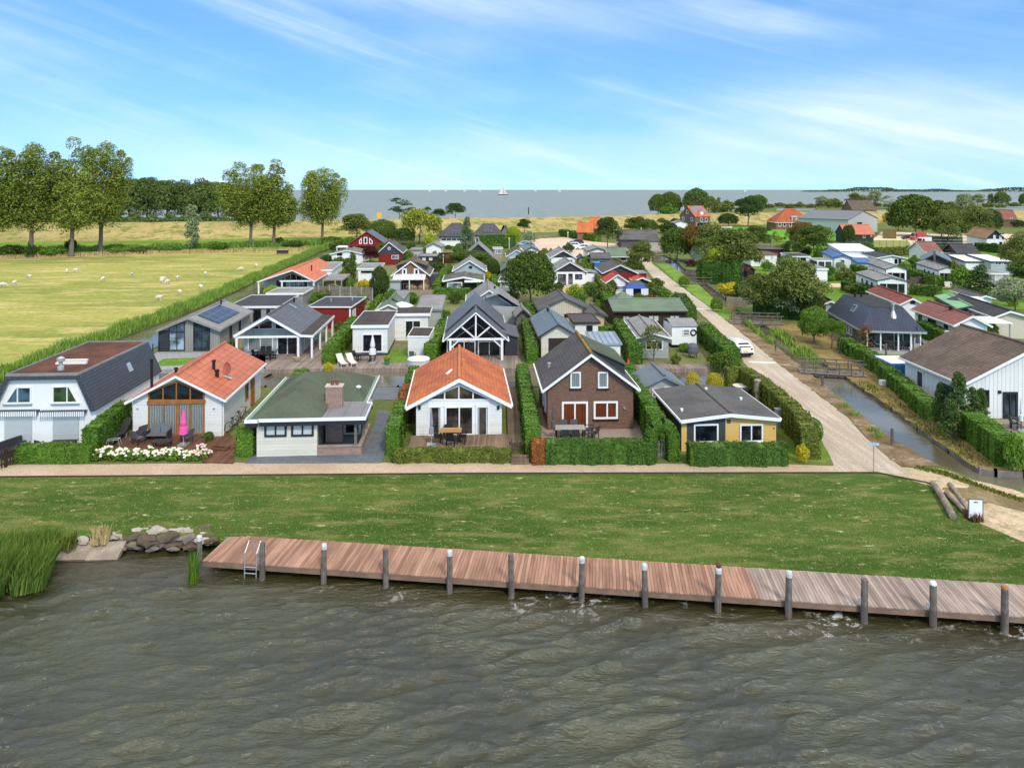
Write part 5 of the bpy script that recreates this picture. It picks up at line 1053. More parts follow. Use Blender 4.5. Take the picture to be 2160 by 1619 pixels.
# ---- H2 white house with orange metal roof
h = Q('house', 'white boarded house with an orange sheet roof and oak glazed front', 265, 474, 847, 2.62, 793, 9.4, WBOARD, OMETAL, TRIM, ang=4.4, board=.16, cap=OMETAL); H2 = h
h.win('f', [(313, 845), (432, 845), (432, 826), (373, 802), (313, 827)], OAK, GLASS, muls=(.25, .5, .76), fw=.1)
h.win('f', (313, 850, 432, 915), OAK, GLASSL, muls=(.26, .5, .54, .76), fw=.1, name='sliding_door', curt=CURT)
h.panel('f', (311, 845, 434, 850), OAK, 'transom', .0, .09)
h.winp('r', [(5.2, .9), (5.9, .9), (5.9, 2.05), (5.2, 2.05)], OAK, GLASS); h.winp('r', [(6.6, .1), (7.5, .1), (7.5, 2.1), (6.6, 2.1)], OAK, OAK, name='side_door', hb=(.5,))
h.pipe(1.0, .5, 2.0, .09); h.pipe(4.0, 3.6, .75, .11); h.pipe(4.55, 2.6, .6, .13); h.pipe(2.0, 2.0, .5, .1)
u, v = 5.1, 3.4; z = h.rz_at(u); m = MB(); m.bar((u, v, z - .1), (u, v, z + .45), .05, .05); m.bar((u - .25, v - .2, z + .18), (u + .3, v - .2, z - .02), .3, .02); dsh = h.part('dish_mount', m, METAL)
m = MB(); m.lathe([(.02, 0), (.25, .03), (.42, .10), (.44, .11), (.42, .13), (.2, .06)], 16); o = obj('satellite_dish', m, nm('terracotta_dish', (.40, .12, .08)), dsh); o.location = (u, v - .1, z + .7); o.rotation_euler = (R(80), 0, R(-35))
for a, b in ((291, 860), (452, 860)): m = MB(); uu, zz = h.fr(a, b); m.ell((uu, -.08, zz), (.07, .07, .05)); h.part('wall_lamp', m, METAL)
for dv in (0.1,): m = MB(); m.tube([(h.w + .06, dv, .1), (h.w + .06, dv, 2.4)], .045, 8); h.part('downpipe', m, TRIM)
# ---- H3 green hipped bungalow
h = House('bungalow', 'cream boarded bungalow with a dark green hipped felt roof and brick chimney', 522, 784, 887, 2.42, 8.9, 3.8, .42, .45)
ua = h.fr(669, 960)[0]; up = h.fr(762, 960)[0]; uM = ua + 2.15; e = 2.4
m = MB(); m.box(0, ua, 0, 3.2, 0, e - .12); m.box(0.002, uM, 3.2, h.d, 0, e - .12); h.part('wall', m, CREAM)
V0 = [(-.42, -.45, e), (ua + .3, -.45, e), (ua + .3, 5, e), (-.42, 5, e)]
m = MB()
m.add([(-.42, -.45, e), (ua + .35, -.45, e), (ua + .35, 3.2, e + .5), (ua + .35, 6, e), (-.42, 6, e), (ua * .5, 1.85, e + 1.12), (ua * .5, 5.4, e + 1.12)], [(0, 1, 5), (1, 2, 3, 6, 5), (3, 4, 6), (4, 0, 5, 6)])
m.add([(-.42, 2.9, e), (uM + .42, 2.9, e), (uM + .42, 9.3, e), (-.42, 9.3, e), (1.55, 5.9, e + 1.3), (uM - 1.4, 5.9, e + 1.3), (uM - 1.4, 6.1, e + 1.3), (1.55, 6.1, e + 1.3)], [(0, 1, 5, 4), (1, 2, 6, 5), (2, 3, 7, 6), (3, 0, 4, 7), (4, 5, 6, 7), (3, 2, 1, 0)])
h.part('roof', m, GFELT, fix=True)
rim = nm('verdigris_gutter', (.20, .30, .22), var=.15)
m = MB()
for x0, x1, y0, y1 in ((-.52, -.30, -.55, 9.4), (-.299, .25, -.55, -.30), (.25, ua + .3, -.40, -.16), (uM + .3, uM + .52, 2.7, 9.4), (-.3, uM + .3, 9.18, 9.4)): m.box(x0, x1, y0, y1, e - .02, e + .07)
h.part('gutter', m, rim)
m = MB()
for x0, x1, y0, y1 in ((-.58, -.525, -.6, 9.45), (-.52, .22, -.6, -.555), (.22, up + .35, -.46, -.405), (up + .30, up + .35, -.40, 2.6), (uM + .525, uM + .58, 2.65, 9.45), (up + .36, uM + .52, 2.6, 2.66)): m.box(x0, x1, y0, y1, e - .1, e + .1)
h.part('fascia', m, TRIM)
m = MB()
for x0, x1, y0, y1 in ((-.5, .2, -.53, -.45), (.25, up + .3, -.38, -.31), (up + .22, up + .29, -.3, 2.6), (uM + .42, uM + .5, 2.75, 9.3), (up + .36, uM + .42, 2.68, 2.75)): m.box(x0, x1, y0, y1, e - .38, e - .11)
h.part('soffit_board', m, NAVY)
m = MB(); m.box(ua + .31, up + .29, -.39, 3.4, e - .08, e + .05); h.part('porch_roof', m, nm('lead_grey_roofing', (.225, .225, .23), (.19, .19, .195), .6, .7, .2, ('boards', 'x', 1.05), var=.12))
u0, v0 = ua + .18, 1.75; m = MB(); m.box(u0, u0 + 1.05, v0, v0 + .62, 0.05, 3.75); ch = h.part('chimney', m, PBRICK); m = MB(); m.box(u0 - .04, u0 + 1.09, v0 - .04, v0 + .66, 3.752, 3.84); obj('cap', m, nm('concrete_cap', (.55, .46, .38)), ch)
for du in (.38, .68): m = MB(); m.lathe([(.1, 0), (.12, .05), (.1, .1), (.1, .24), (.13, .26), (.13, .32)], 10, (u0 + du, v0 + .3, 3.84)); obj('chimney_pot', m, nm('terracotta', (.22, .07, .05)), ch)
for q in ((558, 884, 605, 920), (614.5, 884, 662, 919)): h.win('f', q, NAVY, BLIND, muls=(.5,), fw=.12, name='window')
m = MB(); m.box(ua + .02, up, -.02, .12, 0, .55); m.box(up - .14, up, .121, 4.0, 0, .55); pw = h.part('porch_wall', m, PBRICK); m = MB(); m.box(ua + .02, up + .04, -.08, .16, .552, .63); m.box(up - .2, up + .04, .162, 4.0, .552, .63); obj('coping', m, TIMBERP, pw)
m = MB(); m.box(ua + .02, up - .15, .13, 4.4, .02, .2); h.part('porch_floor', m, SLATEP)
for u, v in ((up - .35, .05), (up - .08, 1.6), (up - .08, 3.0)): post(h, u, v, e - .09, .08, TIMBER, .63)
m = MB(); m.box(ua + .002, ua + .03, .2, 2.9, .2, e - .13); h.part('porch_side', m, STONE)
h.winp('f', [(ua + 1.25, .35), (ua + 2.05, .35), (ua + 2.05, 2.1), (ua + 1.25, 2.1)], NAVY, GLASS, off=-3.2, name='back_door'); h.winp('f', [(ua + .15, .9), (ua + .8, .9), (ua + .8, 2.0), (ua + .15, 2.0)], NAVY, GLASS, off=-3.2)
m = MB(); m.lathe([(.09, 0), (.09, .18), (.18, .2), (.18, .26), (.04, .34)], 10, (uM - .3, 4.6, e + .35)); h.part('roof_vent', m, TRIM)
h.winp('r', [(6.8 - 3, .3), (7.2 - 3, .3), (7.2 - 3, 2.1), (6.8 - 3, 2.1)], NAVY, GLASS, off=uM - h.w, name='side_door')
# ---- H4 centre house with orange pantiles
h = Q('house', 'white boarded house with bright orange pantile roof and tall glazed gable, in the centre', 857, 1079, 857, 2.32, 799, 9.0, WBOARD, OTILE, TRIM, ang=4.2, board=.26, cap=nm('orange_ridge_tile', (.55, .19, .07), var=.2), ovs=.62)
h.win('f', [(903.5, 844), (1032, 844), (1032, 838), (968.5, 810), (903.5, 838)], TRIM, glass('brown_glass', (40, 34, 28)), muls=(.255, .5, .745), fw=.1)
h.win('f', (903.5, 856, 932, 918), TRIM, glass('room_glass', (34, 30, 28)), fw=.09, name='side_light', curt=CURTW, cover=.35)
h.win('f', (938.5, 856.5, 999, 917), TRIM, MATS['room_glass'], mul=1, fw=.1, name='sliding_door'); h.win('f', (1004, 856, 1032, 918), TRIM, MATS['room_glass'], fw=.09, name='side_light', curt=CURTW, cover=.35)
h.panel('f', (903, 845, 1032, 855), TRIM, 'transom', .0, .04)
for a in (885, 1051): h.panel('f', (a - 2.5, 855, a + 2.5, 862), BLACK, 'wall_lamp', .0, .12)
h.pipe(h.w / 2 + .3, 3.4, .6, .1, nm('orange_flue', (.60, .24, .10))); z = h.rz_at(h.w / 2 - .6)
m = MB(); m.bar((h.w / 2 - .9, 2.2, h.rz_at(h.w / 2 - .9) + .08), (h.w / 2 - .5, 2.5, h.rz_at(h.w / 2 - .5) + .1), .1, .1); m.tube([(h.w / 2 - .7, 2.3, h.rz_at(h.w / 2 - .7) - .05), (h.w / 2 - .7, 2.3, h.rz_at(h.w / 2 - .7) + .12)], .05); h.part('roof_vent', m, TRIM)
# ---- H5 brown brick house
h = Q('house', 'tall brown brick house with steep dark roof and rust-coloured curtains', 1145, 1349, 822, 2.88, 746, 6.9, BRICK, PTILE, TRIM, ang=2.6, board=.2, ovs=.36, cap=nm('lichen_ridge', (.16, .12, .06), (.36, .20, .05), 1.6, .9, .1))
for q in ((1203, 784, 1225, 818), (1261, 784, 1282.5, 818)): h.win('f', q, TRIM, GLASSL, fw=.1, sill=BLACK, curt=CURT)
h.win('f', (1185, 847, 1240, 903), TRIM, GLASS, mul=1, fw=.13, name='patio_door', curt=CURTO)
h.win('f', (1252, 846, 1303, 882.5), TRIM, GLASS, muls=(.57,), fw=.13, curt=CURTO, sill=BLACK)
h.panel('f', (1315, 858, 1319, 862), METAL, 'wall_lamp', 0, .12)
h.winp('l', [(2.5, .9), (3.2, .9), (3.2, 2.2), (2.5, 2.2)], TRIM, GLASS); h.winp('l', [(1.0, .9), (1.6, .9), (1.6, 2.2), (1.0, 2.2)], TRIM, GLASS)
h.pipe(.45, 3.4, .45, .1, METAL)
um = h.w / 2; m = MB(); z1 = h.rz - .12; m.prism([(um + .25, 1.6, z1), (h.w - .25, 1.6, h.rz_at(h.w - .25) + .65), (h.w - .25, 1.6, h.rz_at(h.w - .25) - .1), (um + .25, 1.6, h.rz_at(um + .25) - .1)], (0, 4.6, 0)); dm = h.part('dormer', m, ANTHR)
m = MB(); m.prism([(um + .2, 1.45, z1 + .1), (h.w - .1, 1.45, h.rz_at(h.w - .25) + .76), (h.w - .1, 1.45, h.rz_at(h.w - .25) + .66), (um + .2, 1.45, z1 + .0)], (0, 4.9, 0)); obj('dormer_roof', m, GFELT, dm)
# ---- H6 yellow bungalow
h = Q('bungalow', 'yellow rendered bungalow with a dark grey panel and low black felt roof', 1437, 1646, 884.5, 2.12, 873, 6.1, YELLOW, FELT, TRIM, ang=3.4, ovs=.12, board=.22, th=.1)
h.panel('f', (1449, 881, 1530, 960), DKGREY, 'grey_panel', .0, .02)
h.win('f', (1463, 894, 1515, 932.5), TRIM, GLASS, fw=.1, sill=TRIM, off=.02); h.win('f', (1560, 894, 1609, 931), TRIM, GLASS, mul=1, fw=.1, sill=TRIM)
for a, b in ((1566, 1579), (1591, 1604)): pass
h.panel('f', (1533.5, 884, 1541, 892), nm('house_plaque', (.10, .085, .08)), 'plaque', .0, .03); h.panel('f', (1630, 902, 1634, 904), BLACK, 'number_plate', .0, .02)
m = MB(); m.box(-.06, -.004, 0, h.d, 0, 1.95); h.part('side_cladding', m, BROWNB)
for u, v in ((.35, 1.1), (5.0, 3.0), (3.2, 4.8)): h.pipe(u, v, .3, .07, TRIM)
# ---- garden shed behind the yellow bungalow
h = Q('garden_shed', 'grey garden shed with a dark standing seam gable roof by the canal', 1361, 1443, 813.5, 2.05, 793, 3.2, GREYB, nm('shed_seam_roof', (.16, .18, .20), None, .5, .4, .4, ('seams', 'y', .42)), nm('shed_trim', (.22, .24, .26)), ang=3, cat='shed', ovs=.25, board=.12)
h.winp('f', [(.35, 1.1), (1.0, 1.1), (1.0, 1.75), (.35, 1.75)], TRIM, GLASS); h.winp('f', [(1.25, .2), (1.8, .2), (1.8, 1.85), (1.25, 1.85)], TRIM, GLASS, name='door')
# ================================================================ second row
h = Q('house', 'modern grey boarded house with solar panels and dark glazed front by the left canal', 329, 465, 696, 2.28, 668.6, 10, VGREY, FELTL, FELTL, ang=3.4, rx=.49, board=.24, ovs=.25, ovf=.5)
h.panel('f', (334, 697, 356, 744), ANTHR, 'dark_bay', .0, .03)
h.win('f', [(356.5, 739), (390, 739), (390, 678), (356.5, 690)], NAVY, GLASSL, mul=1, hb=(.66,), name='glazed_door', fw=.08); h.win('f', [(408, 740), (443, 740), (443, 688), (425, 680), (408, 680)], NAVY, GLASSB, mul=1, hb=(.72,), fw=.08)
h.solar(h.w * .56, h.w * .93, 1.0, 7.6); h.pipe(h.w * .55, 8.2, .6, .09)
for v in (3.0, 6.0): h.winp('r', [(v, .4), (v + .6, .4), (v + .6, 2), (v, 2)], NAVY, GLASS)
h = QF('house', 'low dark flat-roofed house behind the modern grey solar house', 478, 590, 646, 2.6, 9, VGREY, FELTD, TRIM, [('f', 534, 652, 551, 680, NAVY, GLASS), ('f', 562, 652, 570, 662, NAVY)], ang=3, ovs=.2)
# veranda house
h = Q('house', 'pale blue-grey house with a white gabled veranda and purple-grey roof', 494, 634, 706, 2.46, 665, 8.6, PALEBLUE, nm('purple_grey_metal_tiles', (.105, .098, .105), (.085, .08, .088), .5, .45, .4, ('tiles', 'y', .85, .2, .02)), TRIM, ang=3.4, ovf=1.9, ovs=.35, board=.28, ovb=.3)
h.win('f', (523, 710, 576, 739), TRIM, GLASS, mul=1, fw=.1, curt=CURT); h.win('f', (584, 708, 629, 754), TRIM, GLASS, mul=1, fw=.12, name='sliding_door'); h.win('f', [(522, 694), (576, 694), (576, 676), (565, 674), (536, 688)], TRIM, GLASS, muls=(.45,), fw=.1); h.win('f', [(580, 694), (612, 694), (580, 678)], TRIM, GLASS, fw=.08)
w_ = h.w; beam(h, (-.3, -1.75, 2.2), (w_ + .35, -1.75, 2.2), .12, .2)
for u in (-.15, w_ + .1): post(h, u, -1.75, 2.12, .1)
m = MB(); m.prism([(w_ + .3, -1.9, 2.5), (w_ + 1.55, -1.9, 2.32), (w_ + 1.55, -1.9, 2.2), (w_ + .3, -1.9, 2.36)], (0, h.d + 2.2, 0)); h.part('veranda_roof', m, FELTB)
beam(h, (w_ + 1.56, -1.95, 2.26), (w_ + 1.56, h.d + .3, 2.26), .06, .24); beam(h, (w_ + .3, -1.95, 2.3), (w_ + 1.6, -1.95, 2.22), .08, .22)
for v in (-1.8, 2.0, 5.2, 8.6): post(h, w_ + 1.42, v, 2.2, .09)
for v in (1.2, 4.0, 5.8): h.winp('r', [(v, .3), (v + .7, .3), (v + .7, 2.0), (v, 2.0)], TRIM, GLASS)
h.skylight(w_ * .55, w_ * .68, 5.2, 5.7); h.pipe(w_ * .56, 7.2, .6, .1); h.pipe(w_ * .3, 7.6, .3, .07)
# white flat-roofed chalet (two wings)
h = QF('chalet', 'white boarded chalet with a flat brown roof and a terrace with sun loungers', 740, 820, 686, 3.08, 8.2, WBOARD, FELTB, TRIM, [('f', 764, 704, 807, 742, TRIM, GLASS, 1)], ang=3.2, fh=.3, fw=.1); H3c = h
h.win('f', (764, 704, 807, 742), TRIM, GLASS, mul=1, fw=.1, name='sliding_door', curt=CURTW, cover=.5) if False else None
m = MB(); m.box(-.03, h.w + .03, -.03, h.d, 0, .28); h.part('plinth', m, DKGREY)
m = MB(); m.box(h.w - .01, h.w + 3.6, 7.0, 10.8, 0, 2.75); wg = h.part('side_wing', m, WBOARD); m = MB(); m.box(h.w - .1, h.w + 3.8, 6.8, 11, 2.78, 2.96); obj('roof', m, FELTB, wg); m = MB(); m.box(h.w + .16, h.w + 3.86, 6.74, 6.8, 2.7, 3.0); m.box(h.w + 3.8, h.w + 3.86, 6.8, 11, 2.7, 3.0); obj('fascia', m, TRIM, wg)
h.winp('f', [(h.w + 1.1, .3), (h.w + 2.8, .3), (h.w + 2.8, 2.2), (h.w + 1.1, 2.2)], TRIM, GLASS, mul=1, off=-7.0, name='patio_door')
h = QF('garden_shed', 'small white shed with a flat brown roof in front of the flat-roofed chalet', 859, 906, 708, 2.25, 2.6, WBOARD, FELTB, TRIM, cat='shed', ang=-4, back=2.6, ovs=.06, ovf=.06, fh=.16)
# truss house
h = Q('house', 'dark grey house with a white open truss gable porch and ribbed roof', 935, 1072, 717.6, 2.1, 658, 8.5, ANTHR, SEAM, TRIM, ang=3, ovf=2.3, ovs=.3, board=.16, th=.16)
w_ = h.w; m = MB(); m.prism([(-.28, 1.0, 2.32), (w_ / 2, 1.0, h.rz + .22), (w_ + .28, 1.0, 2.32), (w_ + .28, 1.0, 2.16), (w_ / 2, 1.0, h.rz + .06), (-.28, 1.0, 2.16)], (0, 7.8, 0)); h.part('upper_roof', m, SEAM)
zt = lambda u: h.rz_at(u) - .3; pl, pr = h.fr(950, 750, 2.2)[0], h.fr(1059, 750, 2.2)[0]; bz = h.fr(950, 716, 2.2)[1]
for u in (pl, pr): post(h, u, -2.15, bz - .08, .11)
beam(h, (pl - .3, -2.15, bz), (pr + .3, -2.15, bz), .16, .2, name='tie_beam')
um = w_ / 2; beam(h, (um, -2.15, bz + .1), (um, -2.15, h.rz - .35), .15, .15, name='king_post')
for s in (-1, 1):
    beam(h, (um + s * .12, -2.15, bz + .15), (um + s * w_ * .24, -2.15, zt(um + s * w_ * .24)), .13, .13, name='strut')
    u = pl if s < 0 else pr; beam(h, (u - s * .1, -2.15, bz - .75), (u - s * .8, -2.15, bz - .1), .12, .12, name='brace')
    m = MB(); a, b = (0, .25) if s < 0 else (w_ - .25, w_); m.box(a - .06, a + .06, -.1, -.001, 0, 2); h.part('corner_board', m, TRIM)
h.win('f', (955, 719, 1003, 752), TRIM, GLASS, mul=1, fw=.1, name='sliding_door'); h.win('f', (1008, 719, 1056, 752), TRIM, GLASS, mul=1, fw=.1, name='sliding_door')
h.win('f', [(960, 713), (1048, 713), (1005, 680)], TRIM, glass('purple_glass', (26, 18, 30)), fw=.06, name='gable_window')
m = MB(); m.box(w_ + .05, w_ + 1.3, -.4, 5, 0, 2.0); sx = h.part('side_bay', m, ANTHR); m = MB(); m.prism([(w_ - .1, -.6, 2.45), (w_ + 1.5, -.6, 2.0), (w_ + 1.5, -.6, 1.9), (w_ - .1, -.6, 2.3)], (0, 5.8, 0)); obj('roof', m, SEAM, sx)
h = Q('house', 'pale grey house with a light ribbed gable roof behind the truss-gabled house', 982, 1081, 645, 2.3, 611, 9, GREYB, FELTL, TRIM, ang=3, rx=.5, board=.16)
m = MB(); um = h.w / 2; z = h.rz - .5; m.prism([(um - .4, -1.6, h.rz - .75), (um + 1.2, -1.6, h.rz - .25), (h.w + 1.2, -1.6, 2.4), (h.w + 1.2, -1.6, 2.28), (um + 1.2, -1.6, h.rz - .37), (um - .4, -1.6, h.rz - .87)], (0, 4.5, 0)); h.part('lean_to_roof', m, SEAML); h.pipe(h.w * .66, 4, .5, .09)
m = MB(); m.box(um, h.w + 1.0, -1.4, 1.5, 0, 2.3); h.part('lean_to_wall', m, GREYB)
# blue-grey roofed house
h = Q('house', 'white house with a steep blue-grey roof, brown eaves and a dark shutter door', 1136, 1220, 709, 2.25, 683, 9.4, CREAM, BLUEG, BROWNP, ang=3.4, board=.16)
h.panel('f', (1157, 713, 1199, 748), nm('dark_shutter', (.05, .035, .035), None, 1, .5, .3, ('boards', 'z', .12)), 'shutter_door', .0, .04); h.pipe(h.w * .44, 7.5, .5, .1)
QF('house', 'white annex with a flat dark brown roof behind the blue-grey roofed house', 1209, 1267, 679, 2.5, 5, WBOARD, BROWNP, BROWNP, [('f', 1237, 686, 1250, 701, NAVY)], ang=3.2, ovs=.25, cat='annex')
QF('garden_shed', 'white boarded shed with a metallic blue-grey ribbed roof', 1247, 1313, 725, 2.35, 3.6, WBOARD, nm('blue_seam_roof', (.26, .30, .36), None, .5, .35, .45, ('seams', 'x', .5)), nm('blue_grey_trim', (.3, .34, .4)), cat='shed', back=2.7, ang=2.5, fh=.14)
h = Q('house', 'beige gabled house with a dark brown-grey roof', 1136, 1246, 654, 2.15, 628, 6.3, VCREAM, FELT, nm('dark_barge', (.08, .075, .07)), ang=3.5, board=.1)
for q in ((1188, 660, 1200, 672), (1212, 662, 1226, 672)): h.win('f', q, VCREAM, GLASS, fw=.1)
Q('house', 'small beige annex with a rounded grey roof right of the beige gabled house', 1242, 1281, 665, 2.1, 656, 4.5, nm('beige_wall', (.52, .42, .29), var=.06), FELT, nm('dark_barge2', (.1, .09, .09)), cat='annex', ang=3.5)
h = Q('lodge', 'long dark brown lodge with a faded green hipped roof', 1293, 1452, 656, 2.3, 3.15, 7, BROWNB, GFELTL, BROWNP, ridge='x', ang=1.5, board=.1, ovs=.2, cat='house')
for q in ((1313, 665, 1328, 676), (1367, 664, 1391, 678), (1412, 664, 1434, 676)): h.win('f', q, BROWNP, BLIND, mul=1, fw=.1)
m = MB(); m.add([(.0, 2.5, 2.55), (4.0, 2.5, 2.75), (4.0, 7, 2.6), (.0, 7.2, 2.4), (1.9, 5.0, 3.85)], [(0, 1, 4), (1, 2, 4), (2, 3, 4), (3, 0, 4), (3, 2, 1, 0)]); h.part('hip_roof', m, GFELTL)
h = Q('chalet', 'long grey park chalet with white-trimmed ends and grey ridge roof', 1344, 1416, 711, 2.1, 701.6, 9, GREYB, FELTL, TRIM, ang=-1.5, board=.16, cat='house', ovs=.2)
h.win('f', (1362, 717, 1398, 738), TRIM, GLASS, mul=2, fw=.09)
m = MB(); m.box(.02, .5, -.1, 8.8, 2.12, 2.2); m.box(h.w - .5, h.w - .02, -.1, 8.8, 2.12, 2.2); h.part('roof_band', m, BROWNP)
for v in (1.5, 3.6, 6): h.winp('l', [(v, .9), (v + .8, .9), (v + .8, 1.8), (v, 1.8)], TRIM, GLASS)
h = House('wagon', 'white shepherd wagon with a grey barrel roof and a round wreath', 1416, 1472, 690, 2.2, 3.4, 2.5, .1, .12, 'wagon')
m = MB(); n = 10; arcp = [(h.w * (i / n), 2.0 + .55 * math.sin(math.pi * i / n)) for i in range(n + 1)]
m = MB(); m.box(0, h.w, 0, h.d, .35, 2.35); h.part('wall', m, WHITE)
m = MB(); m.prism([(-.1, b, 2.3 + .5 * math.sin(math.pi * (b + .1) / 3.6)) for b in [-.1 + 3.6 * i / 10 for i in range(11)]] + [(-.1, b, 2.22 + .5 * math.sin(math.pi * (b + .1) / 3.6)) for b in [-.1 + 3.6 * i / 10 for i in range(10, -1, -1)]], (h.w + .2, 0, 0)); h.part('roof', m, FELTL)
h.win('f', (1440, 694, 1455, 707), TRIM, GLASS, hb=(.33, .66), fw=.08)
m = MB(); u, z = h.fr(1462.5, 701); m.tube([(u + .28 * math.cos(t), -.06, z + .28 * math.sin(t)) for t in [2 * math.pi * i / 16 for i in range(17)]], .07, 6); h.part('wreath', m, BLACK)
m = MB(); m.box(.1, h.w - .1, .2, h.d - .2, .05, .34); h.part('undercarriage', m, BLACK)
Q('garden_shed', 'tiny dark timber shed with a grey gable roof between two hedges', 1086, 1122, 668, 1.95, 651, 3, STONE, FELTL, DKGREY, cat='shed', ovs=.2)
# ================================================================ third row and further
h = Q('house', 'wide house with a bright orange sheet roof and open white porch by the left canal', 543, 664, 593, 2.05, 569, 13, PALEBLUE, OBRT, TRIM, ang=3.5, ovf=3.2, rx=.61, board=.2, ovs=.1)
w_ = h.w
for u in (.05, w_ * .42, w_ - .1): post(h, u, -3.0, 2.0, .11)
beam(h, (w_ * .38, -3.05, 2.02), (w_ - .1, -3.05, 2.02), .14, .2)
h.win('f', [(588, 590), (650, 590), (617, 575)], TRIM, GLASS, mul=4, fw=.1, name='gable_window'); h.win('f', (610, 592, 650, 606), TRIM, GLASSL, mul=3, fw=.1); h.panel('f', (583, 592, 603, 610), ANTHR, 'dark_wall', 0, .05); h.pipe(w_ * .8, 3, 1.0, .1)
QF('garden_shed', 'flat grey roofed lean-to shed in front of the bright orange porch house', 560, 640, 618, 2.0, 5.5, VGREY, FELTL, TRIM, cat='shed', ang=2)
h = QF('cabin', 'red boarded cabin with a flat dark grey roof', 648, 742, 646, 2.7, 7.5, REDB, FELTD, TRIM, [('r', 750, 640, 753, 660)] if False else [], ang=-1, ovs=.2, fh=.16)
m = MB(); m.box(h.w - .15, h.w + .03, -.03, .15, 0, 2.5); h.part('corner_board', m, TRIM); h.winp('r', [(1, .2), (2.4, .2), (2.4, 2.1), (1, 2.1)], TRIM, GLASSL, mul=1, name='patio_door'); h.pipe(1.5, 4, .4, .09, METAL, 2.7); h.pipe(4, 4.6, .5, .08, METAL, 2.7)
h = Q('house', 'brick house with two dark dormers and a white glass veranda', 825, 907, 580.5, 2.75, 550, 9.5, BRICK2, BTILE, TRIM, ang=3, board=.22, ovs=.35)
for q in ((848, 566, 858, 580), (873, 566, 884, 580)): h.win('f', q, TRIM, GLASS, fw=.22)
um = h.w / 2
for s in (-1, 1):
    f = lambda t: um + s * t
    m = MB(); m.prism([(f(.5), 1.5, h.rz - .35), (f(um * .86), 1.5, h.rz - 1.0), (f(um * .86), 1.5, h.rz_at(f(um * .86)) - .1), (f(.5), 1.5, h.rz_at(f(.5)) - .1)], (0, 5, 0)); d = h.part('dormer', m, ANTHR)
    m = MB(); m.prism([(f(.4), 1.3, h.rz - .24), (f(um * .92), 1.3, h.rz - .93), (f(um * .92), 1.3, h.rz - 1.05), (f(.4), 1.3, h.rz - .36)], (0, 5.4, 0)); obj('dormer_roof', m, BTILE, d)
m = MB(); m.prism([(.1, -2.6, 2.25), (h.w - .3, -2.6, 2.25), (h.w - .3, -.02, 2.85), (.1, -.02, 2.85)], (0, 0, .07)); v_ = h.part('veranda_roof', m, nm('white_glass_roof', (.66, .69, .70), None, 1, .25, .5, ('boards', 'x', .9), var=.05))
for u in (.3, h.w * .5, h.w - .5): post(h, u, -2.5, 2.25, .07)
h.win('f', (843, 598, 866, 614), TRIM, glass('violet_glass', (40, 32, 60)), mul=2, fw=.1, name='patio_door')
m = MB(); m.box(-.6, 1.4, -3.4, -1.2, 0, 2.1); sb = h.part('side_porch', m, PALEBLUE); m = MB(); m.box(-.8, 1.6, -3.6, -1.1, 2.12, 2.3); obj('roof', m, FELTL, sb)
h = Q('chalet', 'maroon boarded chalet with a mossy grey roof and a scalloped white awning', 933.5, 1021, 591, 2.15, 583, 6.5, MAROON, nm('mossy_felt', (.16, .15, .13), (.075, .075, .06), .8, .9, .1, var=.3), TRIM, ang=2.5, board=.28, ovs=.2)
h.win('f', (943, 595, 975, 608), TRIM, GLASSL, fw=.15); h.panel('f', (980, 597, 1014, 616), BLACK, 'porch_shade_panel', 0, .03)  # flat black panel painted where the porch opening lies in shade
m = MB(); u0, u1 = h.fr(980, 595)[0], h.fr(1014, 595)[0]; m.prism([(u0, -.9, 1.85), (u1, -.9, 1.85), (u1, -.05, 2.1), (u0, -.05, 2.1)], (0, 0, .05)); h.part('awning', m, CANVASW)
h = Q('chalet', 'pale blue gabled chalet with a grey roof and small dark gable window', 954, 1026, 571, 2.3, 548.5, 8, PALEBLUE, FELTL, TRIM, [('f', 989, 561, 996, 566, NAVY, GLASS)], ang=2, board=.22)
h = Q('chalet', 'white chalet with an anthracite gable panel and dark garage doors', 1167, 1238, 573, 2.35, 552, 8, WHITE, FELTL, TRIM, ang=2, board=.16, gw=ANTHR, gz_=2.3)
h.win('f', (1177, 578, 1194, 601), NAVY, glass('grey_door_glass', (46, 48, 54)), hb=(.6,), name='garage_door'); h.win('f', (1199, 577, 1208, 599), NAVY, MATS['grey_door_glass'], name='door'); h.win('f', (1213, 578, 1228, 589), NAVY, MATS['grey_door_glass'], fw=.12)
m = MB(); m.box(h.w, h.w + 2.1, .1, 4, 0, 2.0); sd_ = h.part('side_shed', m, WHITE); m = MB(); m.prism([(h.w + .32, -.1, 2.4), (h.w + 2.3, -.1, 2.1), (h.w + 2.3, -.1, 2.0), (h.w + .32, -.1, 2.25)], (0, 4.4, 0)); obj('roof', m, FELTL, sd_)
h = Q('chalet', 'white chalet with a grey gable panel standing behind the garage door chalet', 1160, 1216, 543.5, 2.3, 527.5, 9, WHITE, FELTL, TRIM, [('f', 1180, 547, 1187, 556, NAVY), ('f', 1198, 547, 1208, 555)], ang=2, gw=ANTHR, gz_=2.3)
h = Q('house', 'red boarded chalet with a dark gable panel beside the road', 1271, 1346, 575.5, 2.3, 558, 9, REDB, FELT, TRIM, ang=1, board=.16, gw=ANTHR, gz_=2.3)
m = MB(); m.box(h.w, h.w + 2, 1, 5, 0, 2.0); sd_ = h.part('side_shed', m, REDB); m = MB(); m.box(h.w + .3, h.w + 2.2, .8, 5.2, 2.02, 2.15); obj('roof', m, FELTL, sd_)
h = Q('garden_shed', 'white shed with a bright red tiled roof in front of the red chalet', 1277, 1330, 596, 2.0, 578, 4, WHITE, nm('red_sheet', (.42, .06, .035), var=.12), TRIM, cat='shed', ang=2); h.win('f', (1295, 603, 1325, 612), TRIM, GLASSL, fw=.1)
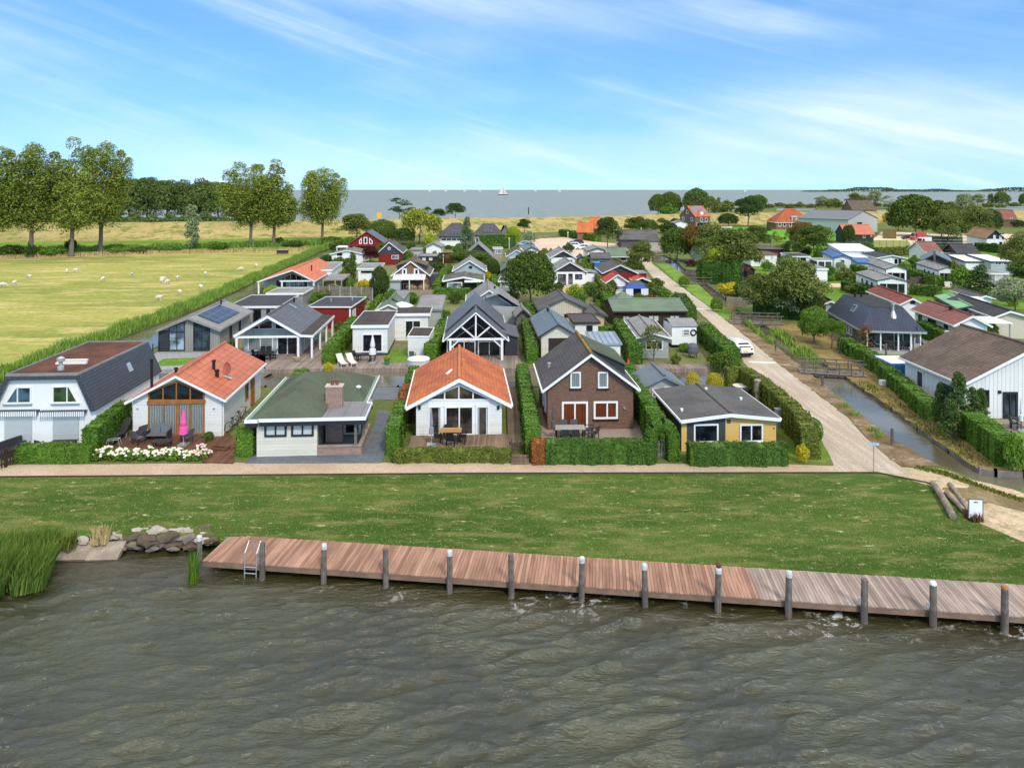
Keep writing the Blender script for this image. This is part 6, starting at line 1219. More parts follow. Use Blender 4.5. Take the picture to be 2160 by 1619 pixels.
Q('garden_shed', 'small dark shed with a red roof at the roadside', 1336, 1373, 592, 1.9, 584.5, 3, ANTHR, nm('red_sheet2', (.40, .07, .04), var=.12), TRIM, cat='shed', ang=0)
h = QF('carport', 'dark flat-roofed lean-to full of garden things behind the blue gazebo', 1330, 1364, 601, 2.1, 5, ANTHR, FELT, DKGREY, cat='carport', ang=0, ovs=.2)
Q('house', 'low chalet with a faded green roof next to the parking area', 1281, 1327, 541, 2.3, 3.9, 6, VGREY, GFELTL, TRIM, [('f', 1310, 543, 1320, 548, NAVY)], ridge='x', ang=0)
Q('chalet', 'white chalet with a shallow pale roof next to the parking area', 1238, 1285, 529, 2.4, 522, 8, WHITE, FELTL, DKGREY, ang=2, gw=WHITE)
Q('garden_shed', 'grey pent shed in front of the green-roofed parking chalet', 1247, 1290, 545, 2.2, 3.1, 4.5, GREYB, FELT, DKGREY, [('f', 1263, 549, 1282, 558, TRIM, GLASSL)], ridge='x', cat='shed', ang=1)
Q('garden_shed', 'small grey gabled shed beside the rear grey gable chalet', 1218, 1238, 547, 1.9, 539, 4, nm('taupe_wall', (.32, .28, .26)), FELT, DKGREY, cat='shed', ang=1)
h = Q('house', 'tall red boarded gable house with a dark metal roof at the village edge', 735, 812, 513, 3.3, 487.5, 9, REDB, SEAM, nm('rusty_trim', (.25, .1, .08)), ang=3.5, board=.2, gut=False)
for q in ([(757.5, 514.5), (763, 514.5), (763, 501), (757.5, 507)], [(767, 514.5), (775, 514.5), (775, 500), (767, 500)], [(779, 514.5), (786, 514.5), (786, 508), (779, 501)]): h.win('f', q, TRIM, GLASS, fw=.2)
m = MB(); m.box(-.4, h.w + .2, -.9, -.02, 2.6, 2.75); h.part('balcony', m, REDB)
m = MB(); m.box(-3.2, -.2, -1, 3, 2.3, 2.5); h.part('side_canopy', m, TRIM)
for u in (-3.0, -.6): post(h, u, -.8, 2.3, .1)
h = Q('house', 'dark grey and red house with a round gable window and grey roof', 796, 850, 533, 2.7, 510, 9, REDB, FELT, TRIM, [('f', 826, 538, 841, 546, TRIM, GLASSL, 1)], ang=3.5, gw=DKGREY, gz_=2.4, rx=.45)
m = MB(); u, z = h.fr(821, 524); m.tube([(u + .28 * math.cos(t), -.07, z + .28 * math.sin(t)) for t in [2 * math.pi * i / 12 for i in range(13)]], .08, 6); h.part('round_window', m, TRIM)
h = Q('chalet', 'low white chalet with a shallow mossy roof left of the red gable house', 696, 768, 535, 2.3, 527, 8, WHITE, nm('mossy_felt2', (.20, .19, .15), (.15, .15, .12), .6, .9, .1), TRIM, [('f', 711, 533, 722, 539, NAVY, GLASS)], ang=2, ovs=.3)
h = QF('chalet', 'white chalet with a large pale grey flat roof behind the orange porch house', 632, 702, 569, 2.7, 13, WHITE, FELTL, TRIM, [], ang=6, ovs=.2)
for v in (2, 5): h.winp('r', [(v, 1), (v + 1.2, 1), (v + 1.2, 2), (v, 2)], TRIM, GLASS)
QF('chalet', 'white chalet with a pale flat roof beside the ivy-clad post', 752, 800, 566, 2.6, 9, WHITE, FELTL, TRIM, [('f', 760, 570, 790, 577)], ang=4, ovs=.25)
h = QF('carport', 'open timber carport with a low pink-grey roof', 680, 724, 589, 2.1, 7, nm('carport_shade', (.06, .05, .045)), FELTL, TIMBERP, cat='carport', ang=4, ovs=.5)  # open inside is a solid block in a shade-dark colour
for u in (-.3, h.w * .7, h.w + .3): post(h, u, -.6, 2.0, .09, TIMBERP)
QF('chalet', 'grey-roofed chalet with a plain rounded roof behind the flat-roofed chalet hedge', 876, 933, 652, 2.4, 8, GREYB, FELTL, FELTL, back=2.9, ang=2, ovs=.2)
h = Q('garden_cottage', 'small cream cottage with a green felt gable roof', 793, 846, 653, 1.9, 641, 5, nm('cream_render', (.55, .52, .42)), GFELTL, TRIM, cat='cottage', ang=3); 
Q('garden_cottage', 'green felt pavilion roof behind the small cream cottage', 812, 845, 641, 2.1, 626, 3.4, GREYB, GFELTL, GFELTL, cat='pavilion', ang=3, board=.1)
QF('garden_shed', 'low shed with a pale curved tent-like roof beside the green pavilion', 818, 850, 632, 2.0, 5, GREYB, FELTL, FELTL, back=2.5, cat='shed', ang=-3)
h = House('bungalow', 'large hipped bungalow with dark solar roofs below the dike', 921, 1000, 498, 2.7, 11, 2, .6, .6); h.hip(6.4, nm('bungalow_wall', (.42, .36, .32)), DTILE, DKGREY, 3.6)
m = MB(); m.add([(h.w * a, -.6 + (5.9) * b, 2.7 + 3.7 * b + .06) for a, b in ((.28, .12), (.62, .12), (.62, .62), (.42, .62))], [(0, 1, 2, 3)]); h.part('solar_panel', m, SOLAR, fix=False); h.win('f', (930, 502, 975, 508), TRIM, GLASS, mul=3, fw=.15)
m = MB(); m.box(.5, 8, -3.2, -2.9, 0, 1.3); h.part('garden_wall', m, WHITE)
h = House('bungalow', 'second hipped dark-roofed bungalow with solar panels right of the bluish fir', 998, 1062, 496, 2.7, 10, 2, .6, .6); h.hip(6.0, nm('bungalow_wall2', (.46, .42, .38)), DTILE, DKGREY, 2.2)
m = MB(); m.add([(h.w * a, -.6 + (5.4) * b, 2.7 + 3.3 * b + .06) for a, b in ((.3, .2), (.68, .2), (.62, .85), (.3, .85))], [(0, 1, 2, 3)]); h.part('solar_panel', m, SOLAR, fix=False)
h.win('f', (1003, 500, 1010, 516), TRIM, GLASS, fw=.2)
h = House('bungalow', 'low wing with a purple-grey roof at the right of the solar bungalows', 1055, 1076, 495, 2.6, 9, 2, .4, .4); h.hip(5.4, WHITE, FELT, TRIM, 1.6)
Q('chalet', 'small white chalet with a lilac-grey gable roof before the solar bungalow', 896, 933, 521, 2.3, 512, 8, WHITE, FELTL, nm('violet_trim', (.16, .14, .22)), ang=2)
QF('garden_shed', 'low grey-green shed between the red-grey house and the white lilac-roofed chalet', 863, 889, 526, 2.2, 6, GREYB, FELTL, FELTL, cat='shed', ang=2)
h = QF('cabin', 'dark brown cabin with a pale flat roof and white door', 882, 922, 540, 2.5, 6, BROWNB, FELTL, DKGREY, [('f', 891, 543, 898, 549, TRIM, BLIND), ('f', 905, 543, 912, 549, TRIM, BLIND)], ang=1)
QF('garden_wall', 'dark red boarded fence wall beside the brown cabin', 925, 958, 533, 2.4, .4, MAROON, MAROON, MAROON, cat='wall', ovs=.02, ovf=.02)
h = Q('chalet', 'dark chalet with a lilac-grey steep roof half hidden by a wide green tree', 978, 1040, 541, 2.3, 513.5, 10, ANTHR, FELTL, FELTL, ang=2, board=.15)
h = QF('garden_cottage', 'grey summer house with a white-framed window bay and pyramid roof', 1040, 1061, 523, 2.9, 3.5, nm('taupe_wall2', (.34, .29, .27)), FELTL, TRIM, [('f', 1045, 526, 1057, 535, TRIM, GLASSL, 2)], cat='summer house')
h = Q('chalet', 'pale blue chalet with a dark brown roof left of the parked cars', 1068, 1112, 540, 2.3, 526, 9, PALEBLUE, FELT, TRIM, [('f', 1076, 543, 1092, 549, TRIM, GLASSL, 1)], ang=2, board=.2)
Q('chalet', 'white chalet with a slate blue gable roof in front of the parked cars', 1106, 1138, 528, 2.2, 520, 8, WHITE, BLUEG, DKGREY, ang=2)
h = Q('chalet', 'dark chalet with a green felt roof left of the big round tree', 1056, 1100, 571, 2.3, 554, 8, DKGREY, GFELTL, DKGREY, ang=2)
h = QF('chalet', 'grey chalet with a slate shed roof left of the big round tree', 1050, 1092, 592, 2.5, 5, GREYB, FELTD, TRIM, [('f', 1066, 596, 1074, 606, TRIM, GLASSL)], ang=-3, ovs=.3)
h = Q('long_shed', 'long grey-brown shed with a low mossy roof beside the silver cars', 1308, 1390, 505, 2.6, 5.0, 10, nm('dark_timber_wall', (.10, .085, .08)), FELT, DKGREY, ridge='x', cat='shed', ang=-3)  # shed walls in one dark grey-brown
QF('garden_wall', 'pale concrete shed end right of the long grey-brown shed', 1370, 1397, 508, 2.9, 5, nm('pale_concrete', (.42, .37, .30)), FELT, FELT, cat='shed')
h = Q('farmhouse', 'small farmhouse with a bright orange half-hipped roof, front one of the orange pair', 1216, 1252, 490, 2.5, 5.6, 8, BRICK2, OTILEX, None, ridge='x', ang=-8, gut=False)
h = Q('farmhouse', 'rear orange tiled farmhouse wing rising above the front orange roof', 1242, 1266, 482, 3.2, 6.9, 8, BRICK2, OTILEX, None, ridge='x', ang=-8, gut=False)
# ---- tower house, farmhouse, barn
h = House('house', 'tall brown brick house with a steep orange roof and solar panels before the dike', 1466, 1498, 483, 0.0, 9, 30, 0, 0)
w_, d_ = h.w, h.d; ez_, rz_ = 5.3, 9.6
m = MB(); m.prism([(0, 0, 0), (0, d_, 0), (0, d_, ez_), (0, d_ / 2, rz_ - .2), (0, 0, ez_)], (w_, 0, 0)); h.part('wall', m, nm('tower_brick', (.17, .125, .10), (.13, .095, .075), 1, .85, .15, ('brick', .3, .1, (110, 100, 92))))
for s in (0, 1):
    y0 = -.3 if s == 0 else d_ + .3; m = MB(); m.prism([(-.2, y0, ez_ - .1), (-.2, d_ / 2, rz_), (-.2, d_ / 2, rz_ - .22), (-.2, y0, ez_ - .32)], (w_ + .4, 0, 0)); h.part('roof_slope', m, OTILEX)
zf = lambda b: ez_ + (rz_ - ez_) * (b + .3) / (d_ / 2 + .3) + .05
for x0, x1, b0, b1 in ((.18, .82, .62, .88), (.1, .3, .2, .55), (.7, .9, .25, .6)): m = MB(); m.add([(w_ * x, d_ / 2 * b, zf(d_ / 2 * b)) for x, b in ((x0, b0), (x1, b0), (x1, b1), (x0, b1))], [(0, 1, 2, 3)]); h.part('solar_panel', m, nm('bright_solar', (.12, .17, .30), None, 1, .25, .6), fix=False)
m = MB(); m.box(w_ * .42, w_ * .6, .5, 2.4, ez_ + .3, ez_ + 2.1); d = h.part('dormer', m, TRIM); m = MB(); m.box(w_ * .40, w_ * .62, .3, 2.8, ez_ + 2.12, ez_ + 2.25); obj('dormer_roof', m, OTILEX, d)
for a, b, c, e_ in ((.35, 3.0, .48, 4.6), (.66, 3.0, .8, 4.6), (.1, .8, .3, 2.6)): h.winp('f', [(w_ * a, b), (w_ * c, b), (w_ * c, e_), (w_ * a, e_)], TRIM, GLASS, fw=.15)
for v, z in ((3.9, 6.2), (1.2, 3.2), (6.4, 3.2)): h.winp('l', [(v, z), (v + 1.2, z), (v + 1.2, z + 1.6), (v, z + 1.6)], TRIM, GLASS, fw=.15)
m = MB(); m.box(w_ * .2, w_ * .95, -2.4, -.02, 2.6, 2.9); h.part('balcony', m, FELTL)
h = Q('long_shed', 'low white-fronted annex with a grey roof left of the brick tower house', 1421, 1452, 470, 2.5, 465, 6, WHITE, FELTL, DKGREY, cat='annex', ang=0)
h = House('farmhouse', 'brick farmhouse with a large orange-red hipped roof and two dormers', 1635, 1720, 469, 2.9, 13, -4, .4, .4); h.hip(8.6, nm('farm_brick', (.26, .10, .075), (.2, .08, .06), 1, .85, .15, ('brick', .4, .14, (150, 130, 115))), nm('red_orange_tiles', (.42, .105, .045), (.34, .08, .035), .4, .65, .25, ('tiles', 'x', .4, .22)), TRIM, 6.0)
for a, b in ((1672, 1682), (1703, 1712)):
    u0, u1 = h.fr(a, 462)[0], h.fr(b, 462)[0]; m = MB(); m.box(u0, u1, .6, 4, 3.3, 5.2); d = h.part('dormer', m, TRIM); m = MB(); m.box(u0 - .2, u1 + .2, .3, 4.4, 5.22, 5.4); obj('dormer_roof', m, TRIM, d); h.winp('f', [(u0 + .25, 3.6), (u1 - .25, 3.6), (u1 - .25, 4.9), (u0 + .25, 4.9)], NAVY, GLASSL, mul=1, off=-.6)
for a in (1642, 1652, 1664): h.win('f', (a, 470, a + 6, 478), TRIM, GLASS, fw=.2)
QF('veranda', 'white flat-roofed garden veranda right of the orange-roofed farmhouse', 1702, 1752, 474, 2.7, 5, nm('veranda_shade', (.12, .12, .12)), FELTL, TRIM, cat='veranda', ovs=.4)  # dark solid block for the shaded space under the veranda roof
h = Q('barn', 'big grey barn with a wide slate-grey roof and pale gable end', 1790, 1853, 463, 5.4, 446, 20, nm('pale_green_cladding', (.42, .44, .42), var=.05), nm('slate_sheet', (.17, .175, .19), var=.08), None, [('f', 1808, 469, 1818, 476, NAVY, GLASS)], ang=38, cat='barn', ovs=.3, ovf=.3, gut=False)
h = Q('clubhouse', 'dark green club house with a kinked salmon-red roof by the ball court', 1783, 1846, 494, 2.8, 5.6, 9, nm('dark_green_boards', (.025, .05, .035)), nm('salmon_tiles', (.50, .16, .10), var=.1), None, [('f', 1820, 493, 1825, 502, TRIM, GLASS), ('f', 1836, 496, 1840, 499, TRIM, BLIND)], ridge='x', cat='house', ang=-6, gut=False)
Q('farmhouse', 'distant farmhouse with a red-brown roof at the far right', 2106, 2148, 463, 3.2, 7.5, 9, BRICK, RTILE, None, [('f', 2131, 459, 2136, 462, TRIM)], ridge='x', ang=-10, gut=False)
Q('barn', 'brown-roofed barn behind the grey barn among the trees', 1798, 1850, 443, 4, 10, 14, BRICK, BTILE, None, ridge='x', ang=0, gut=False, cat='barn')
h = Q('house', 'white house with a wooden orange-brown roof and black gable', 2080, 2121, 503, 3.0, 484, 14, WHITE, nm('cedar_roof', (.38, .21, .10), (.3, .17, .09), .4, .7, .2, ('tiles', 'y', .6, .3)), DKGREY, ang=-13, gw=NAVY, gz_=2.9, gut=False)
for q in ((2095, 496, 2100, 505), (2108, 496, 2113, 505)): h.win('f', q, TRIM, GLASS, fw=.25, off=.0)
for q in ((2091, 512, 2102, 517), (2108, 510, 2114, 518)): h.win('f', q, NAVY, GLASS, fw=.15)
# ================================================================ right of the canal
h = Q('house', 'white house with a broad brown tiled roof at the right edge', 2032, 2335, 809, 2.6, 731, 7.6, nm('white_upright_boards', (.72, .72, .70), None, .7, .55, .25, ('boards', 'xy', .3), var=.05), BTILE, TRIM, ang=0.5, board=.22, ovs=.3)
h.win('f', (2049, 822, 2086, 858), NAVY, GLASS, fw=.1); h.win('f', (2115, 826, 2146, 882), NAVY, GLASSB, mul=1, fw=.14, name='sliding_door'); h.panel('f', (2105, 823, 2110, 829), BLACK, 'wall_lamp', 0, .12)
h.winp('l', [(5.0, .7), (5.9, .7), (5.9, 2.05), (5.0, 2.05)], TRIM, DKGREY, name='shutter_window'); h.winp('l', [(1.2, 1.0), (2.4, 1.0), (2.4, 1.9), (1.2, 1.9)], NAVY, GLASS)
h = House('house', 'stone house with a navy pantile mansard roof and glazed veranda', 1817, 1954, 697, 2.1, 10.2, -8, .45, 1.2)
w_, d_ = h.w, h.d; tz = 4.25; i0 = 1.15
m = MB(); m.box(0, w_, .6, d_, 0, 2.05); h.part('wall', m, STONE)
e_ = 2.1; b0 = -1.2; T = [(i0 - .1, .55, tz), (w_ - i0 + .1, .55, tz), (w_ - i0 + .1, d_ - .7, tz), (i0 - .1, d_ - .7, tz)]; E = [(-.45, b0, e_), (w_ + .45, b0, e_), (w_ + .45, d_ + .4, e_), (-.45, d_ + .4, e_)]
m = MB(); m.add([E[0], E[1], T[1], T[0]], [(0, 1, 2, 3)]); h.part('front_slope', m, NTILE, fix=False)
m = MB(); m.add([E[3], E[0], T[0], T[3]], [(0, 1, 2, 3)]); m.add([E[1], E[2], T[2], T[1]], [(0, 1, 2, 3)]); m.add([E[2], E[3], T[3], T[2]], [(0, 1, 2, 3)]); h.part('roof_slope', m, NTILEY, fix=False)
m = MB(); m.add([(x, y, z + .03) for x, y, z in T] + [(x, y, z - .2) for x, y, z in T], [(0, 1, 2, 3), (0, 1, 5, 4), (1, 2, 6, 5), (2, 3, 7, 6), (3, 0, 4, 7)]); h.part('flat_roof', m, nm('dark_bitumen', (.035, .033, .033), var=.2))
m = MB()
for a, b, c, d in ((-.5, w_ + .5, b0 - .06, b0), (-.5, -.45, b0, d_ + .4), (w_ + .45, w_ + .5, b0, d_ + .4)): m.box(a, b, c, d, e_ - .18, e_ + .02)
h.part('gutter', m, METAL)
m = MB(); m.box(-.4, w_ + .4, b0 + .05, d_ + .35, e_ - .12, e_ - .06); h.part('ceiling', m, TRIM)
for u in (.2, 1.5, w_ - 2.1, w_ - .9, w_): post(h, u, b0 + .3, e_ - .12, .06)
h.winp('f', [(w_ - 2, .1), (w_ - .2, .1), (w_ - .2, 1.95), (w_ - 2, 1.95)], TRIM, GLASSB, mul=1, off=-.6, name='sliding_door'); h.winp('f', [(.2, .1), (1.4, .1), (1.4, 1.95), (.2, 1.95)], NAVY, GLASS, off=-.6)
for v in (3.0, 4.0): h.winp('l', [(v, .7), (v + .7, .7), (v + .7, 1.8), (v, 1.8)], TRIM, GLASS)
sl = lambda b: e_ + (b - b0) / (.55 - b0) * (tz - e_)
m = MB(); m.tube([(w_ * .58, .1, sl(.1) - .1), (w_ * .58, .1, sl(.1) + .9)], .12, 10); m.lathe([(.42, 0), (.15, .75), (.14, .76)], 10, (w_ * .58, .1, sl(.1) - .45)); m.tube([(w_ * .58, .1, sl(.1) + .9), (w_ * .58, .1, sl(.1) + 1.05)], .2, 10); h.part('flue', m, METAL)
for u, v in ((1.7, 7.5), (2.5, 7.8)): m = MB(); m.tube([(u, v, tz), (u, v, tz + .55)], .11, 8); m.tube([(u, v, tz + .4), (u, v, tz + .5)], .17, 8); h.part('vent_pipe', m, BLACK)
f2 = lambda t, v: (-.45 + (i0 + .35) * t, v, e_ + (tz - e_) * t)
m = MB(); a, b, c, d = f2(.5, 3.6), f2(.5, 4.6), f2(.82, 4.6), f2(.82, 3.6); m.prism([a, b, c, d], (-.05, 0, .06)); sk = h.part('skylight', m, METAL); m = MB(); m.add([(p[0] - .052, p[1], p[2] + .065) for p in (f2(.54, 3.7), f2(.54, 4.5), f2(.78, 4.5), f2(.78, 3.7))], [(0, 1, 2, 3)]); obj('pane', m, GLASSL, sk, fix=False)
h = Q('house', 'white house with a red-brown ribbed roof, hedge in front and open canopy', 2012, 2093, 685, 2.4, 664, 9.4, WHITE, RTILE, TRIM, [('f', 2033, 692, 2068, 701, NAVY, GLASS)], ang=-6.5, board=.22)
for v in (1.5, 4.2, 5.2, 7.6): h.winp('l', [(v, .8), (v + .8, .8), (v + .8, 2.0), (v, 2.0)], NAVY, GLASS)
m = MB(); m.box(h.w + .1, h.w + 3.6, 2, 6, 2.2, 2.3); cn = h.part('canopy', m, TRIM); h.pipe(h.w * .42, 3.8, .5, .15)
for u, v in ((h.w + 3.4, 2.2), (h.w + 3.4, 5.8)): post(h, u, v, 2.2, .06, METAL)
QF('garden_shed', 'white shed with a flat grey roof before the red-brown roofed house', 2031, 2101, 712, 2.0, 3.2, WHITE, FELTL, TRIM, cat='shed', ang=-6)
h = Q('house', 'cream house with a rust red ribbed roof behind the navy-roofed house', 1898, 1953, 641, 2.5, 627.5, 11, WHITE, RTILE2, TRIM, [('f', 1920, 634, 1930, 641, NAVY, GLASS)], ang=-8, board=.2)
h = Q('chalet', 'dark chalet with a light green sheet roof', 2019, 2078, 650, 2.3, 643, 10, DKGREY, GREENM, DKGREY, [('f', 2040, 655, 2050, 658), ('f', 2056, 655, 2072, 658)], ang=-18, ovs=.3)
QF('pavilion', 'white pavilion tent roof right of the light green roof', 2062, 2114, 652, 2.1, 5, nm('pavilion_shade', (.1, .1, .12)), CANVASW, CANVASW, cat='pavilion', back=2.9, ang=-8)  # dark block under the tent roof, its shade put into the colour
h = Q('chalet', 'long beige chalet with a dark grey roof at the right edge', 2097, 2190, 668, 2.4, 654, 12, nm('beige_cladding', (.60, .52, .42), var=.06), FELTD, TRIM, ang=-10, rx=.35)
h.winp('f', [(3.6, .9), (4.4, .9), (4.4, 1.9), (3.6, 1.9)], TRIM, GLASS)
Q('garden_shed', 'dark grey gabled shed at the right edge behind the pavilion tent', 2060, 2100, 628, 2.1, 622, 7, WHITE, FELT, TRIM, cat='shed', ang=-8)
def caravan(label, xl, xr, ye, ez, ya, dep, ang, bow=False):
    h = House('static_caravan', label, xl, xr, ye, ez, dep, ang, .12, .15, 'static caravan', 'white static caravans on the park lawn'); h.gable(h.zz(ya), WHITE, FELTL, DKGREY, board=.1, th=.1)
    w = h.w; n = [(.10, .30), (.33, .67), (.70, .90)]
    for a, b in n: h.winp('f', [(w * a, .9), (w * b, .9), (w * b, 2.25), (w * a, 2.25)], DKGREY if not bow else NAVY, GLASS if not bow else GLASSB, fw=.1)
    for v in (2.0, 4.4, 6.8): h.winp('l', [(v, 1.1), (v + .7, 1.1), (v + .7, 2.1), (v, 2.1)], NAVY, GLASS, fw=.1)
    for a in (0, w): m = MB(); m.box(a - .05, a + .05, -.06, -.001, .25, ez - .1); h.part('corner_trim', m, DKGREY)
    return h
caravan('white static caravan with a bowed pale blue front window, nearest of the three', 1849, 1917, 591, 2.75, 584, 10.5, -10, True)
caravan('white static caravan directly behind the bow-windowed one', 1867, 1915, 567, 2.9, 559.5, 11, -12)
caravan('white static caravan on the dark terrace, right of the hedge', 1978, 2021, 569, 2.8, 562, 12, -14)
h = Q('chalet', 'white chalet with a vivid blue roof and glazed side bay', 1757, 1800, 542, 2.6, 536, 13, WHITE, BLUEM, nm('blue_trim', (.06, .12, .3)), [('f', 1772, 547, 1782, 556, TRIM, GLASSL)], ang=-14, rx=.55)
m = MB(); m.box(h.w, h.w + 3.0, .5, 4, 0, 2.5); bx = h.part('side_bay', m, WHITE); m = MB(); m.box(h.w - .1, h.w + 3.2, .3, 4.2, 2.52, 2.7); obj('roof', m, TRIM, bx)
for k in (0, 1): h.winp('f', [(h.w + .3 + 1.3 * k, .2), (h.w + 1.3 + 1.3 * k, .2), (h.w + 1.3 + 1.3 * k, 2.2), (h.w + .3 + 1.3 * k, 2.2)], TRIM, GLASS, off=-.5)
QF('garden_shed', 'small blue-roofed shed right of the vivid blue-roofed chalet', 1808, 1840, 553, 2.2, 4, PALEBLUE, BLUEM, MATS['blue_trim'], cat='shed', back=2.7, ang=-8)
QF('chalet', 'long white chalet with a white flat roof behind the blue-roofed chalet', 1772, 1847, 528, 2.7, 9, WHITE, CANVASW, TRIM, [('f', 1815, 530, 1823, 534), ('f', 1830, 530, 1838, 534)], back=3.6, ang=-6)
h = Q('chalet', 'white chalet with a dark low roof between blue and grey roofs', 1850, 1915, 543, 2.6, 537, 9, WHITE, FELTD, TRIM, [('f', 1887, 546, 1893, 556, NAVY), ('f', 1895, 546, 1901, 556, NAVY)], ang=-8)
h = Q('house', 'wide modern chalet with a blue-grey roof, stone pillar and black gable', 1943, 2008, 549, 2.6, 534, 12, ANTHR, BLUEG, DKGREY, ang=-30, cat='house', rx=.42, ovs=.8)
m = MB(); m.box(h.w * .36, h.w * .46, -.4, .1, 0, 4.6); h.part('stone_pillar', m, STONE); h.winp('f', [(h.w * .12, .2), (h.w * .33, .2), (h.w * .33, 2.3), (h.w * .12, 2.3)], TRIM, GLASS, mul=1); h.winp('f', [(h.w * .5, .2), (h.w * .75, .2), (h.w * .75, 2.3), (h.w * .5, 2.3)], BROWNP, GLASS, mul=1)
h = QF('chalet', 'white long caravan chalet with a dark roof right of the stone pillar house', 1988, 2042, 540, 2.6, 8, WHITE, FELTD, TRIM, [('f', 1998, 542, 2003, 548, NAVY), ('f', 2009, 543, 2012, 547, NAVY)], ang=-12)
QF('chalet', 'low chalet with a broad white sheet roof', 2036, 2098, 551, 2.3, 7, WHITE, CANVASW, NAVY, back=3.0, ang=-6)
QF('chalet', 'navy-framed chalet with a white flat roof at the right tree', 2090, 2140, 551, 2.6, 9, PALEBLUE, CANVASW, NAVY, [('f', 2098, 553, 2112, 559, TRIM, GLASSL, 1), ('f', 2116, 553, 2130, 559, TRIM, GLASSL, 1)], back=3.2, ang=-6)
Q('house', 'chalet with a red-brown roof behind the stone pillar house', 1950, 1990, 531, 2.6, 4.6, 8, WHITE, RTILE, TRIM, ridge='x', ang=-6)
Q('chalet', 'brown chalet with a dark grey roof and yellow-green hedge before it', 2020, 2072, 536, 2.6, 4.5, 9, BROWNB, FELTD, DKGREY, ridge='x', ang=-12)
h = QF('garage', 'plain white flat-roofed garage block behind the big canal trees', 1706, 1748, 566, 2.9, 7, WHITE, FELTL, TRIM, cat='garage', ang=-6)
m = MB(); m.box(-.02, h.w + .02, -.02, .3, 0, .3); h.part('plinth', m, NAVY)
h = QF('carport', 'white-posted open carport before the blue-roofed chalet', 1723, 1756, 549, 2.5, 5, nm('carport_dark', (.07, .065, .07)), FELTL, TRIM, cat='carport', ang=-6)  # solid dark walls stand for the shaded inside of the open carport
for u in (0, h.w * .5, h.w): post(h, u, -.25, 2.3, .09)
QF('cabin', 'dark maroon cabin with a flat grey roof in the trees', 1604, 1657, 525, 2.8, 8, nm('plum_boards', (.085, .018, .03)), FELT, MAROON, ang=-5)
QF('chalet', 'white and dark chalet with a rust-red flat roof edge in the trees', 1583, 1641, 535, 2.7, 7, WHITE, FELT, nm('rust_fascia', (.34, .12, .06)), [('f', 1590, 540, 1604, 551, NAVY), ('f', 1627, 538, 1630, 547)], ang=-5)
h = QF('chalet', 'white chalet with a brown roof half hidden behind the big canal trees', 1668, 1711, 540, 2.7, 8, WHITE, FELTB, TRIM, [('f', 1685, 544, 1700, 556, NAVY)], ang=-6)
Q('garden_shed', 'small red-brown tiled shed hidden left of the big canal trees', 1574, 1597, 570, 2.2, 562, 5, BROWNB, RTILE2, None, cat='shed', ang=-4, gut=False)
h = Q('garden_shed', 'grey-blue shed with a slate roof left of the navy-roofed house', 1738, 1768, 640, 2.1, 633, 5, GREYB, FELTD, TRIM, cat='shed', ang=-10)
h = QF('chalet', 'low chalet with a pale flat roof behind the large dark conifer', 2090, 2128, 576, 2.4, 6, nm('grey_chalet_wall', (.3, .31, .33)), FELTL, TRIM, [('f', 2098, 579, 2114, 592, TRIM, BLIND)], ang=-6)  # chalet walls in one mid grey
# ================================================================ JETTY, SHORE, STREET THINGS
J0, J1 = Vector((-14.0, 32.15, 0)), Vector((24.0, 27.45, 0)); JU = (J1 - J0).normalized(); JN = Vector((-JU.y, JU.x, 0)); JL = (J1 - J0).length; DZ = -.25
jm = NG('hardwood_decking'); _g = jm.nd('ShaderNodeNewGeometry'); _x = jm.xyz()[0]
_c = jm.mix(_g.outputs['Random Per Island'], lin((140, 104, 86)), lin((172, 134, 112))); _d = jm.mix(_g.outputs['Random Per Island'], lin((136, 118, 108)), lin((172, 154, 142)))
_n = jm.noise(5, 6, mp=(1, .12, 1)); _k = jm.mr(_n, .3, .7, .78, 1.14); _c = jm.mix(jm.mr(_x, 24.1, 24.5), _c, _d)
_dk = jm.mr(jm.noise(.35, 4), .35, .65, .85, 1.08); _k = jm.mth('MULTIPLY', _k, _dk)
jm.bump(_n, .004); jm.set(jm.mix(1.0, _c, jm.vec(_k, _k, _k), 'MULTIPLY'), .7, .2)
jt = thing('jetty', 'long timber jetty with reddish and grey planks along the grass shore', 'jetty', J0, math.atan2(JU.y, JU.x))
mb = MB(); r = random.Random(4); x = 0
while x < JL: wv = r.uniform(.138, .152); mb.box(x, x + wv - .012, r.uniform(-.03, .01), 2.42 + r.uniform(-.02, .02), DZ - .045 + r.uniform(-.004, .004), DZ + r.uniform(-.004, .004)); x += wv
obj('decking', mb, jm.m, jt)
wetw = nm('dark_wet_timber', (.09, .07, .055), (.05, .04, .032), 2, .7, .2, var=.3)
mb = MB(); mb.box(-.02, JL, -.005, .075, DZ - .27, DZ - .05); obj('edge_beam', mb, nm('edge_beam_wood', (.25, .165, .11), (.18, .12, .085), 1.5, .8, .15, var=.25), jt)
for yb in (1.2, 2.3): mb = MB(); mb.box(0, JL, yb, yb + .1, DZ - .24, DZ - .05); obj('bearer', mb, wetw, jt)
for i in range(14): mb = MB(); xx = .4 + i * 2.9; mb.tube([(xx, 2.1, -1.8), (xx, 2.1, DZ - .06)], .1, 8); obj('pile', mb, wetw, jt)
mb = MB()
for s in (0, .55): xx = 2.05 + s; mb.tube([(xx, .85, DZ), (xx, .80, DZ + .62), (xx, .35, DZ + .86), (xx, -.02, DZ + .5), (xx, -.07, DZ - .5), (xx, -.07, -1.5)], .025, 8)
for k in range(4): mb.tube([(2.05, -.07, DZ - .12 - k * .27), (2.6, -.07, DZ - .12 - k * .27)], .022, 6)
obj('ladder', mb, METAL, jt)
PW = nm('grey_mooring_wood', (.20, .165, .14), (.12, .10, .088), 3, .85, .15, ('boards', 'xy', .11), var=.3)
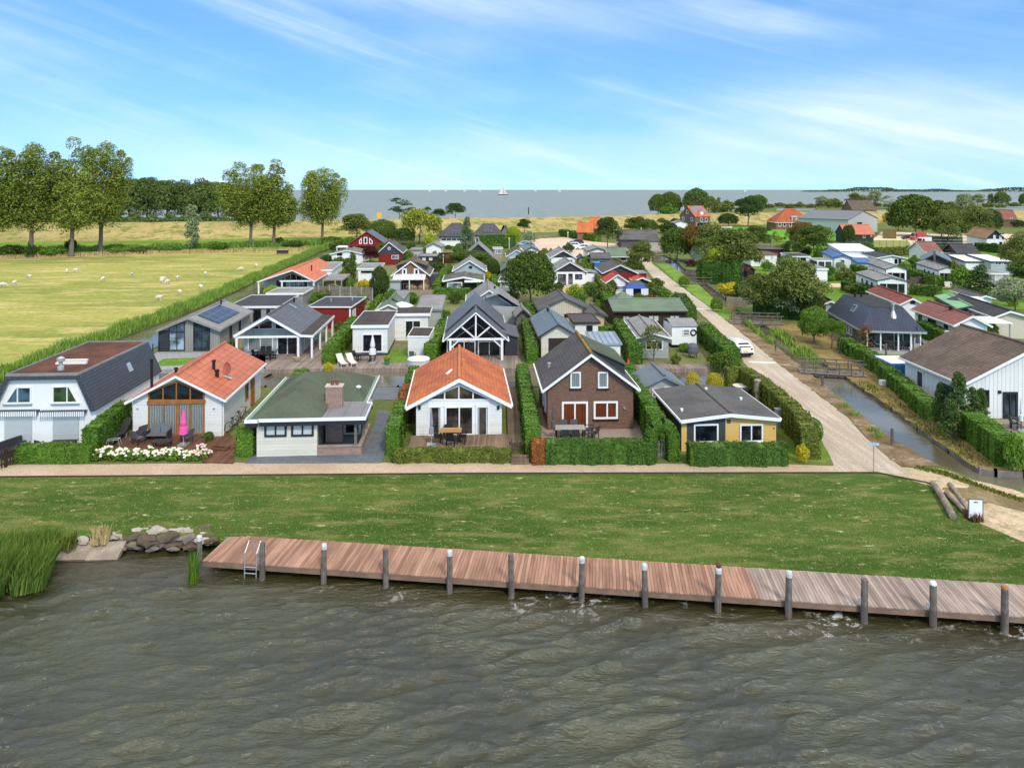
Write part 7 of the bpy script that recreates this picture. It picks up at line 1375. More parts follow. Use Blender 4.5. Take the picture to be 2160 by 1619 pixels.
posts = [(422, 1130, 1207, 'w', 'mooring post at the left end of the jetty, white capped, reeds at its foot'), (555, 1142, 1213, '', 'dark bare mooring post just right of the steel ladder'), (684, 1148, 1222, 'w', 'white capped mooring post, second to the right of the ladder'), (815, 1155, 1230, '', 'bare mooring post below the narrow green hedge of the slate drive'), (949, 1160, 1238, 'w', 'white capped mooring post below the centre orange-roofed house'),
         (1079, 1165, 1245, '', 'bare brown mooring post right of the centre orange-roofed house'), (1226, 1175, 1252, 'w', 'pale capped mooring post below the brick house'), (1360, 1190, 1262, 'w', 'mooring post with a big white painted head below the hedge arch'), (1513, 1197, 1272, 'r', 'white banded mooring post with a rusty top, near where the planks turn grey'), (1661, 1205, 1282, 'w', 'white capped mooring post below the right end of the yellow bungalow hedge'), (1820, 1218, 1293, '', 'bare grey mooring post with a cleat below the road mouth'), (1965, 1227, 1306, 'W', 'mooring post with a smooth white domed cap below the fallen logs'), (2115, 1235, 1320, 'o', 'thick mooring post with an orange top at the right picture edge')]
capw = nm('chalky_white_paint', (.62, .62, .59), (.42, .42, .40), 8, .8, .15, var=.2)
for px, yt, yb, k, lb in posts:
    Y = F * (H - WATER) / (yb - HY); k_ = (px - CX) / F; Y = min(Y, (32.15 - 14 * .1237) / (1 + .1237 * k_) - .06); X = k_ * Y; zt = zat(yt, Y); rad = .125 if px < 1400 else .135; t = thing('mooring_post', lb, 'mooring post', (X, Y - .1, 0), random.uniform(0, 6), 'mooring posts along the jetty')
    mb = MB(); a, b = random.uniform(-.03, .03), random.uniform(-.03, .03); n = 9; mb.tube([(0, 0, -2.2), (0, 0, -.8), (a * .5, b * .5, 0), (a, b, zt)], [rad * 1.04, rad * 1.02, rad, rad * .93], n); obj('pole', mb, PW, t)
    if k: mb = MB(); mb.lathe([(rad * .98, -.15 if k in 'wr' else -.05), (rad * 1.0, 0), (rad * .8, .07), (rad * .3, .10)], 12, (a, b, zt)); obj('cap', mb, {'w': capw, 'W': TRIM, 'r': capw, 'o': nm('rusty_top', (.36, .18, .08), var=.3)}[k], t)
    if k == 'r': mb = MB(); mb.lathe([(.1, .0), (.12, .1), (.05, .17)], 8, (a, b, zt + .08)); obj('rusty_knob', mb, nm('dark_rust', (.12, .045, .03), var=.3), t)
    if px > 1700: mb = MB(); mb.box(rad * .8, rad * 1.7, -.03, .03, zt - .95, zt - .75); obj('cleat', mb, METAL, t)
# shore stones and slabs
rk = [nm('grey_rock', (.22, .18, .14), (.13, .11, .09), 2, .9, .15, var=.35, bump=.03), nm('pale_rock', (.42, .37, .32), (.30, .26, .22), 2, .9, .15, var=.3, bump=.03), nm('brown_clod', (.13, .10, .075), (.09, .07, .05), 2, .95, .1, var=.35, bump=.04)]
def rock(px, py, s, m, sx=1.4, z=-.45, lb='', name='boulder', grp='boulders along the shore'):
    p = P(px, py, z); rr = np.random.default_rng(int(px * 3 + py)); mb = MB(); mb.ell((0, 0, 0), (1, 1, 1), 12, 8); v = np.array(mb.v); v *= (1 + .22 * np.sin(v @ rr.normal(size=(3, 1)) * 3 + 1) + .12 * np.sin(v @ rr.normal(size=(3, 1)) * 7)); v += rr.normal(size=v.shape) * .035; mb.v = [tuple(q) for q in v * [s * sx * .9, s * .8, s * .42]]
    o = obj(name, mb, m); o.location = p; o.rotation_euler = (0, 0, rr.uniform(-.5, .5)); tag(o, lb, 'rock', grp)
for i, (a, b, s, k) in enumerate(((262, 1142, .42, 0), (285, 1150, .38, 0), (290, 1132, .36, 2), (312, 1140, .5, 2), (335, 1150, .45, 0), (352, 1134, .55, 2), (375, 1146, .5, 2), (398, 1136, .42, 0), (405, 1152, .34, 2), (418, 1128, .3, 1), (245, 1130, .3, 1), (220, 1134, .26, 1), (205, 1138, .3, 1), (175, 1140, .32, 1), (160, 1143, .26, 1), (428, 1118, .4, 2), (330, 1122, .5, 1), (385, 1122, .5, 1), (300, 1120, .4, 1), (255, 1158, .2, 0), (365, 1158, .22, 0), (436, 1132, .34, 2), (446, 1140, .3, 2), (426, 1140, .3, 1))):
    rock(a, b, s, rk[k], 1.5, -.6 if b > 1140 else -.35, ('dark grey boulder at the water edge left of the jetty', 'pale stone on the bank between the slabs and the jetty', 'brown earthy clod of the broken bank left of the jetty')[k])
for a, b, lb in ((163, 1163, 'left of two tilted concrete slabs at the water edge'), (224, 1163, 'right of two tilted concrete slabs at the water edge')):
    p = P(a, b, -.62); mb = MB(); mb.box(-.72, .72, -.5, .5, -.12, .08); o = obj('concrete_slab', mb, nm('stained_concrete', (.34, .28, .22), (.24, .19, .15), 1.4, .9, .15, var=.3)); o.location = p; o.rotation_euler = (R(24), 0, R(3)); tag(o, lb, 'concrete slab', 'shore slabs')
mb = MB(); q = [P(1140, 1158, -.3), P(1235, 1163, -.3)]
# fallen logs
logm = nm('bleached_log', (.30, .25, .20), (.20, .165, .13), 2, .9, .1, var=.3, bump=.02)
for (a, b), (c, d), rr, lb in (((1968, 1026), (2010, 1093), .17, 'thick pale log, the longest of the fallen logs on the lawn corner'), ((1995, 1044), (2034, 1082), .13, 'darker log lying between the long pale log and the thin poles'), ((2002, 1025), (2046, 1084), .10, 'thin grey pole leaning over the fallen logs'), ((2006, 1024), (2040, 1072), .07, 'thinnest pole beside the grey leaning pole')):
    p, e = P(a, b, -.1), P(c, d, -.15); p.z = gz(p.x, p.y) + rr; e.z = gz(e.x, e.y) + rr; mb = MB(); mb.tube([p, p.lerp(e, .5) + Vector((.03, 0, .02)), e], [rr * .92, rr, rr * 1.05], 12); tag(obj('log', mb, logm), lb, 'log', 'fallen logs')
blades('dead_brush', [(2040, 1080), (2066, 1094)], .6, .5, 220, 'brown', (0, 0), .02, seed=31, kind=None, label='rust-brown brush heap under the notice board', cat='brush')
# notice board, street sign, poles
p = P(2058, 1090); t = thing('notice_board', 'white notice board in a grey frame leaning beside the fallen logs', 'notice board', (p.x, p.y, gz(p.x, p.y)), R(-6))
mb = MB(); mb.box(-.36, .36, -.02, .02, .12, 1.12); obj('frame', mb, nm('board_frame', (.16, .16, .17))); 
fb = bpy.data.objects['frame']; fb.parent = t; mb = MB(); mb.add([(-.31, -.024, .17), (.31, -.024, .17), (.31, -.024, 1.07), (-.31, -.024, 1.07)], [(0, 1, 2, 3)]); obj('board', mb, TRIM, t, fix=False)
mb = MB()
for i in range(3): mb.box(-.09 + i * .065, -.04 + i * .065, -.034, -.026, .93, .98)
obj('lettering', mb, NAVY, t); mb = MB(); mb.box(-.34, -.28, .021, .07, -.1, .8); obj('stand', mb, BLACK, t); mb = MB(); mb.box(.28, .34, .021, .07, -.1, .8); obj('stand', mb, BLACK, t)
p = P(1843, 995); t = thing('street_sign', 'small blue-grey street name sign on a steel post at the road corner', 'street sign', p, 0); mb = MB(); mb.tube([(0, 0, -.2), (0, 0, 1.72)], .035, 8); obj('pole', mb, METAL, t); mb = MB(); mb.box(-.29, .29, -.06, -.036, 1.56, 1.71); obj('sign_plate', mb, nm('sign_plate', (.42, .50, .58)), t)
def pole(lb, px, py, top, rad=.1, z=0.0, m=None, name='wooden_post', cat='post', lamp=None, lean=0):
    p = P(px, py, z); hh = zat(top, p.y) - z; t = thing(name, lb, cat, p, 0); mb = MB(); mb.tube([(0, 0, -.3), (lean, 0, hh)], [rad, rad * .85], 8); obj('pole', mb, m or PW, t)
    if lamp: mb = MB(); mb.lathe([(.05, 0), (.22, .05), (.26, .3), (.12, .45)], 10, (lean, 0, hh)); obj('lamp_head', mb, lamp, t)
    return t
pole('weathered post standing in the near canal right of the street sign', 1882, 952, 903, .12, -.4); pole('bleached post in the canal by the white car', 1636, 746, 718, .1, -.3); pole('post at the near footbridge foot', 1735, 826, 793, .12, -.5); pole('grey post at the wide footbridge railing', 1566, 692, 668, .1, -.2)
pole('tall weathered pole between the navy-roofed house and the blue skip', 1869, 780, 724, .1); pole('pole on the gravel lane by the terrace caravan', 2010, 607, 575, .1); pole('white lamp post in the parking area', 1198, 504, 492, .1, 0, TRIM, 'lamp_post', 'lamp post', TRIM); pole('pale tree stake in the dark canal trees', 1567, 594, 562, .12, 0, BARKL)
pole('yellow-flagged pole beside the solar bungalow hedge', 1074, 528, 505, .08, 0, TRIM, 'flagpole', 'flagpole', nm('yellow_flag', (.75, .62, .1))); pole('flagpole with a green and blue pennant before the red fence', 935, 559, 541, .07, 0, TRIM, 'flagpole', 'flagpole', nm('green_pennant', (.15, .4, .25))); pole('white mast behind the solar bungalow', 945, 480, 464, .12, 0, TRIM, 'mast', 'mast')
for px in (1930, 1960, 1990, 2025): pole('thin floodlight mast by the ball court', px, 518, 488, .1, 0, METAL, 'mast', 'mast')['group'] = 'court masts'
p = P(800, 463, 4.9); t = thing('yellow_board', 'yellow navigation board on the dike behind the village', 'navigation board', p, 0); mb = MB(); mb.box(-.9, .9, -.05, .05, .5, 2.6); obj('board', mb, nm('signal_yellow', (.80, .50, .02)), t); mb = MB(); mb.box(-.08, .08, .06, .2, -.5, 2.4); obj('stand', mb, METAL, t)
mb = MB(); p = P(1648, 902); mb.box(-.25, .45, 0, .45, 0, 1.22); mb.box(-.28, .48, -.03, .48, 1.222, 1.27); o = obj('electric_cabinet', mb, nm('cabinet_grey', (.30, .33, .33))); o.location = p; o.rotation_euler = (0, 0, R(12)); tag(o, 'grey electric cabinet at the end of the yellow bungalow', 'electric cabinet')
p = P(1877, 800); t = thing('skip', 'blue skip with a white cover beside the brown-roofed house', 'skip', p, R(0)); mb = MB(); mb.prism([(0, 0, 0), (2.5, 0, 0), (2.5, 0, 1.35), (0, 0, 1.35)], (0, 3.0, 0)); obj('box', mb, nm('skip_blue', (.02, .12, .33), var=.15), t); mb = MB(); mb.box(.15, 2.35, .1, 2.9, 1.352, 1.4); obj('cover', mb, CANVASW, t)
for i in range(6): mb = MB(); mb.box(.1 + i * .44, .18 + i * .44, -.04, -.001, .05, 1.3); obj('rib', mb, MATS['skip_blue'], t)
# wood pillars and stove pipes by the yellow bungalow
for a, b, tp, lb in ((1412, 897, 849, 'carved weathered wooden post at the left of the yellow bungalow'), (1598, 856, 800, 'thick weathered wooden post behind the yellow bungalow')):
    p = P(a, b); mb = MB(); hh = zat(tp, p.y); mb.lathe([(.2, 0), (.24, .4), (.18, .9), (.25, 1.2), (.2, hh - .15), (.26, hh - .1), (.22, hh)], 9); o = obj('carved_post', mb, TIMBERP); o.location = p; tag(o, lb, 'post')
# ---- bridges
def bridge(lb, a, b, w=1.5, h=1.0, n=6, z=.12):
    p, q = P(*a), P(*b); u = (q - p).normalized(); L = (q - p).length; t = thing('footbridge', lb, 'footbridge', p, math.atan2(u.y, u.x), 'timber footbridges over the road canal'); mb = MB(); k = int(L / .16)
    for i in range(k): mb.box(L * i / k, L * (i + 1) / k - .012, 0, w, z - .05, z)
    obj('deck', mb, TIMBER, t)
    for y in (.1, w - .15): mb = MB(); mb.box(.2, L - .2, y, y + .12, z - .28, z - .052); obj('girder', mb, PW, t)
    for y in (-.02, w - .06):
        mb = MB(); ps = [L * (.06 + .88 * i / (n - 1)) for i in range(n)]
        for x in ps: mb.box(x - .045, x + .045, y, y + .08, z - .25, z + h)
        for zz, hh in ((z + h, .05), (z + h * .55, .08), (z + h * .28, .06)): mb.box(ps[0] - .3, ps[-1] + .3, y - .035, y - .002, zz - hh, zz)
        mb.box(ps[0] - .3, ps[-1] + .3, y - .05, y + .11, z + h + .002, z + h + .05); obj('railing', mb, PW, t)
    for x in (L * .3, L * .75): mb = MB(); mb.tube([(x, .2, -2), (x, .2, z - .29)], .1, 8); mb.tube([(x, w - .2, -2), (x, w - .2, z - .29)], .1, 8); obj('trestle', mb, PW, t)
bridge('nearest timber footbridge with a railing, leading to the blue skip', (1688, 788), (1830, 797), 1.5, 1.0, 6); bridge('timber footbridge in front of the big canal trees', (1542, 684), (1655, 687), 2.2, 1.0, 6); bridge('small timber footbridge to the planted island', (1448, 600), (1503, 599), 1.6, 1.0, 4); bridge('furthest small footbridge at the top of the canal', (1384, 552), (1428, 550), 2, 1.0, 4); bridge('pale flat bridge crossing at the canal head', (1372, 538), (1404, 534), 5, .5, 3)
# ---- fences and gates
def fence(lb, a, b, h, m, name='fence', n=4, gap=.0, rows=5, pm=None, cat='fence', z=0):
    p, q = P(*a), P(*b); u = (q - p).normalized(); L = (q - p).length; t = thing(name, lb, cat, p, math.atan2(u.y, u.x)); mb = MB()
    if rows > 0:
        for i in range(rows): mb.box(0, L, 0, .04, .08 + (h - .1) * i / rows, .08 + (h - .1) * (i + 1) / rows - gap)
    else:
        k = int(L / .16)
        for i in range(k): mb.box(L * i / k, L * i / k + .085, 0, .025, .05, h - .05 * abs(math.sin(i * math.pi / max(k - 1, 1))) if name == 'fence' else h - .25 * abs(2 * i / max(k - 1, 1) - 1))
        mb.box(0, L, .026, .06, .2, .28); mb.box(0, L, .026, .06, h * .68, h * .68 + .08)
    obj('slats', mb, m, t)
    for i in range(n + 1): mb = MB(); x = L * i / n; mb.box(x - .06, x + .06, -.06, -.002, 0, h + .08); obj('post', mb, pm or m, t)
    return t
fence('tall grey-brown slatted fence with concrete posts behind the red cabin', (650, 630), (786, 634), 2.0, TIMBER, n=6, gap=.03, rows=6, pm=nm('concrete_post', (.42, .38, .33)))
fence('brown picket gate at the left picture edge', (-16, 996), (38, 976), 1.1, BROWNB, 'garden_gate', 2, rows=0, cat='gate')
fence('small brown picket gate beside the timber deck', (1079, 956), (1106, 956), .85, nm('gate_brown', (.11, .07, .05)), 'garden_gate', 1, rows=0, cat='gate')
fence('narrow timber gate under the hedge arch', (1383, 966), (1411, 966), 1.2, TIMBER, 'garden_gate', 1, rows=0, cat='gate')
fence('low weathered board wall along the timber deck', (862, 957), (1076, 957), .42, TIMBER, n=5, rows=3, gap=.01)
fence('post and rail fence at the back of the parking area', (1108, 507), (1186, 497.5), 1.2, TIMBERP, n=8, rows=2, gap=.35)
fence('dark net fence around the ball court', (1785, 524), (1926, 523), 2.2, nm('net_green', (.16, .19, .16)), n=10, rows=9, gap=.2); fence('dark green windbreak fence beside the boat yard', (1966, 524), (2030, 525), 3.4, nm('windbreak', (.07, .10, .08)), n=6, rows=4, gap=.05)
fence('low brown fence in front of the white caravans', (1920, 597), (2040, 599), 1.1, nm('fence_plum', (.12, .085, .08)), n=6, rows=4, gap=.02); fence('dark blue panel fence beside the brick dormer house', (908, 606), (925, 604), 2.0, nm('fence_navy', (.07, .07, .11)), n=2, rows=4, gap=.02)
fence('dark reed screen in front of the club house yard', (1862, 503), (1890, 504), 3, nm('reed_screen', (.25, .18, .08), None, 4, .9, .1, ('boards', 'x', .8), var=.3), n=2, rows=3, gap=.0); fence('glass balustrade on the left canal deck', (296, 760), (334, 742), 1.0, NAVY, n=3, rows=2, gap=.42)
for i, (a, b) in enumerate([(x, 546 - x * .027) for x in range(-60, 640, 46)]): pole('thin meadow fence post in the dry grass', a, b + 1, b - 8, .07)['group'] = 'meadow fence posts'
# steps
for nme, a, b, c, m, lb in (('steps', 1096, 972, 3, DECKB, 'three timber steps below the small picket gate'), ('steps', 466, 950, 3, DECKR, 'red-brown timber steps beside the white orange-roofed house')):
    p = P(a, b); mb = MB()
    for i in range(c): mb.box(-.55, .55, -.9 + i * .3, -.9 + (i + 1) * .3, 0, .1 * (i + 1) - .02)
    o = obj(nme, mb, m); o.location = p + Vector((0, .3, 0)); o.rotation_euler = (0, 0, R(-12 if a < 600 else 2)); tag(o, lb, 'steps')
# ================================================================ FURNITURE
def legs(t, x, y, z, m, r=.025):
    for i in (-1, 1):
        for j in (-1, 1): mb = MB(); mb.box(i * x - r, i * x + r, j * y - r, j * y + r, 0, z); obj('leg', mb, m, t)
def chair(lb, m, loc, rz, grp, fm=None, arm=True, low=False):
    t = thing('garden_chair', lb, 'chair', loc, rz, grp); z = .34 if low else .44; fm = fm or m
    mb = MB(); mb.box(-.25, .25, -.25, .25, z - .04, z); obj('seat', mb, m, t); mb = MB(); mb.prism([(-.25, .22, z), (.25, .22, z), (.25, .38, z + .5), (-.25, .38, z + .5)], (0, .04, .01)); obj('backrest', mb, m, t); legs(t, .25, .23, z - .042, fm)
    if arm:
        for s in (-1, 1): mb = MB(); mb.box(s * .28 - .025, s * .28 + .025, -.27, .3, z + .19, z + .23); mb.box(s * .28 - .02, s * .28 + .02, -.25, -.21, z - .2, z + .188); obj('armrest', mb, fm, t)
    return t
def table(lb, m, loc, rz, L, W_, z, lm=None, grp=None):
    t = thing('garden_table', lb, 'table', loc, rz, grp); mb = MB(); mb.box(-L / 2, L / 2, -W_ / 2, W_ / 2, z - .05, z); obj('tabletop', mb, m, t); legs(t, L / 2 - .1, W_ / 2 - .1, z - .052, lm or m, .035); return t
def parasol(lb, m, loc, h, r0=.17, base=True, tilt=0):
    t = thing('parasol', lb, 'parasol', loc, 0); mb = MB(); mb.tube([(0, 0, 0), (0, 0, h)], .025, 8); obj('pole', mb, METAL, t); mb = MB(); mb.lathe([(r0 * 1.15, h * .32), (r0, h * .5), (r0 * .55, h * .52), (r0 * .8, h * .62), (r0 * .45, h * .85), (.03, h)], 9); obj('canopy', mb, m, t)
    if base: mb = MB(); mb.box(-.28, .28, -.28, .28, 0, .09); obj('base', mb, METAL, t)
    return t
def recliner(lb, m, loc, rz, grp, fm=None, back=55):
    t = thing('recliner', lb, 'recliner', loc, rz, grp); b = R(back); mb = MB(); mb.prism([(-.3, -.9, .28), (.3, -.9, .28), (.3, 0, .36), (-.3, 0, .36)], (0, 0, .05)); obj('seat', mb, m, t); mb = MB(); mb.prism([(-.3, 0, .36), (.3, 0, .36), (.3, .95 * math.cos(b), .36 + .95 * math.sin(b)), (-.3, .95 * math.cos(b), .36 + .95 * math.sin(b))], (0, .04, .04)); obj('backrest', mb, m, t)
    for i in (-1, 1):
        for y in (-.8, .1): mb = MB(); mb.bar((i * .27, y, 0), (i * .27, y + .1, .3), .04, .04); obj('leg', mb, fm or m, t)
    return t
def on(px, py, z): p = P(px, py, z); return p
DK = .28
# red deck of the white orange-roofed house
recliner('dark reclining chair at the left rear of the red deck', WICKER, on(256, 924, DK), R(-25), 'red deck recliners', METAL); recliner('dark reclining chair in front of the oak window, beside the sofa', WICKER, on(299, 920, DK), R(-8), 'red deck recliners', METAL)
chair('grey mesh armchair at the front left of the red deck', TEXT, on(292, 936, DK), R(155), 'red deck armchairs', WICKER); chair('dark armchair right of the pink parasol', TEXT, on(394, 934, DK), R(250), 'red deck armchairs', WICKER)
t = thing('garden_sofa', 'two-seat grey mesh sofa on the red deck', 'sofa', on(334, 926, DK), R(2)); mb = MB(); mb.box(-.65, .65, -.3, .3, .3, .36); obj('seat', mb, TEXT, t)
for s in (-.33, .33): mb = MB(); mb.prism([(s - .31, .26, .36), (s + .31, .26, .36), (s + .31, .42, .9), (s - .31, .42, .9)], (0, .04, .01)); obj('backrest', mb, TEXT, t)
for s in (-1, 1): mb = MB(); mb.box(s * .68 - .03, s * .68 + .03, -.32, .35, 0, .58); obj('arm_frame', mb, WICKER, t)
table('low dark glass-topped table on the red deck', WICKER, on(342, 941, DK), R(4), 1.15, .6, .38); parasol('closed bright pink parasol on the red deck', PINK, on(387, 938, DK), 2.25, .24)
t = thing('trolley_frame', 'bare steel trolley frame at the left corner of the red deck', 'trolley', on(238, 944, DK), R(10)); mb = MB(); mb.tube([(-.4, 0, .02), (-.35, 0, .45), (.3, 0, .5), (.4, 0, .05)], .03, 6); mb.tube([(-.4, .35, .02), (-.35, .35, .45), (.3, .35, .5), (.4, .35, .05)], .03, 6); mb.tube([(-.35, 0, .45), (-.35, .35, .45)], .03, 6); mb.tube([(.3, 0, .5), (.3, .35, .5)], .03, 6); obj('frame_tubes', mb, METAL, t)
# mansard house terrace
t = thing('wicker_sofa', 'dark wicker sofa end left of the mansard house', 'sofa', on(26, 958, 0), R(70)); mb = MB(); mb.box(-.9, .9, -.4, .4, .05, .4); obj('seat', mb, WICKER, t); mb = MB(); mb.box(-.9, .9, .402, .55, .05, .85); obj('backrest', mb, WICKER, t)
PURP = nm('purple_plastic', (.055, .045, .14), var=.1)
for a, b, q, lb in ((50, 956, 200, 'dark purple chair nearest the wicker sofa behind the low hedge'), (90, 956, 160, 'dark purple chair left of the wicker table behind the low hedge')): chair(lb, PURP, on(a, b, 0), R(q), 'purple terrace chairs')
table('wicker dining table behind the low hedge of the mansard house', WICKER, on(132, 956, 0), R(4), 1.5, .8, .74)
# timber deck, centre house
table('garden table with an orange wooden top on the timber deck', nm('orange_table_top', (.55, .27, .08), None, 2, .5, .3, ('plank', 'y', .12), var=.15), on(950, 930, DK), R(3), 1.45, .8, .74, BLACK)
for a, b, q, lb in ((925, 934, 95, 'black chair at the left end of the orange-topped table'), (950, 941, 180, 'black chair in front of the orange-topped table'), (974, 934, 265, 'black chair at the right end of the orange-topped table'), (945, 921, 0, 'black chair behind the orange-topped table, against the glass')): chair(lb, nm('black_rattan', (.02, .02, .022), None, 8, .7, .2, var=.2), on(a, b, DK), R(q), 'black chairs around the orange-topped table')
parasol('closed grey-mauve parasol on the timber deck', CANVAS, on(910, 939, DK), 2.3, .14)
# brick house terrace
table('long grey stone-topped table in front of the brick house', nm('stone_table_top', (.34, .32, .30)), on(1202, 924, .04), R(2), 2.0, .9, .75, BLACK)
for a, b, q, lb in ((1190, 918, 0, 'dark chair behind the stone-topped table, left one'), (1211, 918, 0, 'dark chair behind the stone-topped table, right one'), (1192, 932, 180, 'dark chair in front of the stone-topped table, left one'), (1213, 932, 180, 'dark chair in front of the stone-topped table, right one'), (1241, 919, 260, 'dark armchair by the brick wall right of the stone-topped table'), (1252, 926, 230, 'dark armchair furthest right on the brick house terrace')): chair(lb, DKGREY, on(a, b, .04), R(q), 'brick house terrace chairs')
parasol('closed dark grey parasol by the brick house corner', nm('dark_canvas', (.10, .095, .11)), on(1167, 926, .04), 2.4, .13)
# yellow bungalow yard
t = thing('round_table', 'round cream garden table behind the yellow bungalow', 'table', on(1562, 832, 0), 0); mb = MB(); mb.lathe([(.6, .7), (.62, .73), (.6, .76)], 18); obj('tabletop', mb, CREAM, t); mb = MB(); mb.tube([(0, 0, 0), (0, 0, .7)], .06, 8); obj('pedestal', mb, BLACK, t)
t = thing('kettle_barbecue', 'black kettle barbecue behind the yellow bungalow', 'barbecue', on(1576, 846, 0), 0); mb = MB(); mb.ell((0, 0, .8), (.32, .32, .27), 12, 8); obj('bowl', mb, BLACK, t); [obj('leg', MB().bar((.25 * math.cos(k), .25 * math.sin(k), 0), (.1 * math.cos(k), .1 * math.sin(k), .7), .03, .03), METAL, t) for k in (0, 2.1, 4.2)]
recliner('black upright folding recliner behind the yellow bungalow', BLACK, on(1580, 834, 0), R(200), 'yard recliner', BLACK, 80)
# second row furniture
for a, b, q, lb in ((540, 758, 80, 'dark garden chair left of the veranda dining table'), (576, 757, 280, 'dark garden chair right of the veranda dining table'), (552, 752, 0, 'dark garden chair behind the veranda dining table, left'), (565, 752, 0, 'dark garden chair behind the veranda dining table, right')): chair(lb, BLACK, on(a, b, .12), R(q), 'veranda chairs')
table('dark dining table on the veranda deck', BLACK, on(557, 759, .12), 0, 1.7, .9, .75); table('small wooden bench stool on the veranda deck', TIMBERP, on(626, 763, .12), 0, .9, .35, .45)
CRM = nm('cream_sling', (.60, .57, .50), None, 3, .7, .2, var=.08)
for a, b, lb in ((720, 770, 'left of two cream sun loungers on the canal sun deck'), (741, 769, 'right of two cream sun loungers on the canal sun deck')): recliner(lb, CRM, on(a, b, .12), R(-148 + 180), 'cream sun loungers', TRIM, 35)
table('dark table in front of the flat-roofed chalet', BLACK, on(768, 762, .12), 0, 1.4, .8, .74)
for a, b, q, lb in ((754, 760, 80, 'dark wire chair left of the flat-roofed chalet table'), (786, 758, 270, 'dark wire chair right of the flat-roofed chalet table')): chair(lb, BLACK, on(a, b, .12), R(q), 'flat-roofed chalet chairs')
parasol('closed white parasol on a square base at the canal sun deck', CANVASW, on(786, 766, .12), 2.7, .3)
t = thing('flower_pot', 'green pot with a yellow flowering plant on the sun deck', 'flower pot', on(816, 769, .12), 0); obj('pot', MB().lathe([(.18, 0), (.26, .45), (.28, .5), (.2, .45)], 12), nm('green_glaze', (.03, .22, .12)), t); c = bpy.data.objects.new('foliage', crown_for('bush', 'lime', 0)); COL.objects.link(c); c.parent = t; c.location = (0, 0, .42); c.scale = (.45,) * 3
chair('low dark armchair in front of the small white shed', TEXT, on(870, 757, .12), R(175), 'shed chairs', None, True, True)
t = thing('hot_tub', 'white covered hot tub at the canal edge', 'hot tub', on(883, 774, .1), 0); obj('tub', MB().lathe([(.95, 0), (1.02, .1), (1.02, .65), (.9, .7)], 18), nm('tub_panel', (.55, .55, .56)), t); obj('cover', MB().lathe([(1.0, .70), (1.05, .74), (1.0, .84), (.3, .92)], 18), CANVASW, t)
t = thing('covered_barbecue', 'barbecue under a grey rain cover in the wagon garden', 'barbecue', on(1461, 752, .1), 0); obj('cover', MB().lathe([(.55, .35), (.6, .6), (.55, 1.05), (.3, 1.3), (.1, 1.35)], 10), nm('rain_cover', (.12, .12, .15), var=.2), t); legs(t, .3, .3, .36, BLACK)
for a, b, lb in ((1428, 727, 'dark chair left in front of the white wagon'), (1460, 727, 'dark chair right in front of the white wagon')): chair(lb, BLACK, on(a, b, 0), R(180), 'wagon chairs')
p = P(1322, 777, 0); t = thing('traffic_cone', 'red and white striped marker post by the hedge of the brick house', 'marker post', P(1325, 788), 0); obj('pole', MB().lathe([(.14, 0), (.12, 1.0), (.05, 1.35)], 10), nm('red_marker', (.6, .06, .04)), t); obj('band', MB().lathe([(.127, .7), (.124, .95)], 10), TRIM, t)
# navy-roofed house terrace
table('dark table with a pale top on the navy-roofed house terrace', TIMBERP, on(1888, 733, .06), R(-8), 2.4, 1.0, .76, BLACK)
for a, b, q, lb in ((1876, 738, 180, 'wicker chair at the left front of the pale-topped table'), (1892, 738, 180, 'wicker chair at the middle front of the pale-topped table'), (1904, 737, 180, 'wicker chair at the right front of the pale-topped table')): chair(lb, WICKER, on(a, b, .06), R(q), 'navy house chairs')
recliner('white framed lounger under the navy-roofed veranda', CANVASW, on(1848, 732, .06), R(60), 'veranda lounger', METAL); parasol('closed dark parasol at the right of the navy-roofed veranda', nm('dark_canvas2', (.09, .09, .11)), on(1936, 742, .06), 2.8, .2); recliner('black sun lounger right of the dark parasol', BLACK, on(1950, 740, .06), R(100), 'terrace loungers', METAL)
table('garden table at the right edge under a white umbrella pole', WICKER, on(2158, 905, .06), 0, 1.4, .8, .75); chair('mesh chair by the table at the right picture edge', TEXT, on(2142, 906, .06), R(80), 'edge chairs'); parasol('parasol pole with a black foot at the right picture edge', CANVASW, on(2154, 909, .06), 2.2, .12)
# bicycles
def bike(lb, px, py, rz, frm):
    t = thing('bicycle', lb, 'bicycle', P(px, py, .1), rz, 'parked bicycles')
    for x in (-.52, .52):
        mb = MB(); mb.tube([(x + .33 * math.cos(k), 0, .34 + .33 * math.sin(k)) for k in [2 * math.pi * i / 18 for i in range(19)]], .022, 6, False); w_ = obj('wheel', mb, BLACK, t)
        mb = MB(); [mb.tube([(x, 0, .34), (x + .32 * math.cos(k), 0, .34 + .32 * math.sin(k))], .004, 4) for k in [math.pi * i / 5 for i in range(10)]]; obj('spokes', mb, METAL, w_)
    mb = MB(); mb.tube([(-.52, 0, .34), (-.05, 0, .3), (.42, 0, .78), (-.18, 0, .74), (-.05, 0, .3)], .025, 6); mb.tube([(-.52, 0, .34), (-.18, 0, .74)], .02, 6); mb.tube([(.52, 0, .34), (.40, 0, .98)], .025, 6); obj('frame', mb, frm, t)
    mb = MB(); mb.tube([(.25, -.28, 1.02), (.42, -.12, 1.04), (.42, .12, 1.04), (.25, .28, 1.02)], .018, 6); obj('handlebar', mb, BLACK, t); mb = MB(); mb.ell((-.22, 0, .88), (.14, .09, .05)); mb.tube([(-.18, 0, .7), (-.21, 0, .86)], .02, 6); obj('saddle', mb, BLACK, t)
bike('dark bicycle leaning at the side wall of the white orange-roofed house', 496, 906, R(60), BLACK); bike('second bicycle with a bag behind the dark one at the side wall', 508, 892, R(66), NAVY)
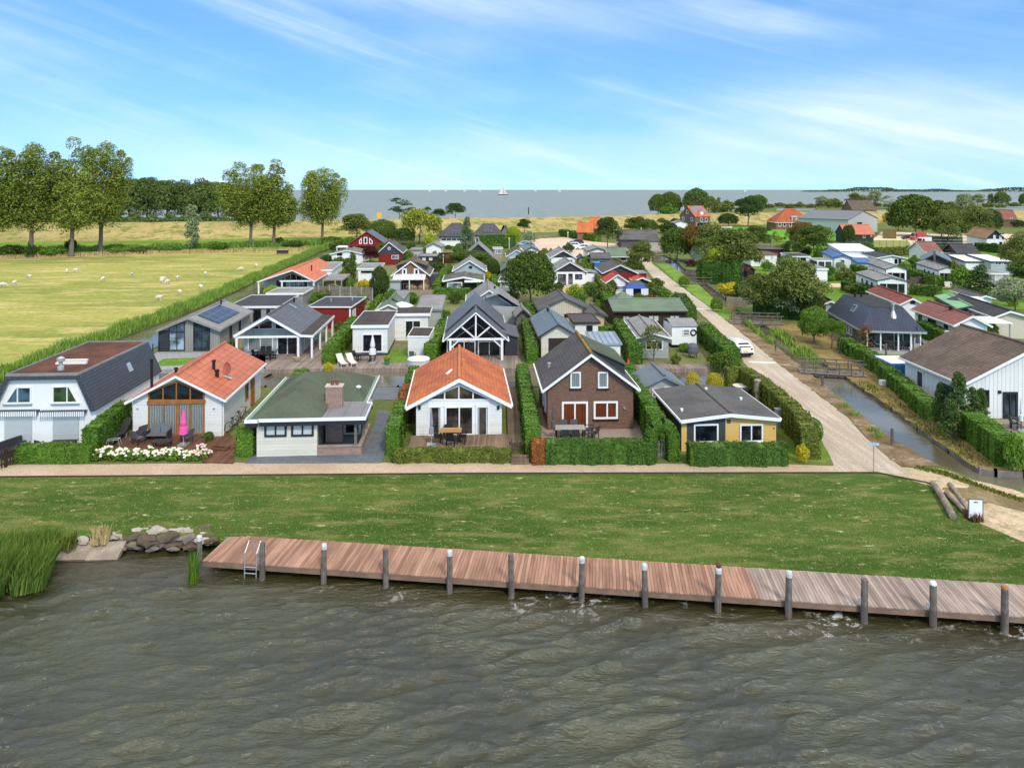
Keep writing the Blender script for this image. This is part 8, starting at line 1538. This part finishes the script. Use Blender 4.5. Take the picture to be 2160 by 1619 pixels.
# ================================================================ VEHICLES
TYRE = nm('tyre_rubber', (.018, .018, .018), rough=.9); CGL = glass('car_glass', (10, 13, 16), .03); RED_L = nm('tail_light', (.45, .02, .02), rough=.2)
def paint(n, c): return nm(n, c, None, 1, .22, .5, var=.04)
def car(lb, loc, rz, m, L=4.3, van=False, rack=False, plate=None):
    t = thing('van' if van else 'parked_car', lb, 'van' if van else 'car', loc, rz, 'parked cars'); W_ = .88
    if van: prof = [(-2.6, .35), (-2.62, 1.0), (-2.55, 2.3), (-2.3, 2.45), (1.3, 2.45), (1.7, 2.2), (2.1, 1.3), (2.6, 1.05), (2.65, .4)]
    else: s = L / 4.3; prof = [(x * s, z) for x, z in ((-2.1, .32), (-2.15, .62), (-2.08, .92), (-1.85, 1.2), (-1.45, 1.47), (-.9, 1.53), (.1, 1.50), (.6, 1.34), (1.15, 1.02), (1.9, .86), (2.12, .66), (2.14, .34))]
    n = len(prof); V = []; belt = 1.0 if not van else 1.3
    for k in (-1, -.86, -.0001, .86, 1):
        for x, z in prof:
            y = k * (W_ - (max(0, z - belt) * (.30 if not van else .06))); zz = z - (.0 if abs(k) < .9 else (.05 if z > .5 else -.02)); V.append((x, y, zz))
    f = [(i * n + j, i * n + (j + 1) % n, (i + 1) * n + (j + 1) % n, (i + 1) * n + j) for i in range(4) for j in range(n)] + [tuple(range(n))[::-1], tuple(range(4 * n, 5 * n))]
    mb = MB(); mb.add(V, f); bd = obj('body', mb, m, t)
    ex = .012
    def band(y, pts): return [(x, y(z) + (ex if y(z) > 0 else -ex), z) for x, z in pts]
    yy = lambda s: (lambda z: s * (W_ - max(0, z - belt) * (.30 if not van else .06)))
    if not van:
        s = L / 4.3; sp = [[(-1.62, 1.02), (-.62, 1.0), (-.62, 1.40), (-1.28, 1.38)], [(-.54, 1.0), (.92, 1.02), (.42, 1.30), (.05, 1.41), (-.54, 1.40)]]
        for k in (-1, 1):
            for q in sp: mb = MB(); mb.add(band(yy(k), [(x * s, z) for x, z in q]), [tuple(range(len(q)))]); obj('side_window', mb, CGL, t, fix=False)
        mb = MB(); mb.add([((-2.0) * s - .015, -.62, 1.03), (-2.0 * s - .015, .62, 1.03), (-1.60 * s - .015, .55, 1.40), (-1.60 * s - .015, -.55, 1.40)], [(0, 1, 2, 3)]); obj('rear_window', mb, CGL, t, fix=False)
        mb = MB(); mb.add([(.22 * s + .02, -.58, 1.475), (.22 * s + .02, .58, 1.475), (1.08 * s + .02, .68, 1.075), (1.08 * s + .02, -.68, 1.075)], [(0, 1, 2, 3)]); obj('windscreen', mb, CGL, t, fix=False)
        for k in (-1, 1): mb = MB(); mb.ell((-2.09 * s, k * .66, .86), (.06, .14, .10)); obj('tail_light', mb, RED_L, t); mb = MB(); mb.ell((2.02 * s, k * .62, .70), (.1, .16, .08)); obj('headlight', mb, METAL, t)
        mb = MB(); mb.box(-2.2 * s, -2.1 * s, -.78, .78, .30, .50); obj('rear_bumper', mb, BLACK, t); mb = MB(); mb.box(-2.17 * s, -2.145 * s, -.26, .26, .62, .73); obj('number_plate', mb, nm('yellow_plate', (.75, .55, .05)), t)
    else:
        for k in (-1, 1): mb = MB(); mb.add(band(yy(k), [(.9, 1.35), (1.95, 1.35), (1.62, 2.1), (.9, 2.1)]), [(0, 1, 2, 3)]); obj('side_window', mb, CGL, t, fix=False)
        mb = MB(); mb.add([(2.09, -.75, 1.35), (2.09, .75, 1.35), (1.72, .72, 2.18), (1.72, -.72, 2.18)], [(0, 1, 2, 3)]); obj('windscreen', mb, CGL, t, fix=False)
    for x in (-1.3 * L / 4.3, 1.32 * L / 4.3) if not van else (-1.6, 1.7):
        for k in (-1, 1):
            mb = MB(); mb.tube([(x, k * .92, .32), (x, k * .72, .32)], .32, 16); w_ = obj('wheel', mb, TYRE, t); mb = MB(); mb.tube([(x, k * .93, .32), (x, k * .88, .32)], .2, 12); obj('rim', mb, METAL, w_)
    if rack:
        mb = MB(); [mb.tube([(x, -.6, 1.56), (x, .6, 1.56)], .025, 6) for x in (-1.0, .0)]; mb.tube([(-1.2, -.6, 1.55), (.2, -.6, 1.55)], .02, 6); mb.tube([(-1.2, .6, 1.55), (.2, .6, 1.55)], .02, 6); obj('roof_rack', mb, METAL, t)
    return t
CW, CS, CD, CB = paint('car_white', (.78, .78, .79)), paint('car_silver', (.42, .44, .47)), paint('car_dark', (.035, .035, .05)), paint('car_blue_grey', (.14, .20, .26))
car('white hatchback with roof rails half hidden by the roadside hedge', P(1551, 745), R(101), CW, 4.2, rack=True)
for a, b, rz, m, lb in ((1216, 515, 178, CD, 'dark purple car behind the white cars in the parking area'), (1208, 522, 183, CW, 'white car left in the pair of white cars'), (1228, 526, 182, CW, 'white car right in the pair of white cars'), (1112, 522, 185, CB, 'blue-grey car with pale roof at the left of the parking area'), (1104, 519, 185, CS, 'pale car behind the blue-grey car at the left of the parking area'), (1313, 517, 176, CS, 'silver car under the willow at the right of the parking area'), (1325, 522, 184, CS, 'white-silver car in front of the silver car under the willow'), (1917, 505, 175, CD, 'dark car in the boat yard')): car(lb, P(a, b), R(rz), m)
car('white van parked beyond the ball court', P(1950, 518), R(200), CW, van=True); car('red van in front of the boat yard trees', P(1936, 506), R(190), paint('van_red', (.45, .04, .04)), van=True)
# ---- boats
def boat(lb, loc, rz, L, m, deckm=None, top=None):
    t = thing('motorboat', lb, 'boat', loc, rz); mb = MB(); st = [(-.5, .30, .34), (-.2, .36, .38), (.15, .34, .40), (.38, .2, .46), (.5, .02, .52)]; V = []
    for x, y, z in st: V += [(x * L, -y * L * .5, z), (x * L, -y * L * .38, -.1), (x * L, y * L * .38, -.1), (x * L, y * L * .5, z)]
    mb.add(V, [(i * 4 + j, i * 4 + j + 1, (i + 1) * 4 + j + 1, (i + 1) * 4 + j) for i in range(4) for j in range(3)] + [(0, 1, 2, 3)]); obj('hull', mb, m, t)
    mb = MB(); mb.add([(x * L * .97, s * y * L * .46, z - .06) for x, y, z in st for s in (-1, 1)], [(2 * i, 2 * i + 1, 2 * i + 3, 2 * i + 2) for i in range(4)]); obj('deck', mb, deckm or CANVASW, t, fix=False)
    if top: mb = MB(); mb.prism([(.12 * L, -.14 * L, .42), (.12 * L, .14 * L, .42), (.0, .13 * L, .8), (.0, -.13 * L, .8)], (.03, 0, .02)); obj('windscreen', mb, CGL, t); mb = MB(); mb.box(-.3 * L, -.05 * L, -.12 * L, .12 * L, .3, .48); obj('seat', mb, top, t)
    return t
boat('white motorboat moored behind the white orange-roofed house', P(572, 806, WATER), R(170), 4.6, nm('hull_plum', (.08, .05, .07)), CANVASW, CANVASW); boat('white tender tied up behind the golden round bushes', P(1508, 792, WATER), R(125), 4.2, WHITE, CANVASW)
boat('small white dinghy on the canal behind the green-roofed bungalow', P(838, 783, WATER), R(5), 1.2, WHITE, TRIM); 
t = boat('white pointed boat bow on the left canal by the dark flat roof', P(492, 632, WATER), R(80), 4.0, WHITE, TRIM)
mb = MB(); 
def sail(lb, px, py, hgt_px, L, big=False):
    Y = F * (H - WATER) / (py - HY); X = (px - CX) / F * Y; hh = hgt_px * Y / F; t = thing('sailing_boat', lb, 'sailing boat', (X, Y, WATER), R(8), None if big else 'distant sails'); mb = MB(); st = [(-.5, .9), (-.2, 1), (.2, .9), (.5, .05)]; V = []
    for x, y in st: V += [(x * L, -y * L * .11, hh * .07), (x * L, 0, -.5), (x * L, y * L * .11, hh * .07)]
    mb.add(V, [(i * 3 + j, i * 3 + (j + 1) % 3, (i + 1) * 3 + (j + 1) % 3, (i + 1) * 3 + j) for i in range(3) for j in range(3)] + [(0, 1, 2)]); obj('hull', mb, nm('dark_hull', (.06, .05, .045)) if big else WHITE, t)
    mb = MB(); mb.tube([(.05 * L, 0, 0), (.05 * L, 0, hh)], .012 * hh, 6); obj('mast', mb, TIMBERP, t)
    mb = MB(); mb.add([(.03 * L, 0, .12 * hh), (-.42 * L, .04 * L, .13 * hh), (-.16 * L, .03 * L, .88 * hh), (.03 * L, 0, .78 * hh), (-.3 * L, .06 * L, .45 * hh)], [(0, 1, 4), (0, 4, 2, 3)]); obj('mainsail', mb, nm('sailcloth', (.72, .66, .60)), t, fix=False)
    mb = MB(); mb.add([(.48 * L, 0, .1 * hh), (.10 * L, .05 * L, .12 * hh), (.07 * L, 0, .82 * hh)], [(0, 1, 2)]); obj('foresail', mb, MATS['sailcloth'], t, fix=False)
sail('white-sailed flat-bottomed sailing barge out on the open sea', 1061, 411.5, 18, 32, True)
for a, b, hh in ((980, 405, 8), (940, 404.5, 7), (906, 404.5, 8), (1180, 404.8, 7), (1130, 404.2, 6), (1572, 405, 6), (1012, 404.3, 6)): sail('tiny white sail far out near the horizon', a, b, hh, 22)
mb = MB(); mb.tube([(0, 0, -1), (0, 0, 5)], .35, 8)
p = P(1124, 454, WATER); o = obj('channel_marker', mb, BLACK); o.location = P(1115, 452, WATER); tag(o, 'dark channel marker pole in the sea beyond the dike', 'channel marker')
# far shore
def far_shore():
    r = np.random.default_rng(9); Y = 5200; X0, X1 = (1690 - CX) / F * Y, (2500 - CX) / F * Y; b = MB(); b.add([(X0, Y - 40, -1), (X1, Y - 300, -1), (X1, Y + 600, -1), (X0 + 300, Y + 500, -1), (X0, Y - 40, 1.2), (X1, Y - 300, 3), (X1, Y + 600, 3), (X0 + 300, Y + 500, 3)], [(4, 5, 6, 7), (0, 1, 5, 4), (1, 2, 6, 5), (2, 3, 7, 6), (3, 0, 4, 7)]); o = obj('far_shore', b, MATS['dike_grass']); o['kind'] = 'structure'
    n = 9000; X = X0 + 60 + (X1 - X0) * r.random(n); d = np.clip((X - X0) / 260, .15, 1); top = d * (17 + 9 * np.sin(X / 190) + 7 * np.sin(X / 83 + 1) + 3 * np.sin(X / 31)); Z = top * (1 - r.random(n) ** 2.2 * .95) + 1; C = np.stack([X, Y + r.uniform(20, 160, n), Z], 1)
    V, Fq = leaves(C, np.tile([0, -.6, .6], (n, 1)), 5.5, .7, .4, r); q = raw('far_woods', V, Fq, LEAF['farwood']); q['kind'] = 'stuff'
far_shore()
# ---- sheep
def sheep_mesh(graze):
    mb = MB(); mb.ell((0, 0, .62), (.56, .30, .30), 12, 8); mb.ell((.1, 0, .66), (.42, .31, .29), 12, 8)
    hz = .34 if graze else .86; hx = .82 if graze else .74; mb.tube([(.42, 0, .68), (.6, 0, (.68 + hz) / 2 + .05), (hx - .08, 0, hz + .04)], [.2, .14, .11], 8); mb.ell((hx, 0, hz), (.16, .085, .10), 8, 6); [mb.ell((hx - .1, k * .12, hz + .06), (.04, .08, .03), 6, 4) for k in (-1, 1)]
    for x in (-.36, .34):
        for k in (-1, 1): mb.tube([(x, k * .15, .5), (x + (.03 if x < 0 else 0), k * .15, .26), (x, k * .15, 0)], [.075, .05, .045], 6)
    mb.tube([(-.54, 0, .7), (-.62, 0, .5)], [.06, .03], 6)
    me = bpy.data.meshes.new('sheep'); me.from_pydata(mb.v, [], mb.f); o = bpy.data.objects.new('tmp', me); COL.objects.link(o); md = o.modifiers.new('r', 'REMESH'); md.mode = 'VOXEL'; md.voxel_size = .035
    m2 = bpy.data.meshes.new_from_object(o.evaluated_get(bpy.context.evaluated_depsgraph_get())); bpy.data.objects.remove(o); m2.materials.clear(); m2.materials.append(nm('wool', (.66, .61, .50), (.58, .53, .43), 6, .95, .05, var=.15, bump=.02)); m2.shade_smooth(); return m2
SM = [sheep_mesh(True), sheep_mesh(False)]
for i, (a, b, lb) in enumerate(((141, 576, 'sheep lying furthest left below the poplars'), (159, 575, 'small upright sheep beside the furthest left one'), (218, 593, 'sheep grazing low in the middle of the far meadow'), (278, 584, 'lone pale sheep left of the sheep cluster'), (343, 593, 'back sheep of the cluster of three'), (341, 598, 'front sheep of the cluster of three'), (354, 599, 'right sheep of the cluster of three'), (374, 591, 'sheep just right of the cluster of three'), (433, 582, 'sheep grazing right of the cluster, nearer the canal reeds'), (424, 611, 'sheep in the middle of the meadow close to the reeds'), (379, 622, 'sheep standing left of the reeds midway along the canal'), (335, 634, 'nearest sheep of the meadow centre'), (509, 572, 'sheep beside the far canal reeds'), (541, 565, 'dark-backed sheep by the far end of the canal reeds'), (62, 588, 'sheep at the left in the pale part of the meadow'), (30, 602, 'nearest sheep at the left edge of the meadow'), (5, 606, 'sheep cut by the left picture edge'))):
    o = bpy.data.objects.new('sheep', SM[i % 2]); COL.objects.link(o); o.location = P(a, b); o.rotation_euler = (0, 0, random.uniform(0, 6.28)); o.scale = (.92,) * 3; tag(o, lb, 'sheep', 'sheep on the meadow')
# trough, gazebo, extras
p = P(596, 536); t = thing('hay_rack', 'brown hay feeder with a pale roof edge on the far meadow', 'hay feeder', p, R(5)); mb = MB(); mb.box(-1.4, 1.4, -.4, .4, .25, 1.0); obj('box', mb, BROWNB, t); mb = MB(); mb.box(-1.6, 1.6, -.55, .55, 1.002, 1.14); obj('roof', mb, FELTL, t)
t = thing('gazebo', 'blue and white party tent before the red roadside chalet', 'party tent', P(1340, 630), R(4)); mb = MB(); mb.add([(-1.7, -1.2, 1.7), (1.7, -1.2, 1.7), (1.7, 1.2, 1.7), (-1.7, 1.2, 1.7), (-.9, 0, 2.3), (.9, 0, 2.3)], [(0, 1, 5, 4), (1, 2, 5), (2, 3, 4, 5), (3, 0, 4)]); obj('canopy', mb, nm('tent_blue', (.04, .09, .32)), t)
for q in ([(-1.7, -1.2), (-.6, -1.2)], [(.6, -1.2), (1.7, -1.2)]): mb = MB(); (a, b), (c, d) = q; mb.add([(a, b, 0), (c, d, 0), (c, d, 1.68), (a, b, 1.68)], [(0, 1, 2, 3)]); obj('side_panel', mb, CANVASW, t, fix=False)
legs(t, 1.65, 1.15, 1.7, TRIM)
t = thing('open_parasol', 'open pale blue parasol beside the green felt cottage', 'parasol', P(848, 678), 0); obj('canopy', MB().lathe([(1.5, 1.95), (1.48, 2.0), (.8, 2.3), (.05, 2.5)], 8), nm('pale_blue_canvas', (.62, .68, .78)), t); obj('pole', MB().tube([(0, 0, 0), (0, 0, 2.45)], .04, 8), TRIM, t)
t = thing('planter', 'long wooden planter box under the pampas clumps', 'planter', P(880, 623), 0); mb = MB(); mb.box(-2.4, 2.4, 0, .8, 0, .8); obj('box', mb, TIMBERP, t); mb = MB(); mb.box(-2.3, 2.3, .1, .7, .802, .83); obj('soil', mb, BARK, t)
boat('boat under a dark blue tarpaulin beside the pale blue gabled chalet', P(934, 582, .5), R(8), 6.0, TIMBER, nm('tarpaulin', (.06, .09, .18), var=.2), nm('tarpaulin2', (.07, .1, .2)))
mb = MB(); p = P(1261, 573); mb.box(-.7, .7, -.6, .6, 0, 1.7); mb.box(-.75, .75, -.65, .65, 1.702, 1.8); o = obj('water_tank', mb, nm('tank_blue', (.02, .16, .45))); o.location = p; tag(o, 'bright blue tank between hedge and grey shed', 'water tank')
for a, b, lb, m in ((2092, 500, 'blue sail cover bundle in the boat yard', nm('cover_blue', (.03, .22, .65))), (2060, 498, 'white boat hull stored in the boat yard', WHITE), (2110, 497, 'white boat at the right of the boat yard', WHITE)): boat(lb, P(a, b, .9), R(20), 7, m, m, m)
boat('upturned white boat on the field by the brick tower house', P(1528, 480, .5), R(10), 7, WHITE, nm('boat_red', (.5, .1, .06)))
mb = MB(); mb.box(-.25, .25, -.25, .25, 0, .42); o = obj('bucket', mb, TRIM); o.location = P(1863, 812); tag(o, 'white bucket at the end of the canal hedge', 'bucket')

# ---- loose planting that fills the gardens between the chalets
def gardens():
    r = random.Random(17); foot = [(h.O, h.u, h.n, h.w, h.d) for h in HOUSES]; n = 0
    inside = lambda q, pl: sum(((a[1] > q[1]) != (b[1] > q[1])) and q[0] < (b[0] - a[0]) * (q[1] - a[1]) / (b[1] - a[1]) + a[0] for a, b in zip(pl, pl[1:] + pl[:1])) % 2 == 1
    areas = ((W2([(490, 690), (600, 606), (700, 542), (800, 524), (1000, 522), (1340, 560), (1365, 590), (1440, 646), (1440, 690), (1000, 700)]), 105), (W2([(1600, 655), (1600, 540), (1660, 524), (2250, 530), (2300, 640), (2000, 690), (1960, 640)]), 70), (W2([(1440, 560), (1420, 520), (1450, 500), (1760, 505), (1760, 530), (1600, 560)]), 26))
    for pl, k in areas:
        xs = [p[0] for p in pl]; ys = [p[1] for p in pl]; c = 0; tries = 0
        while c < k and tries < 4000:
            tries += 1; x, y = r.uniform(min(xs), max(xs)), r.uniform(min(ys), max(ys))
            if not inside((x, y), pl) or inside((x, y), RCAN): continue
            px = CX + x / y * F; py = gy(y)
            if 1375 < px < 1560 and py > 560 + (px - 1400) * .6 or any(-1.6 < (Vector((x, y, 0)) - o).dot(n_) < d + 1.2 and -1.4 < (Vector((x, y, 0)) - o).dot(u) < w + 1.4 for o, u, n_, w, d in foot): continue
            if 596 < py < 608 and px > 1700 or 506 < py < 526 and px > 1780: continue
            hh = r.uniform(1.0, 2.4); wp = hh * r.uniform(1.1, 1.8) / y * F
            tree('loose green garden shrub among the chalets', px, py, py - hh / y * F, wp, 'bush', r.choice(['oak', 'bright', 'hedge', 'olive', 'dark', 'oak', 'lime']), group='garden shrubs among the chalets'); c += 1
gardens()
